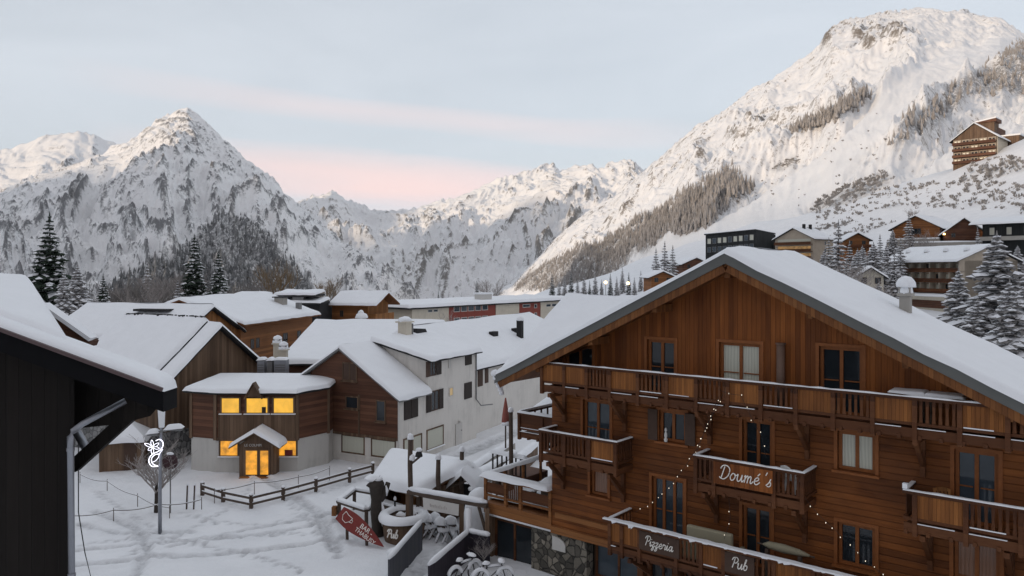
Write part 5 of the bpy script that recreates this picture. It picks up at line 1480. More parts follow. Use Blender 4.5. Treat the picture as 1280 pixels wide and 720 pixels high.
# long flat roofed block across the middle
p0 = P(515, 386, 128); p1 = P(705, 377, 164); d_ = p1 - p0; O_ = (p0.x, p0.y, 0); az = math.atan2(d_.y, d_.x); Lb = math.hypot(d_.x, d_.y)
BF = frame(O_, az); lb = empty('apartment_block', O_, az, 'long low flat roofed block with white and brick red wall fields', 'apartment block')
zt_ = 6.5; cuts = [515, 561, 620, 649, 676, 720]; mats_ = ['cream', 'red', 'cream', 'red', 'cream']
us = [hit(BF, 1, 0, p, 390).x for p in cuts]; us[0] = 0; us[-1] = max(us[-1], Lb)
for (a, b), mt in zip(zip(us[:-1], us[1:]), mats_):
    m = M(); k = 0 if mt == 'cream' else .12; m.box(a, b, k, 12, -.5, zt_); m.build('wall', MAT[mt], lb)
m = M(); m.box(-1.2, us[-1] + 1, -.6, 13, zt_, zt_ + .3); hr = m.build('roof', MAT['dark'], lb)
s = M(); snow_patch(s, (-1.2, -.6, zt_ + .31), (us[-1] + 1, -.6, zt_ + .31), (us[-1] + 1, 13, zt_ + .5), (-1.2, 13, zt_ + .5), .55, (1, 1, 1, 1), (26, 6), 101, .08); s.build('snow', MAT['snow'], hr, True)
for (l, r_, t, b_, n, k) in ((534, 548, 387, 390, 2, 0), (567, 611, 383.5, 387.5, 5, .12), (567, 611, 397.5, 401, 5, .12), (653, 664, 380.5, 384, 1, .12), (668, 672, 380, 385, 1, .12), (668, 672, 391, 396, 1, .12), (682, 696, 380, 383, 2, 0)):
    A, B2_ = hit(BF, 1, 0, l, t), hit(BF, 1, 0, r_, b_)
    w = (B2_.x - A.x) / n
    for i in range(n): window(lb, FR(k), A.x + w * i + w * .08, A.x + w * (i + 1) - w * .08, B2_.z, hit(BF, 1, 0, l, t).z, MAT['pale'], MAT['glass_b'], .1, 0, 0, .05, -.02)
q = hit(BF, 1, 3, 609, 377); m = M(); m.box(q.x - 1.4, q.x + 1.4, 3, 5, zt_ + .3, zt_ + 1.9); sh_ = m.build('stair_head', MAT['pale'], lb); s = M(); s.box(q.x - 1.6, q.x + 1.6, 2.8, 5.2, zt_ + 1.9, zt_ + 2.2); s.build('snow', MAT['snow'], sh_)
q = P(664, 374, 215); r = empty('timber_house', (q.x, q.y, 0), .3, 'tiny pale wooden gable peeping over the long flat block', 'house'); gable_walls(r, -4, 4, 0, 6, -12, 4.2, 4.2, 5.6, MAT['orange_v']); gable_roof(r, -4, 4, 0, 6, 4.2, 4.2, 5.7, 0, ov=.6, oy=.4, th=.2, sn=.3, seed=111, n=(4, 4)); window(r, FR(0), -.6, .6, 2.6, 3.6, MAT['post'], MAT['glass'], .1, 0)


# ================================================================== street: lamp post, decoration, signs, fence
q = G(200, 665); lp = empty('lamp_post', q, 0, 'tall grey street lamp post with snow on its two short arms', 'street lamp')
m = M(); m.path([(0, 0, -.2), (0, 0, 2.2), (.05, 0, 4.6), (.09, 0, 6.4)], [.095, .085, .07, .055], 10); m.build('pole', MAT['metal'], lp, True)
m = M(); m.beam((-.55, 0, 4.86), (1.0, 0, 5.22), .14, .1); m.build('arm', MAT['steel'], lp)
for x0, x1, z in ((-.62, -.05, 4.86), (.3, 1.12, 5.1)):
    m = M(); m.box(x0, x1, -.14, .14, z - .06, z + .06); lh = m.build('lamp_head', MAT['steel'], lp, bevel=.03)
    s = M(); snow_patch(s, (x0, -.16, z + .06), (x1, -.16, z + .12), (x1, .16, z + .12), (x0, .16, z + .06), .2, (1, 1, 1, 1), (4, 3), 3, .02); s.build('snow', MAT['snow'], lh, True)
m = M(); m.hexa([(-.02, -.09, 5.2), (.2, -.09, 5.2), (.2, .05, 5.2), (-.02, .05, 5.2)], [(-.08, -.12, 6.35), (.24, -.12, 6.35), (.24, .08, 6.35), (-.08, .08, 6.35)]); m.build('hanging_banner', MAT['snow'], lp)
# decoration of light tubes on the post
k = 38.0; o_ = q + Vector((0, -.16, 0))
de = empty('light_decoration', o_, 0, 'white glowing star and moon Christmas decoration on the lamp post', 'light decoration')


def dp(zx, zy):      # drawn on a 514x720 enlargement of the photo
    px, py = 170 + zx / 514 * 50, 530 + zy / 720 * 70; v = P(px, py, o_.y) - o_; return (v.x, v.y, v.z)


def dtube(pts, r=.022):
    a = catmull([(x, y) for x, y in pts], 6); M().path([dp(p.x, p.y) for p in a], r, 6).build('light_tube', MAT['deco'], de, True)


c0 = (215, 300)
for a, L in ((205, 118), (262, 95), (325, 95), (10, 85), (95, 85), (150, 70)):
    a = R(a); ux, uy = math.cos(a), math.sin(a)
    dtube([c0, (c0[0] + ux * L * .55 - uy * 17, c0[1] + uy * L * .55 + ux * 17), (c0[0] + ux * L, c0[1] + uy * L), (c0[0] + ux * L * .55 + uy * 17, c0[1] + uy * L * .55 - ux * 17), c0], .011)
dtube([(255, 215), (300, 198), (340, 225), (348, 275), (325, 320), (280, 355), (235, 375), (190, 410), (165, 460), (175, 510), (210, 545), (285, 542)], .02)
dtube([(280, 540), (225, 520), (200, 480), (205, 435), (245, 395), (300, 385)], .018)
dtube([(215, 490), (255, 470), (290, 425), (300, 385), (345, 325)], .012)

q = G(195, 640); r = empty('bare_tree', q, 0, 'small bare frosted street tree behind the glowing decoration', 'tree')
q2 = G(213, 641); sg = empty('road_sign', q2, 0, 'round dark red road sign on a thin post right of the lamp post', 'road sign')
M().tube((0, 0, -.2), (0, 0, 2.95), .035, .035, 8).build('post', MAT['steel'], sg); m = M(); m.tube((0, -.06, 2.75), (0, -.04, 2.75), .42, .42, 20); pl_ = m.build('sign_plate', plain('sign_back', (.06, .03, .035), .5, .2, 4), sg); s = M(); s.blob((0, -.05, 3.17), .2, .1, .1, 1); s.build('snow_cap', MAT['snow'], sg, True)
for px, b in ((233, 637), (242, 637)):
    q = G(px, b); r_ = empty('marker_stake', q, 0, ('left' if px < 238 else 'right') + ' one of two thin snowy stakes by the end of the low fence', 'stake', 'snow stakes by the fence')
    m = M(); m.beam((0, 0, -.1), (.06, 0, 1.35), .07, .05); m.build('shaft', MAT['post'], r_); s = M(); s.beam((.03, .03, .1), (.09, .03, 1.4), .05, .06); s.blob((.07, 0, 1.36), .06, .06, .09, 2); s.build('snow', MAT['snow'], r_, True)

pts = [G(*p) for p in ((253, 620), (279, 628.5), (314, 636), (354, 626), (395, 614.5), (437, 602), (466, 594))]
o_ = pts[0].copy(); fe = empty('rail_fence', o_, 0, 'low dark two rail timber fence along the snowy street', 'fence')
for p in pts:
    m = M(); v = p - o_; m.box(v.x - .09, v.x + .09, v.y - .09, v.y + .09, -.15, .78); pp = m.build('fence_post', MAT['post'], fe); s = M(); s.blob((v.x, v.y, .8), .12, .12, .09, 1); s.build('snow_cap', MAT['snow'], pp, True)
for a, b in zip(pts[:-1], pts[1:]):
    for z in (.28, .62):
        m = M(); m.beam(a - o_ + Vector((0, -.11, z)), b - o_ + Vector((0, -.11, z)), .06, .13); rl = m.build('rail', MAT['post'], fe)
        s = M(); s.beam((a - o_).lerp(b - o_, .03) + Vector((0, -.11, z + .08)), (a - o_).lerp(b - o_, .97) + Vector((0, -.11, z + .08)), .06, .03); s.build('rail_snow', MAT['snow'], rl)


def rope(label, pts, z, sag, posts=True):
    pts = [G(*p) for p in pts]; o_ = pts[0].copy(); r = empty('rope_barrier', o_, 0, label, 'rope barrier')
    line = []
    for a, b in zip(pts[:-1], pts[1:]):
        for i in range(10): t = i / 10; v = a.lerp(b, t) - o_; v.z = z - sag * math.sin(math.pi * t); line.append(v)
    v = pts[-1] - o_; v.z = z; line.append(v); M().path(line, .018, 5).build('rope', MAT['post'], r)
    s = M(); s.path([v + Vector((0, 0, .03)) for v in line], .02, 5); s.build('rope_snow', MAT['snow'], r)
    for p in pts:
        v = p - o_; m = M(); m.tube((v.x, v.y, -.2), (v.x, v.y, z + .12), .02, .018, 6); m.build('post', MAT['post'], r)
    return r


rope('snowy rope strung from the left edge past the bare tree to the fence', [(84, 658), (142, 651), (198, 643.5), (252, 637)], .55, .12)
rope('rope along the forecourt of the lit restaurant', [(268, 630), (318, 620), (373, 612), (412, 600)], .75, .08)
rope('dotted snowy rope running back to the hut on the left', [(212, 648), (172, 632), (134, 613), (100, 604)], .55, .14)
pa, pb = G(96, 655), G(116, 735); wi = empty('power_cable', (0, 0, 0), 0, 'thin dark cable slanting down by the gutter pipe', 'cable'); M().path([Vector((-9.6, 17, 9.2)), P(98, 640, 17.5), P(106, 690, 18), P(118, 740, 18.4), P(122, 860, 18.8)], .012, 5).build('wire', MAT['wire'], wi)

# ================================================================== bar terrace in front of the chalet
# kiosk with a snowy roof
fl_, fr_ = P(462, 606, 40), P(522, 614, 37.6); bl_, br_ = P(487, 571, 43.5), P(592, 589, 40.6)
o_ = Vector((fl_.x, fl_.y, 0)); ki = empty('bar_kiosk', o_, 0, 'timber bar hut under a thick snowy roof beside the round bar', 'kiosk')
g = lambda v, z=None: Vector((v.x - o_.x, v.y - o_.y, v.z if z is None else z))
A, B_, C_, D_ = g(fl_), g(fr_), g(br_), g(bl_); A.z = B_.z = 2.0; C_.z = D_.z = 2.75
E_ = B_.lerp(C_, .62); E2 = A.lerp(D_, 1.0)
m = M(); slab(m, A, B_, C_, D_, .14); hr = m.build('roof', MAT['brown_v'], ki)
s = M(); up = lambda v: v + Vector((0, 0, .012)); snow_patch(s, up(A), up(B_), up(C_), up(D_), .34, (1, 1, 1, 1), (9, 9), 121, .06, .08); s.build('snow', MAT['snow'], hr, True)
def ins(u, v, z): p = A.lerp(B_, u).lerp(D_.lerp(C_, u), v); return Vector((p.x, p.y, z))
for n_, (u0, v0, u1, v1, z0, z1) in {'back_wall': (.1, .85, .92, .85, 0, 2.3), 'right_wall': (.92, .12, .92, .85, 0, 1.95), 'left_wall': (.10, .45, .10, .85, 0, 1.9), 'counter_front': (.12, .12, .92, .12, 0, .95)}.items():
    a, b = ins(u0, v0, 0), ins(u1, v1, 0); dd = (b - a).normalized(); nn_ = Vector((-dd.y, dd.x, 0)) * .05
    m = M(); m.hexa([a - nn_ + Vector((0, 0, z0)), b - nn_ + Vector((0, 0, z0)), b + nn_ + Vector((0, 0, z0)), a + nn_ + Vector((0, 0, z0))], [a - nn_ + Vector((0, 0, z1)), b - nn_ + Vector((0, 0, z1)), b + nn_ + Vector((0, 0, z1)), a + nn_ + Vector((0, 0, z1))]); m.build(n_, MAT['orange_v'] if n_ == 'back_wall' else MAT['brown_v'], ki)
a, b = ins(.05, .05, .98), ins(.6, .05, .98); s = M(); s.beam(a, b, .5, .08); ct = s.build('counter_top', MAT['post'], ki)
s = M(); a.z = b.z = 1.10; s.beam(a, b, .48, .14); s.build('snow', MAT['snow'], ct, bevel=.04)
for u, v in ((.06, .1), (.94, .06), (.94, .88), (.08, .9)): p = ins(u, v, 0); m = M(); m.box(p.x - .08, p.x + .08, p.y - .08, p.y + .08, -.2, 2.0 + .6 * v); m.build('post', MAT['post'], ki)

# gnarled trunk that carries the board sign
q = G(471, 670); tr = empty('carved_trunk', q, 0, 'thick dark forked tree trunk in front of the bar hut', 'tree trunk')
top = P(468, 603, q.y) - q
m = M(); m.path([(0, 0, -.3), (.05, 0, .5), (-.05, 0, 1.2), (.02, 0, 1.8), (.0, 0, top.z - .15), (-.18, 0, top.z + .1)], [.36, .30, .26, .30, .38, .42], 10); m.path([(.0, 0, 1.6), (.35, .0, 2.0), (.55, .05, 2.6)], [.2, .16, .12], 8); m.build('trunk', MAT['bark'], tr, True)
s = M()
for (x, z0, z1) in ((.26, .4, 1.0), (.3, 1.0, 1.7), (.5, 2.0, 2.5)): s.path([(x, -.1, z0), (x + .03, -.12, (z0 + z1) / 2), (x - .04, -.1, z1)], [.03, .075, .03], 6)
s.blob((-.15, 0, top.z + .18), .45, .4, .2, 3); s.build('snow', MAT['snow'], tr, True)

# surfboard shaped sign
c_ = P(452, 662, 36.2); sb = empty('bar_sign', c_, 0, 'slanting dark red surfboard shaped sign with a cup drawing', 'sign')
ax = (P(479, 688, 35.6) - P(424, 645, 36.6)); Lh = ax.length / 2; ax.normalize(); nrm = Vector((.18, -.95, .25)); nrm = (nrm - ax * nrm.dot(ax)).normalized(); upv = nrm.cross(ax).normalized()
if upv.z < 0: upv = -upv
out = []
for t in np.linspace(0, 1, 21): out.append((-Lh + 2 * Lh * t, .46 * (1 - .98 * abs(t - .28) ** 1.7 / (.72 ** 1.7 if t > .28 else .48 ** 1.7) * (1 if t > .28 else .55))))
loop = [(x, h * .9 if x < Lh else 0) for x, h in out] + [(x, -h * .9) for x, h in out[::-1]]
loop = [p for i, p in enumerate(loop) if i == 0 or (Vector(p) - Vector(loop[i - 1])).length > 1e-4]
W2 = lambda x, y, k: ax * x + upv * y + nrm * k
m = M(); m.hexa([W2(x, y, -.04) for x, y in loop], [W2(x, y, .04) for x, y in loop]); m.build('board', MAT['sign_red'], sb)
mw = face_mat(W2(.22, .12, .043), ax, upv); block_text('BAR -', .22, mw, sb, ext=.008, mat=MAT['letters'])
mw = face_mat(W2(.34, -.14, .043), ax, upv); block_text('THABUSY', .20, mw, sb, ext=.008, mat=MAT['letters'])
m = M(); f3 = lambda u, v: W2(-.95 + u, v, .05)
m.path([f3(-.2, .22), f3(-.24, .02), f3(-.12, -.17), f3(.1, -.2), f3(.24, -.05), f3(.28, .14)], .016, 5); m.path([f3(-.2, .22), f3(.0, .16), f3(.28, .14)], .016, 5); m.path([f3(.26, .08), f3(.36, .06), f3(.38, -.04), f3(.24, -.08)], .014, 5); m.build('cup_drawing', MAT['letters'], sb)
for t in (-.9, .35):
    v = W2(t, -.1, -.1); m = M(); m.beam(v, (v.x, v.y + .1, -c_.z - .1), .12, .12); m.build('sign_post', MAT['post'], sb)

# drink shelves left of it
qa, qb = G(427, 650), G(455, 672); o_ = G(440, 660); ds = empty('standing_table', o_, 0, 'square timber standing counter loaded with snow left of the red board', 'counter')
ax_ = [G(424, 652), G(443, 636), G(470, 641), G(458, 664)]
zz = 1.02
for i, p in enumerate(ax_):
    v = p - o_; m = M(); m.box(v.x - .08, v.x + .08, v.y - .08, v.y + .08, -.2, zz); m.build('leg', MAT['post'], ds)
    w_2 = ax_[(i + 1) % 4] - o_
    m = M(); m.beam(Vector((v.x, v.y, zz)), Vector((w_2.x, w_2.y, zz)), .34, .07); sl = m.build('shelf', MAT['post'], ds); s = M(); s.beam(Vector((v.x, v.y, zz + .12)), Vector((w_2.x, w_2.y, zz + .12)), .32, .17); s.build('snow', MAT['snow'], sl, bevel=.06)
m = M(); v = ax_[0] - o_; m.box(v.x - .35, v.x - .12, v.y - .2, v.y + .1, .35, .8); m.build('side_box', MAT['orange_v'], ds)

# round bar made of a big barrel
tp = P(505, 638, 37.2); rb = empty('round_bar', (tp.x, tp.y, 0), 0, 'round timber bar counter with a snowy rim and painted lettering', 'bar counter')
m = M(); m.lathe((0, 0, -.2), [(.88, 0), (.98, .5), (1.02, .9), (1.0, 1.25)], 28); m.build('barrel', MAT['brown_v'], rb, True)
m = M(); pr = [(.98, 1.05), (1.2, 1.05), (1.2, 1.12), (.72, 1.12), (.72, 1.05)]
n = 28; vs = [(r_ * math.cos(2 * math.pi * i / n), r_ * math.sin(2 * math.pi * i / n), z) for r_, z in ((.72, 1.06), (1.2, 1.06), (1.2, 1.13), (.72, 1.13)) for i in range(n)]
fs = [(j * n + i, j * n + (i + 1) % n, ((j + 1) % 4) * n + (i + 1) % n, ((j + 1) % 4) * n + i) for j in range(4) for i in range(n)]
m.add(vs, fs); rim = m.build('rim', MAT['post'], rb)
vs = []
for r_, z in ((.74, 1.135), (.76, 1.26), (.86, 1.34), (1.02, 1.35), (1.15, 1.28), (1.23, 1.12), (1.22, 1.0)):
    for i in range(n): k = mn.noise(Vector((math.cos(i / n * 6.283) * 1.5, math.sin(i / n * 6.283) * 1.5, r_))); vs.append((r_ * math.cos(2 * math.pi * i / n), r_ * math.sin(2 * math.pi * i / n), z + .07 * k))
m = M(); m.add(vs, [(j * n + i, j * n + (i + 1) % n, (j + 1) * n + (i + 1) % n, (j + 1) * n + i) for j in range(6) for i in range(n)]); m.build('snow', MAT['snow'], rim, True)
a_ = math.atan2(-1, .12)
m = M(); m.lathe((0, 0, .86), [(.70, 0), (.70, .02)], 24); m.build('well', MAT['dark'], rb)
script_text('Pub', .62, ((-.40 - .29, -1.08 + .11, .40), (.94, -.35, 0), (0, 0, 1), (-.35, -.94, 0)), 0, .02, rb, thick=.13)
q = P(491, 634, 37.8); bo = tag(M().lathe((0, 0, 0), [(.05, 0), (.05, .2), (.02, .28), (.02, .36)], 8).build('bottle', MAT['glass']), 'dark bottle capped with snow on the rim of the round bar', 'bottle'); bo.location = (tp.x - .55, tp.y + .72, 1.33)
s = M(); s.blob((0, 0, .38), .07, .07, .14, 1); s.build('snow_cap', MAT['snow'], bo, True)
m = None
q = G(493, 700); r = empty('snow_heap', q, 0, 'heap of snow piled against the foot of the round bar', 'snow heap'); s = M(); s.blob((.25, .6, 0), .7, .6, .42, 8, .3, 16, 8); s.build('heap', MAT['snow'], r, True)

# tall poles, banner beam
for (px, yb, yt, D, lab) in ((513, 655, 549, 36.8, 'tallest rough pole beside the round bar, snow on top'), (548, 612, 574, 38.5, 'short rough pole behind the snowy beam, left of the next one'), (577.5, 600, 564, 40.5, 'slim rough pole behind the little open gable')):
    p = P(px, yb, D); r = empty('timber_pole', (p.x, p.y, 0), 0, lab, 'pole', 'rough poles of the bar terrace'); zt_ = P(px, yt, D).z
    m = M(); m.path([(0, 0, -.2), (.02, 0, zt_ * .4), (-.02, .02, zt_ * .75), (0, 0, zt_)], [.13, .12, .12, .11], 8); m.build('shaft', MAT['post'], r, True); s = M(); s.blob((0, 0, zt_ + .05), .16, .16, .24, px, base=-.2); s.build('snow_cap', MAT['snow'], r, True)
    if px == 513:
        m = M(); m.beam((-.1, 0, zt_ - 1.3), (.5, 0, zt_ - .8), .09, .09); m.build('stub', MAT['post'], r); m = M(); m.blob((.42, -.1, zt_ - .75), .18, .15, .2, 4); m.build('lantern', MAT['wire'], r); s = M(); s.blob((.42, -.1, zt_ - .5), .17, .15, .12, 5); s.blob((.1, -.1, zt_ - .9), .14, .12, .2, 5); s.build('snow', MAT['snow'], r, True)
pa, pb = P(510, 612, 36.8), P(609, 630, 34.6); o_ = Vector((pa.x, pa.y, 0)); bm = empty('banner_beam', o_, 0, 'long level beam thick with snow carrying a pale faded banner', 'beam')
va, vb = pa - o_, pb - o_; vb.z = va.z = (va.z + vb.z) / 2
m = M(); m.beam(va - Vector((0, 0, .1)), vb - Vector((0, 0, .1)), .2, .16); m.build('beam', MAT['post'], bm); s = M(); n = 14
s.path([va.lerp(vb, i / n) + Vector((0, 0, .08 + .02 * mn.noise(Vector((i * .9, 0, 0))))) for i in range(n + 1)], [.06] + [.13 + .025 * mn.noise(Vector((i * .7, 2, 0))) for i in range(n - 1)] + [.06], 10); s.build('snow', MAT['snow'], bm, True)
dv = (vb - va).normalized(); a, b = va.lerp(vb, .2), va.lerp(vb, .66)
m = M(); m.hexa([a + Vector((0, -.12, -.2)), b + Vector((0, -.12, -.22)), b + Vector((0, -.10, -.22)), a + Vector((0, -.10, -.22))], [a + Vector((.03, -.15, -.74)), b + Vector((-.02, -.15, -.74)), b + Vector((-.02, -.13, -.74)), a + Vector((.03, -.13, -.74))]); bn = m.build('banner', MAT['pale'], bm)
m = M()
for i in range(11):
    t = .22 + .045 * i; p = a.lerp(b, t) + Vector((0, -.128, -.52)); m.box(p.x - .03, p.x + .03, p.y - .012, p.y + .0, p.z - .05, p.z + .05 * (1 + (i % 3 == 0)))
m.build('faded_marks', plain('faded_ink', (.4, .36, .34)), bn)
for t in (.0, .69, 1.0): p = va.lerp(vb, t); m = M(); m.box(p.x - .1, p.x + .1, p.y - .1, p.y + .1, -.2, va.z - .19); m.build('post', MAT['brown_v'], bm)
m = M(); p = va.lerp(vb, .9); m.beam((p.x, p.y, va.z - .2), (p.x + .55, p.y - .1, .35), .12, .12); m.build('strut', MAT['post'], bm)
s = M(); p = va.lerp(vb, .78); s.path([(p.x, p.y - .15, va.z - .3), (p.x - .02, p.y - .2, 1.0), (p.x - .1, p.y - .3, .1)], [.16, .13, .3], 10); s.build('snow_drape', MAT['snow'], bm, True)

# stacked garden chairs buried in snow
cpt = G(536, 668); proto = None
for i in range(8):
    p = cpt + Vector((-1.15 + .33 * i + .05 * (i % 2), .28 * (i % 3) - .12 * i, 0)); lab = ['leftmost snow buried folding chair of the pile under the banner', 'second snow buried folding chair from the left under the banner', 'third snow buried folding chair from the left under the banner', 'fourth snow buried folding chair from the left, in the pile under the banner', 'fourth snow buried folding chair from the right, in the pile under the banner', 'third snow buried folding chair from the right under the banner', 'second snow buried folding chair from the right under the banner', 'rightmost snow buried folding chair of the pile under the banner'][i]
    if proto is None:
        r = empty('folding_chair', p, -.5, lab, 'chair', 'snow buried chairs under the banner'); proto = r
        for sx in (-.22, .22):
            m = M(); m.beam((sx, .35, -.05), (sx, -.35, .95), .035, .05); m.build('leg', MAT['post'], r); m = M(); m.beam((sx * .85, -.45, -.05), (sx * .85, .3, .62), .035, .05); m.build('leg', MAT['post'], r)
        m = M(); [m.box(-.22, .22, -.2 + k * .1, -.13 + k * .1, .44, .465) for k in range(5)]; m.build('seat', MAT['post'], r)
        m = M(); [m.box(-.22, .22, -.30 - k * .05, -.28 - k * .05, .66 + k * .1, .73 + k * .1) for k in range(3)]; m.build('backrest', MAT['post'], r)
        s = M(); s.blob((0, .0, .5), .33, .36, .34, 2, base=-.1); s.blob((0, -.36, .92), .32, .2, .3, 3, base=-.3)
        for sx in (-.22, .22): s.beam((sx, .37, .02), (sx, -.30, .94), .075, .07, (0, 0, 1)); s.beam((sx * .85, -.5, .02), (sx * .85, .2, .60), .08, .07, (0, 0, 1))
        s.build('snow', MAT['snow'], r, True)
    else:
        r = copy_tree(proto); r.location = p; r.rotation_euler = (0, 0, -.5 + rnd.uniform(-.35, .35)); r['label'] = lab
# little open gable and snow mound
p = P(578, 613, 39.5); r = empty('small_shelter', (p.x, p.y, 0), -.25, 'little open gabled shelter under snow right of the banner beam', 'shelter'); zr = P(578, 592, 39.5).z
m = M()
for sg in (-1, 1): slab(m, *([(sg * .85, -.2, zr - .8), (0, -.2, zr), (0, 1.8, zr), (sg * .85, 1.8, zr - .8)][::sg]), .08)
hr = m.build('roof', MAT['post'], r); s = M()
snow_patch(s, (-.85, 1.8, zr - .79), (-.85, -.2, zr - .79), (0, -.2, zr + .01), (0, 1.8, zr + .01), .26, (1, 1, 0, 1), (5, 5), 7, .04); snow_patch(s, (.85, -.2, zr - .79), (.85, 1.8, zr - .79), (0, 1.8, zr + .01), (0, -.2, zr + .01), .26, (1, 1, 0, 1), (5, 5), 8, .04); s.build('snow', MAT['snow'], hr, True)
m = M(); m.box(-.8, .8, .9, 1.0, 0, zr - .8); m.build('back_board', MAT['dark'], r)
for x in (-.75, .75): M().box(x - .06, x + .06, -.1, .02, -.2, zr - .72).build('post', MAT['post'], r)
m = M(); m.beam((-.7, -.05, zr - .75), (.5, -.05, zr - .25), .07, .07); m.beam((-.1, -.04, zr - .8), (-.1, -.04, zr - .1), .07, .07); m.build('gable_strut', MAT['post'], r)
s = M(); s.blob((.55, -.2, zr - .72), .18, .16, .16, 6); s.build('snow_ball', MAT['snow'], r, True)
p = P(600, 622, 37); r = empty('snow_heap', (p.x, p.y, 0), 0, 'big rounded snow heap against the timber terrace corner', 'snow heap'); s = M(); s.blob((0, .4, .2), .95, .9, 2.3, 12, .12, 18, 10); s.build('heap', MAT['snow'], r, True)

# dark board screens round the terrace


def screen(name, label, pts, h, mat):
    pts = [G(*p) for p in pts]; o_ = pts[0].copy(); r = empty(name, o_, 0, label, 'fence')
    for a, b in zip(pts[:-1], pts[1:]):
        a, b = a - o_, b - o_; d = (b - a).normalized(); n_ = Vector((-d.y, d.x, 0)) * .04
        m = M(); z0, z1 = Vector((0, 0, -.3)), Vector((0, 0, h)); m.hexa([a - n_ + z0, b - n_ + z0, b + n_ + z0, a + n_ + z0], [a - n_ + z1, b - n_ + z1, b + n_ + z1, a + n_ + z1]); pn = m.build('panel', mat, r)
        s = M(); k = 10; s.path([a.lerp(b, i / k) + Vector((0, 0, h + .07 + .02 * mn.noise(Vector((i, a.x, 0))))) for i in range(k + 1)], [.07] + [.12 + .02 * mn.noise(Vector((i * .8, 5, 0))) for i in range(k - 1)] + [.07], 9); s.build('snow', MAT['snow'], pn, True)
    return r


MAT['screen'] = wood_mat('grey_screen_boards', [(.06, .062, .075), (.085, .088, .10), (.115, .118, .13)], width=.12)
MAT['screen_d'] = wood_mat('dark_screen_boards', [(.028, .024, .035), (.045, .038, .05), (.06, .052, .065)], width=.12)
screen('board_fence', 'grey board screen topped with snow right of the red board sign', [(486, 738), (527, 686)], 1.25, MAT['screen'])
screen('board_fence', 'dark purple brown board screen bending round the snowy chairs at the bottom', [(536, 745), (586, 698), (612, 704)], 1.2, MAT['screen_d'])

# low snowy walls and troughs along the alley
for k, (a, b, h, w, lab) in enumerate((((585, 604), (640, 566), .8, .5, 'long snow topped trough, upper of the two along the alley'), ((598, 610), (643, 582), .9, .55, 'shorter snow topped trough below the upper one along the alley'), ((620, 616), (668, 574), 1.0, .5, 'snowy parapet running back from the timber terrace corner'))):
    a, b = G(*a), G(*b); o_ = a.copy(); r = empty('planter_wall', o_, 0, lab, 'planter', 'snow topped troughs along the alley'); b = b - o_; a = Vector((0, 0, 0)); zz = Vector((0, 0, h / 2 - .1))
    m = M(); m.beam(a + zz, b + zz, w, h + .2); m.build('trough', MAT['concrete'] if k != 2 else MAT['brown_v'], r)
    d = (b - a).normalized(); n_ = Vector((d.y, -d.x, 0)) * w / 2; t_ = Vector((0, 0, h + .005)); s = M(); snow_patch(s, a + n_ + t_, b + n_ + t_, b - n_ + t_, a - n_ + t_, .26, (1, 1, 1, 1), (10, 2), k, .05); s.build('snow', MAT['snow'], r, True)
# snow loaded table on the terrace, parasol
q = w_(-9.6, 3.4, 2.55); r = empty('terrace_table', q, CHR, 'long terrace table under a thick block of snow on the timber terrace', 'table')
m = M(); m.box(-.45, .45, -1.1, 1.1, .68, .74); m.build('tabletop', MAT['post'], r)
for sy in (-1, 1): m = M(); m.box(-.35, .35, sy * .9 - .05, sy * .9 + .05, 0, .68); m.build('leg', MAT['post'], r)
s = M(); snow_patch(s, (-.46, -1.1, .741), (.46, -1.1, .741), (.46, 1.1, .741), (-.46, 1.1, .741), .36, (1, 1, 1, 1), (3, 5), 9, .04); s.build('snow', MAT['snow'], r, True)
for sx, lab in ((-1, 'left snowy bench beside the long terrace table'), (1, 'right snowy bench beside the long terrace table')):
    q = w_(-9.6 + sx * .85, 3.4, 2.55); r = empty('terrace_bench', q, CHR, lab, 'bench', 'benches of the terrace table'); m = M(); m.box(-.16, .16, -1.0, 1.0, .40, .45); m.build('seat', MAT['post'], r)
    for sy in (-.8, .8): m = M(); m.box(-.13, .13, sy - .04, sy + .04, 0, .40); m.build('leg', MAT['post'], r)
    s = M(); snow_patch(s, (-.17, -1.0, .451), (.17, -1.0, .451), (.17, 1.0, .451), (-.17, 1.0, .451), .2, (1, 1, 1, 1), (2, 5), 9, .03); s.build('snow', MAT['snow'], r, True)
p = P(632, 552, 38.5); r = empty('closed_parasol', (p.x, p.y, P(632, 560, 38.5).z), 0, 'closed faded red parasol on a snowy pole by the alley', 'parasol'); zt_ = P(632, 496, 38.5).z - r.location.z
m = M(); m.tube((0, 0, 0), (0, 0, zt_ - .1), .04, .03, 8); m.build('pole', MAT['post'], r); m = M(); m.lathe((0, 0, zt_ - 1.15), [(.10, -.25), (.2, -.1), (.17, .25), (.1, .7), (.03, 1.1)], 10); m.build('canopy', plain('faded_red_cloth', (.30, .10, .08), .9, .2, 5), r, True); s = M(); s.blob((.03, -.05, zt_ - 1.35), .22, .2, .16, 2); s.build('snow', MAT['snow'], r, True)
p = P(636, 575, 38); r = empty('timber_pole', (p.x + .1, p.y - .3, 0), 0, 'dark rough pole in front of the closed red parasol', 'pole', 'rough poles of the bar terrace'); zt_ = P(636, 512, 38).z; M().path([(0, 0, -.2), (.02, 0, zt_ * .5), (0, 0, zt_)], [.12, .11, .1], 8).build('shaft', MAT['post'], r, True); s = M(); s.blob((0, 0, zt_), .14, .14, .18, 3); s.build('snow_cap', MAT['snow'], r, True)
p = G(645, 560); r = empty('terrace_stair', w_(-12.4, 4.2, 0), CHR, 'raised timber landing with a dark baluster railing behind the parasol', 'landing')
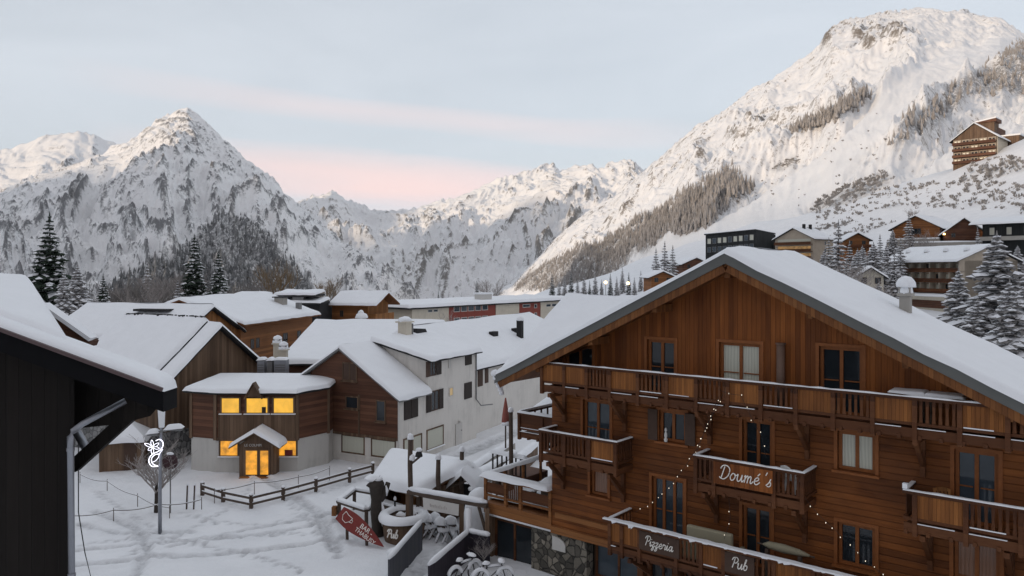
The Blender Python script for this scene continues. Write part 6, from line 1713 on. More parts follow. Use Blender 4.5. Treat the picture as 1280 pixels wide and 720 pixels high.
m = M(); m.box(-2.0, .2, 0, 1.8, 2.4, 2.9); m.build('deck', MAT['brown_h'], r); m = M(); m.box(-2.0, .2, -.04, .04, 3.75, 3.83); [m.box(-1.95 + k * .3, -1.89 + k * .3, -.03, .03, 2.9, 3.75) for k in range(8)]; m.build('railing', MAT['shutter'], r); s = M(); snow_patch(s, (-2.05, -.12, 3.84), (.2, -.12, 3.84), (.2, .14, 3.84), (-2.05, .14, 3.84), .14, (1, 1, 1, 1), (5, 2), 4, .02); s.build('snow', MAT['snow'], r, True)
m = M()
for x in (-1.8, 0): m.box(x - .1, x + .1, .2, .4, -.2, 2.4)
m.build('post', MAT['post'], r)

# snowed bicycles and a frosted bush by the shop window


def bicycle(loc, rz, label):
    r = empty('bicycle', loc, rz, label, 'bicycle', 'snowed bicycles by the shop window')
    for x in (-.52, .52):
        m = M(); n = 22; vs = []
        M_ = [(x + .34 * math.cos(2 * math.pi * i / n), 0, .34 + .34 * math.sin(2 * math.pi * i / n)) for i in range(n + 1)]
        m.path(M_, .028, 6); w = m.build('wheel', MAT['wire'], r, True); m = M()
        for i in range(8): a = i * math.pi / 8; m.tube((x + .32 * math.cos(a), 0, .34 + .32 * math.sin(a)), (x - .32 * math.cos(a), 0, .34 - .32 * math.sin(a)), .004, .004, 4)
        m.build('spokes', MAT['steel'], w); s = M(); s.path([(x + .36 * math.cos(R(a)), 0, .37 + .38 * math.sin(R(a))) for a in range(5, 180, 14)], [.03] + [.085] * 11 + [.03], 8); s.build('snow', MAT['snow'], w, True)
    m = M()
    for a, b in (((-.52, .34), (-.18, .34)), ((-.52, .34), (-.25, .82)), ((-.18, .34), (-.27, .9)), ((-.18, .34), (.36, .78)), ((-.25, .82), (.36, .82)), ((.52, .34), (.36, .95))): m.tube((a[0], 0, a[1]), (b[0], 0, b[1]), .022, .022, 6)
    m.build('frame', MAT['wire'], r); m = M(); m.path([(.28, -.28, .98), (.38, -.2, 1.0), (.37, 0, .97), (.38, .2, 1.0), (.28, .28, .98)], .018, 6); m.build('handlebar', MAT['wire'], r); m = M(); m.blob((-.28, 0, .92), .15, .08, .05, 1); m.build('saddle', MAT['wire'], r, True)
    s = M(); s.blob((-.28, 0, .96), .17, .11, .12, 2, base=-.1); s.beam((-.2, 0, .86), (.34, 0, .86), .07, .07); s.blob((.36, 0, 1.02), .14, .28, .09, 3, base=-.1); s.build('snow', MAT['snow'], r, True)
    return r


bicycle(G(581, 727), .75, 'left snow laden bicycle behind the dark board screen')
bicycle(G(616, 733), .25, 'right snow laden bicycle under the shop window')
q = G(604, 709); bu = empty('frosted_bush', q, 0, 'frosted bush between the bicycles and the shop window', 'bush')
q = G(648, 745); r = empty('snow_heap', q, 0, 'snow bank along the foot of the shop window at the bottom edge', 'snow heap'); s = M(); s.blob((0, 0, 0), 1.2, .7, .55, 21, .3, 16, 8); s.blob((1.0, -.5, 0), 1.0, .6, .5, 22, .3); s.build('heap', MAT['snow'], r, True)


# ================================================================== buildings up the right slope
def eaves_snow(root, quads, th, seed):
    m = M(); s = M()
    for i, (a, b, c, d) in enumerate(quads):
        slab(m, a, b, c, d, .22); snow_patch(s, *[(p[0], p[1], p[2] + .02) for p in (a, b, c, d)], th, (1, 1, 0, 1), (10, 6), seed + i, .08, .1)
    hr = m.build('roof', MAT['dark'], root); s.build('snow', MAT['snow_far'], hr, True)
    return hr


# hotel with three rows of loggias
pL, pR = P(1107, 392, 226), P(1199, 392, 197)
d_ = pR - pL; az = math.atan2(d_.y, d_.x); O_ = (pL.x, pL.y, 0); Wd = math.hypot(d_.x, d_.y)
ht = empty('loggia_hotel', O_, az, 'long beige hotel with three rows of brown loggias under a snowy roof', 'hotel'); HF = frame(O_, az)
ze = hit(HF, 1, 0, 1150, 327).z; zb = ze - 8.6
m = M(); m.box(.1, Wd, 1.6, 17, -6, ze + .1); m.hexa([(Wd, 0, -6), (Wd, 17, -6), (Wd, 17, ze), (Wd, 8.5, ze + 3.9), (Wd, 0, ze)], [(Wd - .4, 0, -6), (Wd - .4, 17, -6), (Wd - .4, 17, ze), (Wd - .4, 8.5, ze + 3.9), (Wd - .4, 0, ze)]); m.build('wall', MAT['beige'], ht)
nb = 8
for k in range(3):
    z0 = ze - 2.75 * (k + 1)
    m = M(); m.box(0, Wd, 0, 1.59, z0 - .12, z0 + .12); m.build('balcony_slab', MAT['concrete'], ht)
    m = M(); m.box(0, Wd - .41, -.08, -.0, z0 - .15, z0 + .95); m.build('balcony_front', MAT['rail'], ht)
    for i in range(nb):
        a, b = Wd * i / nb, Wd * (i + 1) / nb
        window(ht, FR(1.58), a + .5, b - .5, z0 + .15, z0 + 2.2, MAT['frame_w'], MAT['curtain'] if (i * 3 + k) % 4 else MAT['glass'], .1, 1, 0, .03, -.01, name='balcony_door')
for i in range(nb + 1): x = min(Wd * i / nb, Wd - .3); m = M(); m.box(x - .12, x + .12, .005, 1.58, zb + .12, ze); m.build('party_wall', MAT['beige'], ht)
eaves_snow(ht, [((-1, -1.4, ze - .1), (Wd + .8, -1.4, ze - .1), (Wd + .8, 8.5, ze + 4.0), (-1, 8.5, ze + 4.0)), ((Wd + .8, 18, ze - .1), (-1, 18, ze - .1), (-1, 8.5, ze + 4.0), (Wd + .8, 8.5, ze + 4.0))], .45, 201)
for px in (1135, 1158, 1182, 1208): q = hit(HF, 1, 4.2, px, 314); x = q.x; m = M(); m.box(x - .5, x + .5, 3.8, 4.8, ze + 1.2, ze + 2.9); c2 = m.build('chimney', MAT['concrete'], ht); s = M(); s.blob((x, 4.3, ze + 3.0), .8, .7, .8, px); s.build('snow_cap', MAT['snow_far'], c2, True)
m = M(); m.box(-.5, Wd + 4, -5, -.1, -6, zb - .6); an = m.build('podium', MAT['cream'], ht); s = M(); snow_patch(s, (-.5, -5, zb - .59), (Wd + 4, -5, zb - .59), (Wd + 4, -.1, zb - .4), (-.5, -.1, zb - .4), .4, (1, 1, 0, 1), (10, 3), 205, .1); s.build('snow', MAT['snow_far'], an, True)
m = M(); m.box(.5, Wd + 2, -5.06, -5.01, zb - 3.6, zb - 1.6); m.build('shop_front', MAT['brown_h'], an)
for k, z in ((0, ze - 1.6),): pass

# black hotel with a band of windows
pL, pR = P(882, 305, 335), P(945, 300, 318); d_ = pR - pL; az = math.atan2(d_.y, d_.x); O_ = (pL.x, pL.y, 0); Wd = math.hypot(d_.x, d_.y); BF2 = frame(O_, az)
bh = empty('black_hotel', O_, az, 'black clad hotel block with a glass band and thin flat roof', 'hotel')
z1, z2 = hit(BF2, 1, 0, 883, 294).z, hit(BF2, 1, 0, 945, 288).z
m = M(); m.hexa([(0, 0, 0), (Wd, 0, 0), (Wd, 17, 0), (0, 17, 0)], [(0, 0, z1), (Wd, 0, z2), (Wd, 17, z2 - 1.2), (0, 17, z1)]); m.build('wall', MAT['black'], bh)
m = M(); e = .5; m.hexa([(-e, -e, z1 + .05), (Wd + .05, -e, z2 + .05), (Wd + .05, 17, z2 - 1.0), (-e, 17, z1)], [(-e, -e, z1 + .5), (Wd + .05, -e, z2 + .5), (Wd + .05, 17, z2 - .6), (-e, 17, z1 + .5)]); hr = m.build('roof', MAT['black'], bh)
s = M(); snow_patch(s, (-e, -e, z1 + .52), (Wd + .05, -e, z2 + .52), (Wd + .05, 17, z2 - .58), (-e, 17, z1 + .52), .35, (1, 1, 1, 1), (6, 4), 211, .05); s.build('snow', MAT['snow_far'], hr, True)
n = 9
for i in range(n):
    a, b = Wd * (i + .35) / (n + .5), Wd * (i + 1.1) / (n + .5); zt_ = z1 + (z2 - z1) * i / n - 1.5; window(bh, FR(0), a, b, zt_ - 2.4, zt_, MAT['steel'], MAT['curtain'] if i % 3 != 1 else MAT['glass_b'], .12, 0, 0, .1, -.02)
    window(bh, FR(0), a, b, zt_ - 6.0, zt_ - 3.8, MAT['steel'], MAT['glass_b'], .12, 0, 0, .1, -.02)
m = M(); m.box(Wd + .01, Wd + .5, 1, 15.5, 0, z2 - 7.5); m.build('lower_wall', MAT['grey'], bh)
m = M(); m.box(Wd + 1, Wd + 9, 13, 18, 0, z2 - 4.0); m.build('side_block', MAT['black'], bh)

def chalet_small(name, label, px0, px1, pye, pya, D, rz, mat, depth=9, down=14, ov=.9, seed=0, wins=2, sn=.4, zb=None):
    """gable facing us between two photo columns, eave and apex heights from the photo"""
    c_ = P((px0 + px1) / 2, pye, D); hw = (px1 - px0) / 2 / F * D; zt_ = P(0, pya, D).z; ze = c_.z
    r = empty(name, (c_.x, c_.y, 0), rz, label, 'house'); zb = ze - down if zb is None else zb
    gable_walls(r, -hw, hw, 0, depth, zb, ze, ze, zt_ - .3, mat)
    gable_roof(r, -hw, hw, 0, depth, ze, ze, zt_, 0, ov=ov, oy=1.0, th=.25, sn=sn, seed=seed, n=(6, 6), snow=MAT['snow_far'])
    for i in range(wins):
        x = -hw * .55 + hw * 1.1 * i / max(1, wins - 1); window(r, FR(0), x - .6, x + .6, ze - 1.9, ze - .5, MAT['post'], MAT['glass'], .12, 1, 0, .06, -.02)
        window(r, FR(0), x - .6, x + .6, ze - 4.6, ze - 3.2, MAT['post'], MAT['glass'], .12, 1, 0, .06, -.02)
    return r, hw, ze


r, hw, ze = chalet_small('balcony_house', 'beige house with stacked lit balconies next to the black hotel', 966, 1019, 298, 285, 292, -.9, MAT['beige'], depth=14, seed=221, wins=0, sn=.4, down=22)
for k in range(4):
    z0 = ze - 2.7 * k - 2.4
    m = M(); m.box(-hw + .4, hw - .4, -1.5, -.01, z0 - .1, z0 + .1); m.box(-hw + .4, hw - .4, -1.5, -1.4, z0 + .1, z0 + 1.0); m.build('balcony', MAT['rail'], r)
    m = M(); m.box(-hw + 1.2, hw - 1.2, -.06, -.011, z0 + .1, z0 + 2.1); m.build('balcony_door', MAT['curtain'] if k < 1 else emit_mat('lit_flat', (1, .55, .18), .30, .7, .8), r)
for x in (5.0, 9.5): m = M(); m.box(.4, 1.3, x, x + .9, ze + 2.4, ze + 5.6); m.build('chimney', MAT['dark'], r)
for k in range(3): window(r, SR(hw), 7.5, 8.8, ze - 2.6 - 2.8 * k, ze - 1.1 - 2.8 * k, MAT['pale'], MAT['glass'], .1, 0)
r, hw, ze = chalet_small('brown_chalet', 'small brown chalet half hidden by frosted trees', 1057, 1086, 299, 291, 262, -.1, MAT['orange_h'], seed=231)
m = M(); m.box(-hw - .3, hw + .3, -1.3, -.01, ze - 2.9, ze - 2.7); m.box(-hw - .3, hw + .3, -1.3, -1.2, ze - 2.7, ze - 1.8); m.build('balcony', MAT['rail'], r)
# brown hall with a small gable in front
r, hw, ze = chalet_small('brown_hall', 'broad brown timber hall with a snowy roof above the loggia hotel', 1118, 1172, 284, 269.5, 264, -.8, MAT['orange_h'], depth=24, seed=241, wins=0, sn=.45, ov=1.4)
m = M(); m.box(-hw - 1, hw + 1, -3.2, -1.4, 0, ze - 4.2); t_ = m.build('terrace_wall', MAT['concrete'], r); s = M(); snow_patch(s, (-hw - 1, -3.2, ze - 4.19), (hw + 1, -3.2, ze - 4.19), (hw + 1, -1.4, ze - 4.19), (-hw - 1, -1.4, ze - 4.19), .4, (1, 1, 1, 1), (8, 2), 243, .05); s.build('snow', MAT['snow_far'], t_, True)
window(r, FR(0), -1.6, 1.6, ze - 2.4, ze - .4, MAT['post'], MAT['glass'], .15, 2, 0, .08, -.02)
r, hw, ze = chalet_small('brown_chalet', 'small brown gabled chalet with two wall lamps between hall and dark lodge', 1184, 1226, 289, 272.5, 246, -.45, MAT['brown_h'], seed=251, wins=1, depth=16, ov=1.3)
m = M(); m.box(-hw - 9, hw + 2, -5.0, -3.0, 0, ze - 3.6); t_ = m.build('terrace_wall', MAT['concrete'], r); s = M(); snow_patch(s, (-hw - 9, -5.0, ze - 3.59), (hw + 2, -5.0, ze - 3.59), (hw + 2, -3.0, ze - 3.59), (-hw - 9, -3.0, ze - 3.59), .4, (1, 1, 1, 1), (8, 2), 244, .05); s.build('snow', MAT['snow_far'], t_, True)
for sx in (-1, 1): m = M(); m.blob((sx * (hw + .2), -.5, ze - .9), .32, .3, .4, 3); m.build('wall_lamp', MAT['lamp'], r, True)
# dark lodge at the right edge
pL, pR = P(1228, 300, 238), P(1330, 300, 222); d_ = pR - pL; az = math.atan2(d_.y, d_.x); r = empty('dark_lodge', (pL.x, pL.y, 0), az, 'almost black timber lodge with pale windows at the right edge', 'lodge'); Wd = math.hypot(d_.x, d_.y); LF = frame((pL.x, pL.y, 0), az)
ze = hit(LF, 1, 0, 1240, 279).z
m = M(); m.box(0, Wd, 0, 12, 0, ze); m.build('wall', MAT['black'], r)
eaves_snow(r, [((-3, -2.5, ze - .3), (Wd + 1, -2.5, ze - .3), (Wd + 1, 8, ze + 1.8), (-3, 8, ze + 1.8))], .5, 261)
for k in range(5): x = 2.0 + k * 4.6; window(r, FR(0), x, x + 1.3, ze - 3.6, ze - 1.4, MAT['pale'], MAT['curtain'], .12, 0, 0, .08, -.02)
m = M(); m.box(-.5, Wd, -3, -.01, ze - 5.4, ze - 5.2); m.box(-.5, Wd, -3, -2.9, ze - 5.2, ze - 4.2); m.build('balcony', MAT['concrete'], r)
# hillside hotel top right
r, hw, ze = chalet_small('hillside_hotel', 'large timber gabled hotel high on the snowy slope at the right', 1194, 1242, 172, 154, 372, -.8, MAT['brown_v'], depth=19, seed=271, wins=0, sn=.5, zb=28, ov=1.5)
for k in range(4):
    z0 = ze - 3.0 * k - 3; m = M(); m.box(-hw, hw, -1.8, -.01, z0 - .15, z0 + .15); m.box(-hw, hw, -1.8, -1.7, z0 + .15, z0 + 1.1)
    m.build('balcony', MAT['brown_h'], r)
    for i in range(5): x = -hw + 2 * hw * (i + .5) / 5; window(r, FR(0), x - 1.7, x + 1.7, z0 + .3, z0 + 2.5, MAT['beige'], MAT['glass'] if (i + k) % 3 else MAT['curtain'], .5, 1, 0, .06, -.02)
m = M(); m.box(hw + .01, hw + .3, .5, 18.6, 28, ze - .5); m.build('side_wall', MAT['cream'], r)
m = M(); m.box(hw - 4.0, hw + 5, 20, 40, 28, ze + 2); wg = m.build('wing', MAT['brown_v'], r); s = M(); s.box(hw - 4.4, hw + 5.4, 19.6, 40.5, ze + 2, ze + 2.7); s.build('snow', MAT['snow_far'], wg)
m = M(); m.box(-2, 5, 14, 22, ze, ze + 9.0); tw = m.build('tower', MAT['brown_v'], r); m = M(); m.hexa([(-3, 13, ze + 9), (6, 13, ze + 9), (6, 23, ze + 9), (-3, 23, ze + 9)], [(-3, 13, ze + 9.4), (6, 13, ze + 10.6), (6, 23, ze + 10.6), (-3, 23, ze + 9.4)]); m.build('roof', MAT['brown_h'], tw); s = M(); s.hexa([(-3, 13, ze + 9.42), (6, 13, ze + 10.62), (6, 23, ze + 10.62), (-3, 23, ze + 9.42)], [(-3, 13, ze + 10.0), (6, 13, ze + 11.2), (6, 23, ze + 11.2), (-3, 23, ze + 10.0)]); s.build('snow', MAT['snow_far'], tw)
m = M(); m.box(-hw, hw - 4.2, 20, 34, ze - 4, ze + 7); m.build('rear_block', MAT['brown_h'], r)
q0, q1 = P(1245, 206, 352), P(1320, 188, 345); r = empty('retaining_wall', (q0.x, q0.y, q0.z), 0, 'slanting snow topped retaining wall below the hillside hotel', 'wall'); m = M(); m.beam((0, 0, -2), q1 - q0 - Vector((0, 0, 2)), 3, 4); m.build('wall', MAT['concrete'], r); s = M(); s.beam((0, 0, .3), q1 - q0 + Vector((0, 0, .3)), 3.3, .7); s.build('snow', MAT['snow_far'], r)
# cream house low behind the chalet roof
r, hw, ze = chalet_small('cream_house', 'small cream house with two windows between trees and loggia hotel', 1074, 1103, 344, 334, 165, -.35, MAT['cream'], depth=9, seed=281, wins=2, sn=.35)
# small roofs left of the big chalet's ridge
for (nm, lab, a, sd) in (('timber_house', 'small brown house with a flat snowy roof left of the black hotel', (853, 886, 329, 322, 285, .2, MAT['brown_h']), 291), ('timber_house', 'orange timber shed just above the left rake of the big chalet', (814, 842, 345, 339, 235, .1, MAT['orange_h']), 293)):
    chalet_small(nm, lab, *a, seed=sd, wins=2, ov=1.2)
# street lamps that are lit
for px, py, D, lab in ((757, 353, 210, 'lit street lamp left of its neighbour among the small spruces'), (785, 354, 205, 'lit street lamp right of its neighbour among the small spruces'), (1002, 323, 270, 'lit street lamp below the beige balcony house')):
    p = P(px, py, D); zg = float(ground_h(p.x, p.y)); r = empty('street_lamp', (p.x, p.y, zg), 0, lab, 'street lamp', 'lit street lamps'); h = p.z - zg
    M().tube((0, 0, -.3), (0, 0, h - .3), .1, .07, 6).build('pole', MAT['steel'], r); M().blob((0, 0, h), .42, .42, .42, 1, .02, 10, 7, -1).build('globe', MAT['lamp'], r, True)
# road with a guard rail traversing the slope
pts = [P(1005, 282, 420), P(1040, 275, 400), P(1085, 271, 385), P(1128, 269, 372)]
r = empty('guard_rail', pts[0], 0, 'thin dark guard rail of the road crossing the white slope', 'guard rail'); M().path([p - pts[0] for p in pts], .25, 5).build('rail', MAT['steel'], r)
for p in pts: v = p - pts[0]; M().tube(v - Vector((0, 0, 8)), v, .15, .15, 5).build('post', MAT['steel'], r)

# ================================================================== trees
MAT['needles'] = plain('spruce_needles', (.022, .034, .022), .9, .5, 2.5, bs=.3)
MAT['needles_f'] = plain('frosted_needles', (.23, .22, .215), .9, .5, 2.0, bs=.3)
MAT['twig'] = plain('frosted_twigs', (.33, .30, .285), .95, .3, 1.5, bs=0)
MAT['twig_t'] = plain('tan_larch_twigs', (.21, .15, .09), .95, .3, 1.5, bs=0)
MAT['twig_g'] = plain('grey_twigs', (.19, .175, .165), .95, .35, 1.5, bs=0)
MAT['tsnow'] = plain('branch_snow', (.80, .81, .84), .7, .05, 3, bs=.2)


def spruce_proto(seed, Hh=18.0, Rm=3.1, snowy=.6, levels=30, low=.06):
    rr = random.Random(seed); tr, fo, sn = M(), M(), M()
    tr.path([(0, 0, -.5), (0, 0, Hh * .5), (0, 0, Hh * .97)], [Rm * .075, Rm * .05, .03], 7)
    for l in range(levels):
        t = l / (levels - 1); z = Hh * (low + (.965 - low) * t ** .92)
        rad = Rm * ((1 - t) ** .82 * .95 + .05) * rr.uniform(.82, 1.12); nb = int(9 - 4 * t)
        a0 = rr.uniform(0, 6.28)
        for k in range(nb):
            a = a0 + 6.283 * k / nb + rr.uniform(-.25, .25); L = rad * rr.uniform(.72, 1.15); dr = rr.uniform(.18, .36) + .1 * (1 - t)
            ux, uy = math.cos(a), math.sin(a); st = 5; wv = L * rr.uniform(.20, .30) + .10
            prev = None; z0 = z + rr.uniform(-.15, .15) * Rm * .2
            for i in range(st + 1):
                f = i / st; r_ = L * f; zz = z0 + L * (.10 * f - dr * f * f - .25 * dr * f ** 3) + (.10 * L * max(0, f - .8))
                w = wv * (math.sin(math.pi * min(1, f * .85 + .12)) ** .8) * rr.uniform(.65, 1.25) * (0.12 if i == st else 1)
                c_ = Vector((ux * r_, uy * r_, zz)); sd = Vector((-uy, ux, 0)) * w; hang = rr.uniform(.3, .7) * w + .05
                cur = (c_, c_ + sd - Vector((0, 0, hang)), c_ - sd - Vector((0, 0, hang)))
                if prev:
                    fo.add([prev[0], prev[1], cur[1], cur[0]], [(0, 1, 2, 3)]); fo.add([prev[0], cur[0], cur[2], prev[2]], [(0, 1, 2, 3)])
                    if i < st:
                        for sgn in (1, 2):       # hanging twigs
                            q = cur[sgn]; d2 = prev[sgn]; fo.add([q, d2, (q + d2) / 2 + Vector((rr.uniform(-.1, .1), rr.uniform(-.1, .1), -w * rr.uniform(.5, 1.1)))], [(0, 1, 2)])
                    if rr.random() < snowy and f > .15:
                        u = Vector((0, 0, (.05 + .05 * rr.random()) * (1.9 if snowy > .9 else 1))); g = rr.uniform(.5, .95) + (.12 if snowy > .9 else 0)
                        P0, P1 = prev[0] + u * (1 + w), cur[0] + u * (1 + w)
                        sn.add([P0, prev[0].lerp(prev[1], g) + u, cur[0].lerp(cur[1], g) + u, P1], [(0, 1, 2, 3)]); sn.add([P0, P1, cur[0].lerp(cur[2], g) + u, prev[0].lerp(prev[2], g) + u], [(0, 1, 2, 3)])
                prev = cur
    fo.path([(0, 0, Hh * .93), (0, 0, Hh)], [.12, .02], 5)
    return tr, fo, sn


def make_spruce(seed, **kw):
    mat = kw.pop('mat', MAT['needles']); tr, fo, sn = spruce_proto(seed, **kw)
    me = [tr.build('trunk', MAT['bark']), fo.build('crown', mat), sn.build('snow', MAT['tsnow'], None, True)]
    out = [o.data for o in me]
    for o in me: bpy.data.objects.remove(o)
    return out, kw.get('Hh', 18.0)


THICK = ['frosted spruce just right of the tall slender one, by the small brown chalet', 'snow laden spruce in front of the small brown chalet door side', 'frosted spruce right below the small brown chalet', 'frosted spruce between small brown chalet and brown hall, upper one', 'snow laden spruce closest to the left corner of the brown hall', 'snow laden spruce behind the left roof corner of the loggia hotel', 'snow laden spruce left of the cream house', 'lowest frosted spruce in front of the cream house', 'frosted spruce at the right wall of the beige balcony house', 'snow laden spruce below the right wall of the beige balcony house', 'frosted spruce behind the top of the great right edge spruce', 'snow laden spruce behind the great one, under the dark lodge']
SPR = [make_spruce(1), make_spruce(2, snowy=.5, Rm=3.4), make_spruce(3, Rm=2.4, snowy=.75, levels=24), make_spruce(4, Rm=3.6, snowy=.98, levels=32, mat=MAT['needles_f']), make_spruce(5, Rm=2.6, snowy=.9, levels=22, mat=MAT['needles_f'])]


def spruce(px, pytop, D, kind, label, group='snow dusted spruces', wide=1.0, zg=None, name='spruce_tree'):
    p = P(px, pytop, D); zg = float(ground_h(p.x, p.y)) if zg is None else zg; h = p.z - zg
    me, h0 = SPR[kind]; s = h / h0; r = empty(name, (p.x, p.y, zg), rnd.uniform(0, 6.28), label, 'tree', group)
    for n_, d in zip(('trunk', 'crown', 'snow'), me):
        o = bpy.data.objects.new(n_, d); C.objects.link(o); o.parent = r; o.scale = (s * wide, s * wide, s)
    return r


spruce(62, 264, 130, 1, 'tallest dark spruce at the left edge, above the near snowy roof', wide=1.45)
spruce(97, 330, 112, 3, 'snow laden spruce right of the tallest one, above the snowed house roof', wide=1.5)
spruce(80, 338, 104, 3, 'snow laden spruce squeezed under the tallest one', wide=1.3)
spruce(129, 342, 125, 0, 'small dark pointed spruce standing alone right of the left clump', wide=1.2)
spruce(112, 352, 118, 4, 'lowest frosted spruce of the left clump', wide=1.1)
spruce(243, 292, 150, 0, 'tall dark spruce with white boughs above the long snowy roof, taller of the middle pair', wide=1.3)
spruce(273, 314, 148, 0, 'dark spruce with white boughs, shorter of the middle pair', wide=1.4)
spruce(222, 348, 150, 4, 'low frosted spruce left of the middle pair', wide=1.2)
spruce(184, 322, 165, 4, 'faint frosted spruce among the bare trees left of the middle pair', wide=.9)
spruce(318, 353, 180, 2, 'tiny spruce behind the orange log house roof', wide=.9)
spruce(1246, 288, 72, 3, 'great snow laden spruce at the right edge, in front of the dark lodge', 'heavy snow laden spruces on the right', wide=1.95)
spruce(1198, 334, 76, 3, 'slimmer snow laden spruce in front of the loggia hotel gable', 'heavy snow laden spruces on the right', wide=1.6)
spruce(1290, 330, 66, 3, 'snow laden spruce cut off by the right edge', 'heavy snow laden spruces on the right', wide=1.9)
spruce(1222, 372, 70, 3, 'snow laden spruce filling the gap low between the two big ones', 'heavy snow laden spruces on the right', wide=2.0)
spruce(1048, 274, 215, 4, 'tall slender frosted spruce beside the beige balcony house', wide=1.3)
spruce(1136, 264, 262, 4, 'slender frosted spruce just left of the brown hall', wide=1.3)
spruce(1092, 302, 185, 3, 'broad snow laden spruce left of the loggia hotel', 'heavy snow laden spruces on the right', wide=1.7)
spruce(1108, 304, 195, 3, 'middle one of the snow laden spruces left of the loggia hotel', 'heavy snow laden spruces on the right', wide=1.1)
spruce(1126, 296, 215, 4, 'frosted spruce directly behind the left end of the loggia hotel roof', 'heavy snow laden spruces on the right', wide=1.2)
spruce(1098, 352, 150, 3, 'low snow laden spruce in front of the cream house', 'heavy snow laden spruces on the right', wide=1.7)
spruce(1072, 310, 172, 3, 'snow laden spruce half hiding the small brown chalet', 'heavy snow laden spruces on the right', wide=1.5)
spruce(1118, 312, 182, 4, 'frosted spruce leaning over the left end of the loggia hotel', 'heavy snow laden spruces on the right', wide=1.5)
spruce(1058, 322, 160, 4, 'frosted spruce below the tall slender one', 'heavy snow laden spruces on the right', wide=1.5)
spruce(1262, 348, 60, 3, 'nearest snow laden spruce low at the right edge', 'heavy snow laden spruces on the right', wide=1.7)
spruce(1180, 392, 80, 3, 'short snow laden spruce left of the slimmer one before the hotel gable', 'heavy snow laden spruces on the right', wide=1.5)
for i, (px, py, D, k, wd) in enumerate(((1062, 300, 225, 4, 1.4), (1078, 306, 205, 3, 1.5), (1084, 318, 178, 4, 1.5), (1100, 292, 240, 4, 1.4), (1116, 286, 250, 3, 1.4), (1124, 306, 228, 3, 1.5), (1070, 346, 148, 3, 1.6), (1088, 362, 140, 4, 1.7), (1036, 296, 240, 4, 1.4), (1030, 312, 215, 3, 1.5), (1250, 300, 215, 4, 1.4), (1272, 306, 205, 3, 1.5))):
    spruce(px, py, D, k, THICK[i], 'frosted thicket among the right hand buildings', wide=wd)
spruce(1222, 282, 232, 4, 'small frosted spruce in front of the dark lodge terrace', wide=.9)
ROW = [(690, 341), (699, 350), (706, 344), (714, 338), (722, 348), (730, 342), (737, 350), (744, 340), (752, 349), (763, 341), (771, 345), (778, 334), (786, 340), (793, 346), (801, 338), (808, 345)]
for i, (px, py) in enumerate(ROW):
    spruce(px, py, 330 + (i * 37) % 60, 4 if i % 3 else 2, 'small frosted spruce in the row behind the long flat block', 'row of small spruces behind the flat block', wide=1.25)
for px, py, lab in ((820, 309, 'left spruce of the trio above the orange shed'), (831, 301, 'tallest spruce of the trio above the orange shed'), (841, 306, 'right spruce of the trio above the orange shed')):
    spruce(px, py, 260, 4, lab, 'trio of spruces above the orange shed', wide=1.3)
spruce(596, 350, 330, 2, 'dark frosted spruce just behind the stair head of the flat block', wide=1.3)
spruce(548, 361, 300, 2, 'faint little spruce behind the left part of the flat block', wide=.8)


def bare_proto(seed, Hh=9.0, spread=.55, n0=9, frost=True):
    rr = random.Random(seed); tr, cr = M(), M()

    def grow(p, d, L, r, lev, m_):
        q = p + d * L; mid = (p + q) / 2 + Vector((rr.uniform(-1, 1), rr.uniform(-1, 1), rr.uniform(-.3, .6))) * L * .08
        m_.path([p, mid, q], [r, r * .8, r * .6], 5 if lev < 2 else 3)
        if lev >= 4: return
        k = 4 if lev < 3 else 3
        for i in range(k):
            t = rr.uniform(.35, 1.0); b = p.lerp(q, t)
            a = rr.uniform(0, 6.28); e = Vector((math.cos(a), math.sin(a), rr.uniform(.1, .9))).normalized()
            nd = (d * rr.uniform(.5, .9) + e * spread * rr.uniform(.8, 1.5) + Vector((0, 0, .12))).normalized()
            grow(b, nd, L * rr.uniform(.5, .74), max(.012, r * .5), lev + 1, cr)
    tr.path([(0, 0, -.4), (.05, 0, Hh * .15), (0, .05, Hh * .32)], [Hh * .022, Hh * .018, Hh * .014], 7)
    for i in range(n0):
        a = 6.283 * i / n0 + rr.uniform(-.3, .3); up_ = rr.uniform(.5, 1.6); d = Vector((math.cos(a), math.sin(a), up_)).normalized()
        grow(Vector((0, 0, Hh * rr.uniform(.18, .34))), d, Hh * rr.uniform(.22, .34), Hh * .009, 1, cr)
    return tr, cr


def make_bare(seed, mats, **kw):
    tr, cr = bare_proto(seed, **kw); a, b = tr.build('trunk', mats[0]), cr.build('crown', mats[1]); zmax = max(v.co.z for v in b.data.vertices); out = ([a.data, b.data], zmax)
    for o in (a, b): bpy.data.objects.remove(o)
    return out


BR = [make_bare(1, (MAT['bark'], MAT['twig'])), make_bare(2, (MAT['bark'], MAT['twig']), n0=11, spread=.7), make_bare(3, (MAT['bark'], MAT['twig_t']), spread=.45, n0=12), make_bare(4, (MAT['bark'], MAT['twig_g']), n0=11)]


def bare(px, pytop, D, kind, label, group='bare frosted trees', wide=1.0, zg=None, root=None):
    p = P(px, pytop, D); zg = float(ground_h(p.x, p.y)) if zg is None else zg
    me, h0 = BR[kind]; s = (p.z - zg) / h0; r = root or empty('bare_tree', (p.x, p.y, zg), rnd.uniform(0, 6.28), label, 'tree', group)
    for n_, d in zip(('trunk', 'crown'), me):
        o = bpy.data.objects.new(n_, d); C.objects.link(o); o.parent = r; o.scale = (s * wide, s * wide, s)
    return r


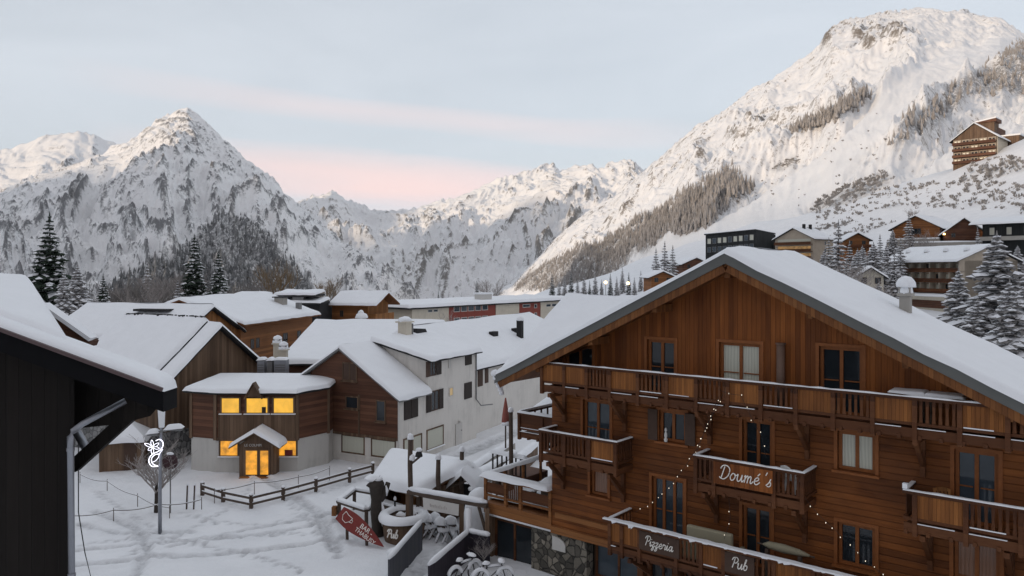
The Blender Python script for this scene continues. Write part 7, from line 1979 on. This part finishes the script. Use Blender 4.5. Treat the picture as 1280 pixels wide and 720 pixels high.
st_ = [o for o in bpy.data.objects if o.get('label', '').startswith('small bare frosted street tree')][0]
bare(195, 538, G(195, 640).y, 1, '', root=st_, zg=0, wide=1.15)
bu_ = bu
for n_, d in zip(('trunk', 'crown'), BR[1][0]): o = bpy.data.objects.new(n_, d); C.objects.link(o); o.parent = bu_; o.scale = (.2, .2, .17)
for i, (px, py, D, k, lab, w) in enumerate((
    (150, 345, 160, 3, 'grey bare tree just right of the small pointed spruce', 1.3), (165, 352, 155, 3, 'low grey bare tree above the left part of the long snowy roof', 1.3), (200, 334, 165, 0, 'frosted bare tree between the faint spruce and the middle pair', 1.2),
    (212, 340, 158, 3, 'dark bare tree directly left of the middle pair of spruces', 1.2), (228, 336, 170, 0, 'frosted bare tree partly behind the taller middle spruce', 1.2), (300, 342, 165, 3, 'grey bare tree right of the middle pair of spruces', 1.3), (178, 348, 150, 0, 'low frosted bare tree below the faint spruce', 1.3), (138, 358, 150, 3, 'lowest grey bare tree behind the long snowy roof', 1.4),
    (345, 320, 175, 2, 'tan larch standing behind the orange log house', .9), (408, 342, 190, 2, 'small tan larch behind the compact orange chalet', .9), (322, 352, 180, 3, 'short bare tree left of the tan larch', 1.2),
    (1052, 318, 150, 0, 'wide pale bare tree in front of the beige balcony house', 1.3), (1066, 330, 142, 1, 'wide pale bare tree in front of the small brown chalet', 1.3), (1040, 330, 160, 0, 'pale bare tree at the foot of the tall slender spruce', 1.2), (1082, 338, 145, 1, 'pale bare tree next to the cream house', 1.2),
    (1150, 286, 240, 0, 'frosted bare tree in front of the brown hall', 1.2), (1184, 236, 360, 0, 'pale bare tree right of its neighbours on the slope above the brown hall', 1.3), (1172, 240, 365, 1, 'pale bare tree left of its neighbours on the slope above the brown hall', 1.2), (1206, 238, 360, 1, 'pale bare tree nearest the dark lodge on the slope above', 1.3),
    (1160, 244, 352, 0, 'pale bare tree leftmost of the slope group above the brown hall', 1.3), (1192, 242, 350, 0, 'pale bare tree in the middle of the slope group above the brown hall', 1.4), (1216, 246, 345, 0, 'pale bare tree rightmost of the slope group above the dark lodge', 1.3), (1140, 258, 330, 1, 'low pale bare tree on the slope just above the slender frosted spruce', 1.3),
    (572, 382, 105, 1, 'small snowy bare tree in front of the brick red wall field', 1.0), (612, 345, 420, 0, 'pale bare tree behind the stair head of the flat block', 1.3))):
    bare(px, py, D, k, lab, wide=w)


# ================================================================== sky, sun, camera
sc = bpy.context.scene
w = bpy.data.worlds.new('World'); sc.world = w; w.use_nodes = True; nt = w.node_tree
bg = nt.nodes['Background']; bg.inputs['Strength'].default_value = .10
sky = N(nt, 'ShaderNodeTexSky', sky_type='NISHITA', sun_disc=False); sky.sun_elevation = SUN_EL
sky.sun_rotation = math.atan2(-.75, -.66); sky.altitude = 1600; sky.air_density = 1.0; sky.dust_density = 1.5; sky.ozone_density = 1.0
tc = N(nt, 'ShaderNodeTexCoord').outputs['Generated']
sp = N(nt, 'ShaderNodeSeparateXYZ'); nt.links.new(tc, sp.inputs[0])
# thin veil of high cloud, and two rose bands low over the valley
veil_n = noise_t(nt, scaled(nt, tc, (1.2, 1.2, 5)), 2.2, 5, .55, .4)
veil = ramp(nt, veil_n, [(.25, (.66, .66, .66)), (.75, (.80, .80, .80))])
c = mixc(nt, veil, sky.outputs[0], (8.3,8.8,9.5))
bkf = ramp(nt, math_n(nt, 'ADD', math_n(nt, 'MULTIPLY', sp.outputs[1], -1.0), 0.0), [(.0, (0, 0, 0)), (.45, (1, 1, 1))])
c = mixc(nt, math_n(nt, 'MULTIPLY', bkf, .8), c, (5.1,4.85,5.1))
az_ = math_n(nt, 'ARCTAN2', sp.outputs[0], sp.outputs[1])


def band(el, wid, az, aw, tilt, seed):
    n1 = noise_t(nt, scaled(nt, tc, (3, 3, 26)), 1.0, 4, .55, .3)
    t = math_n(nt, 'SUBTRACT', sp.outputs[2], el)
    t = math_n(nt, 'ADD', t, math_n(nt, 'MULTIPLY', math_n(nt, 'SUBTRACT', az_, az), tilt))
    t = math_n(nt, 'ADD', t, math_n(nt, 'MULTIPLY', math_n(nt, 'SUBTRACT', n1, .5), wid * 1.1))
    t = math_n(nt, 'DIVIDE', t, wid); t = math_n(nt, 'MULTIPLY', t, t); f = math_n(nt, 'SUBTRACT', 1.0, t, True)
    a = math_n(nt, 'DIVIDE', math_n(nt, 'SUBTRACT', az_, az), aw); a = math_n(nt, 'MULTIPLY', a, a); g_ = math_n(nt, 'SUBTRACT', 1.0, a, True)
    return math_n(nt, 'MULTIPLY', math_n(nt, 'MULTIPLY', f, g_), math_n(nt, 'ADD', .45, math_n(nt, 'MULTIPLY', n1, .9)), True)


b1 = band(.116, .034, -.17, .34, .06, 1); b2 = band(.192, .020, -.12, .42, .07, 2); b3 = band(.088, .05, -.05, .5, .0, 3)
c = mixc(nt, math_n(nt, 'MULTIPLY', b3, .6), c, (9.2,8.1,8.5))
c = mixc(nt, math_n(nt, 'MULTIPLY', b1, .75), c, (11.2,8.2,7.7))
c = mixc(nt, math_n(nt, 'MULTIPLY', b2, .30), c, (11.2,8.2,7.7))
nt.links.new(c, bg.inputs['Color'])

hz = M(); hz.box(-9500, 9500, -2600, 9600, -190, 1250); hb_ = hz.build('haze', bpy.data.materials.new('thin_air')); hm = hb_.data.materials[0]; hm.use_nodes = True; hn = hm.node_tree; hn.nodes.remove(hn.nodes['Principled BSDF'])
pv = N(hn, 'ShaderNodeVolumePrincipled'); pv.inputs['Color'].default_value = (.86, .92, 1, 1); pv.inputs['Density'].default_value = 0.000018; hn.links.new(pv.outputs[0], hn.nodes['Material Output'].inputs['Volume'])
tag(hb_, 'thin cold morning haze over the valley', 'haze', kind='stuff')

sd = bpy.data.lights.new('sun', 'SUN'); sd.energy = 2.5; sd.angle = R(4.0); sd.color = (1.0, .78, .56)
so = bpy.data.objects.new('sun', sd); C.objects.link(so)
dv = Vector((math.cos(SUN_EL) * math.cos(SUN_AZ), math.cos(SUN_EL) * math.sin(SUN_AZ), math.sin(SUN_EL)))
so.rotation_euler = dv.to_track_quat('Z', 'Y').to_euler()

cd = bpy.data.cameras.new('camera'); co_ = bpy.data.objects.new('camera', cd); C.objects.link(co_)
co_.location = (0, 0, H); co_.rotation_euler = (R(90), 0, 0)
cd.sensor_width = 36; cd.lens = F / 1280 * 36; cd.shift_y = (HY - 360) / 1280; cd.clip_end = 30000; cd.clip_start = .1
sc.camera = co_
sc.render.engine = 'CYCLES'; sc.cycles.use_denoising = True; sc.cycles.max_bounces = 6; sc.cycles.diffuse_bounces = 3
try: sc.cycles.denoiser = 'OPENIMAGEDENOISE'
except Exception: pass
vs = sc.view_settings; sc.display_settings.display_device = 'sRGB'
vs.view_transform = 'Standard'; vs.look = 'None'; vs.gamma = 1; vs.use_curve_mapping = False; vs.exposure = 0.05
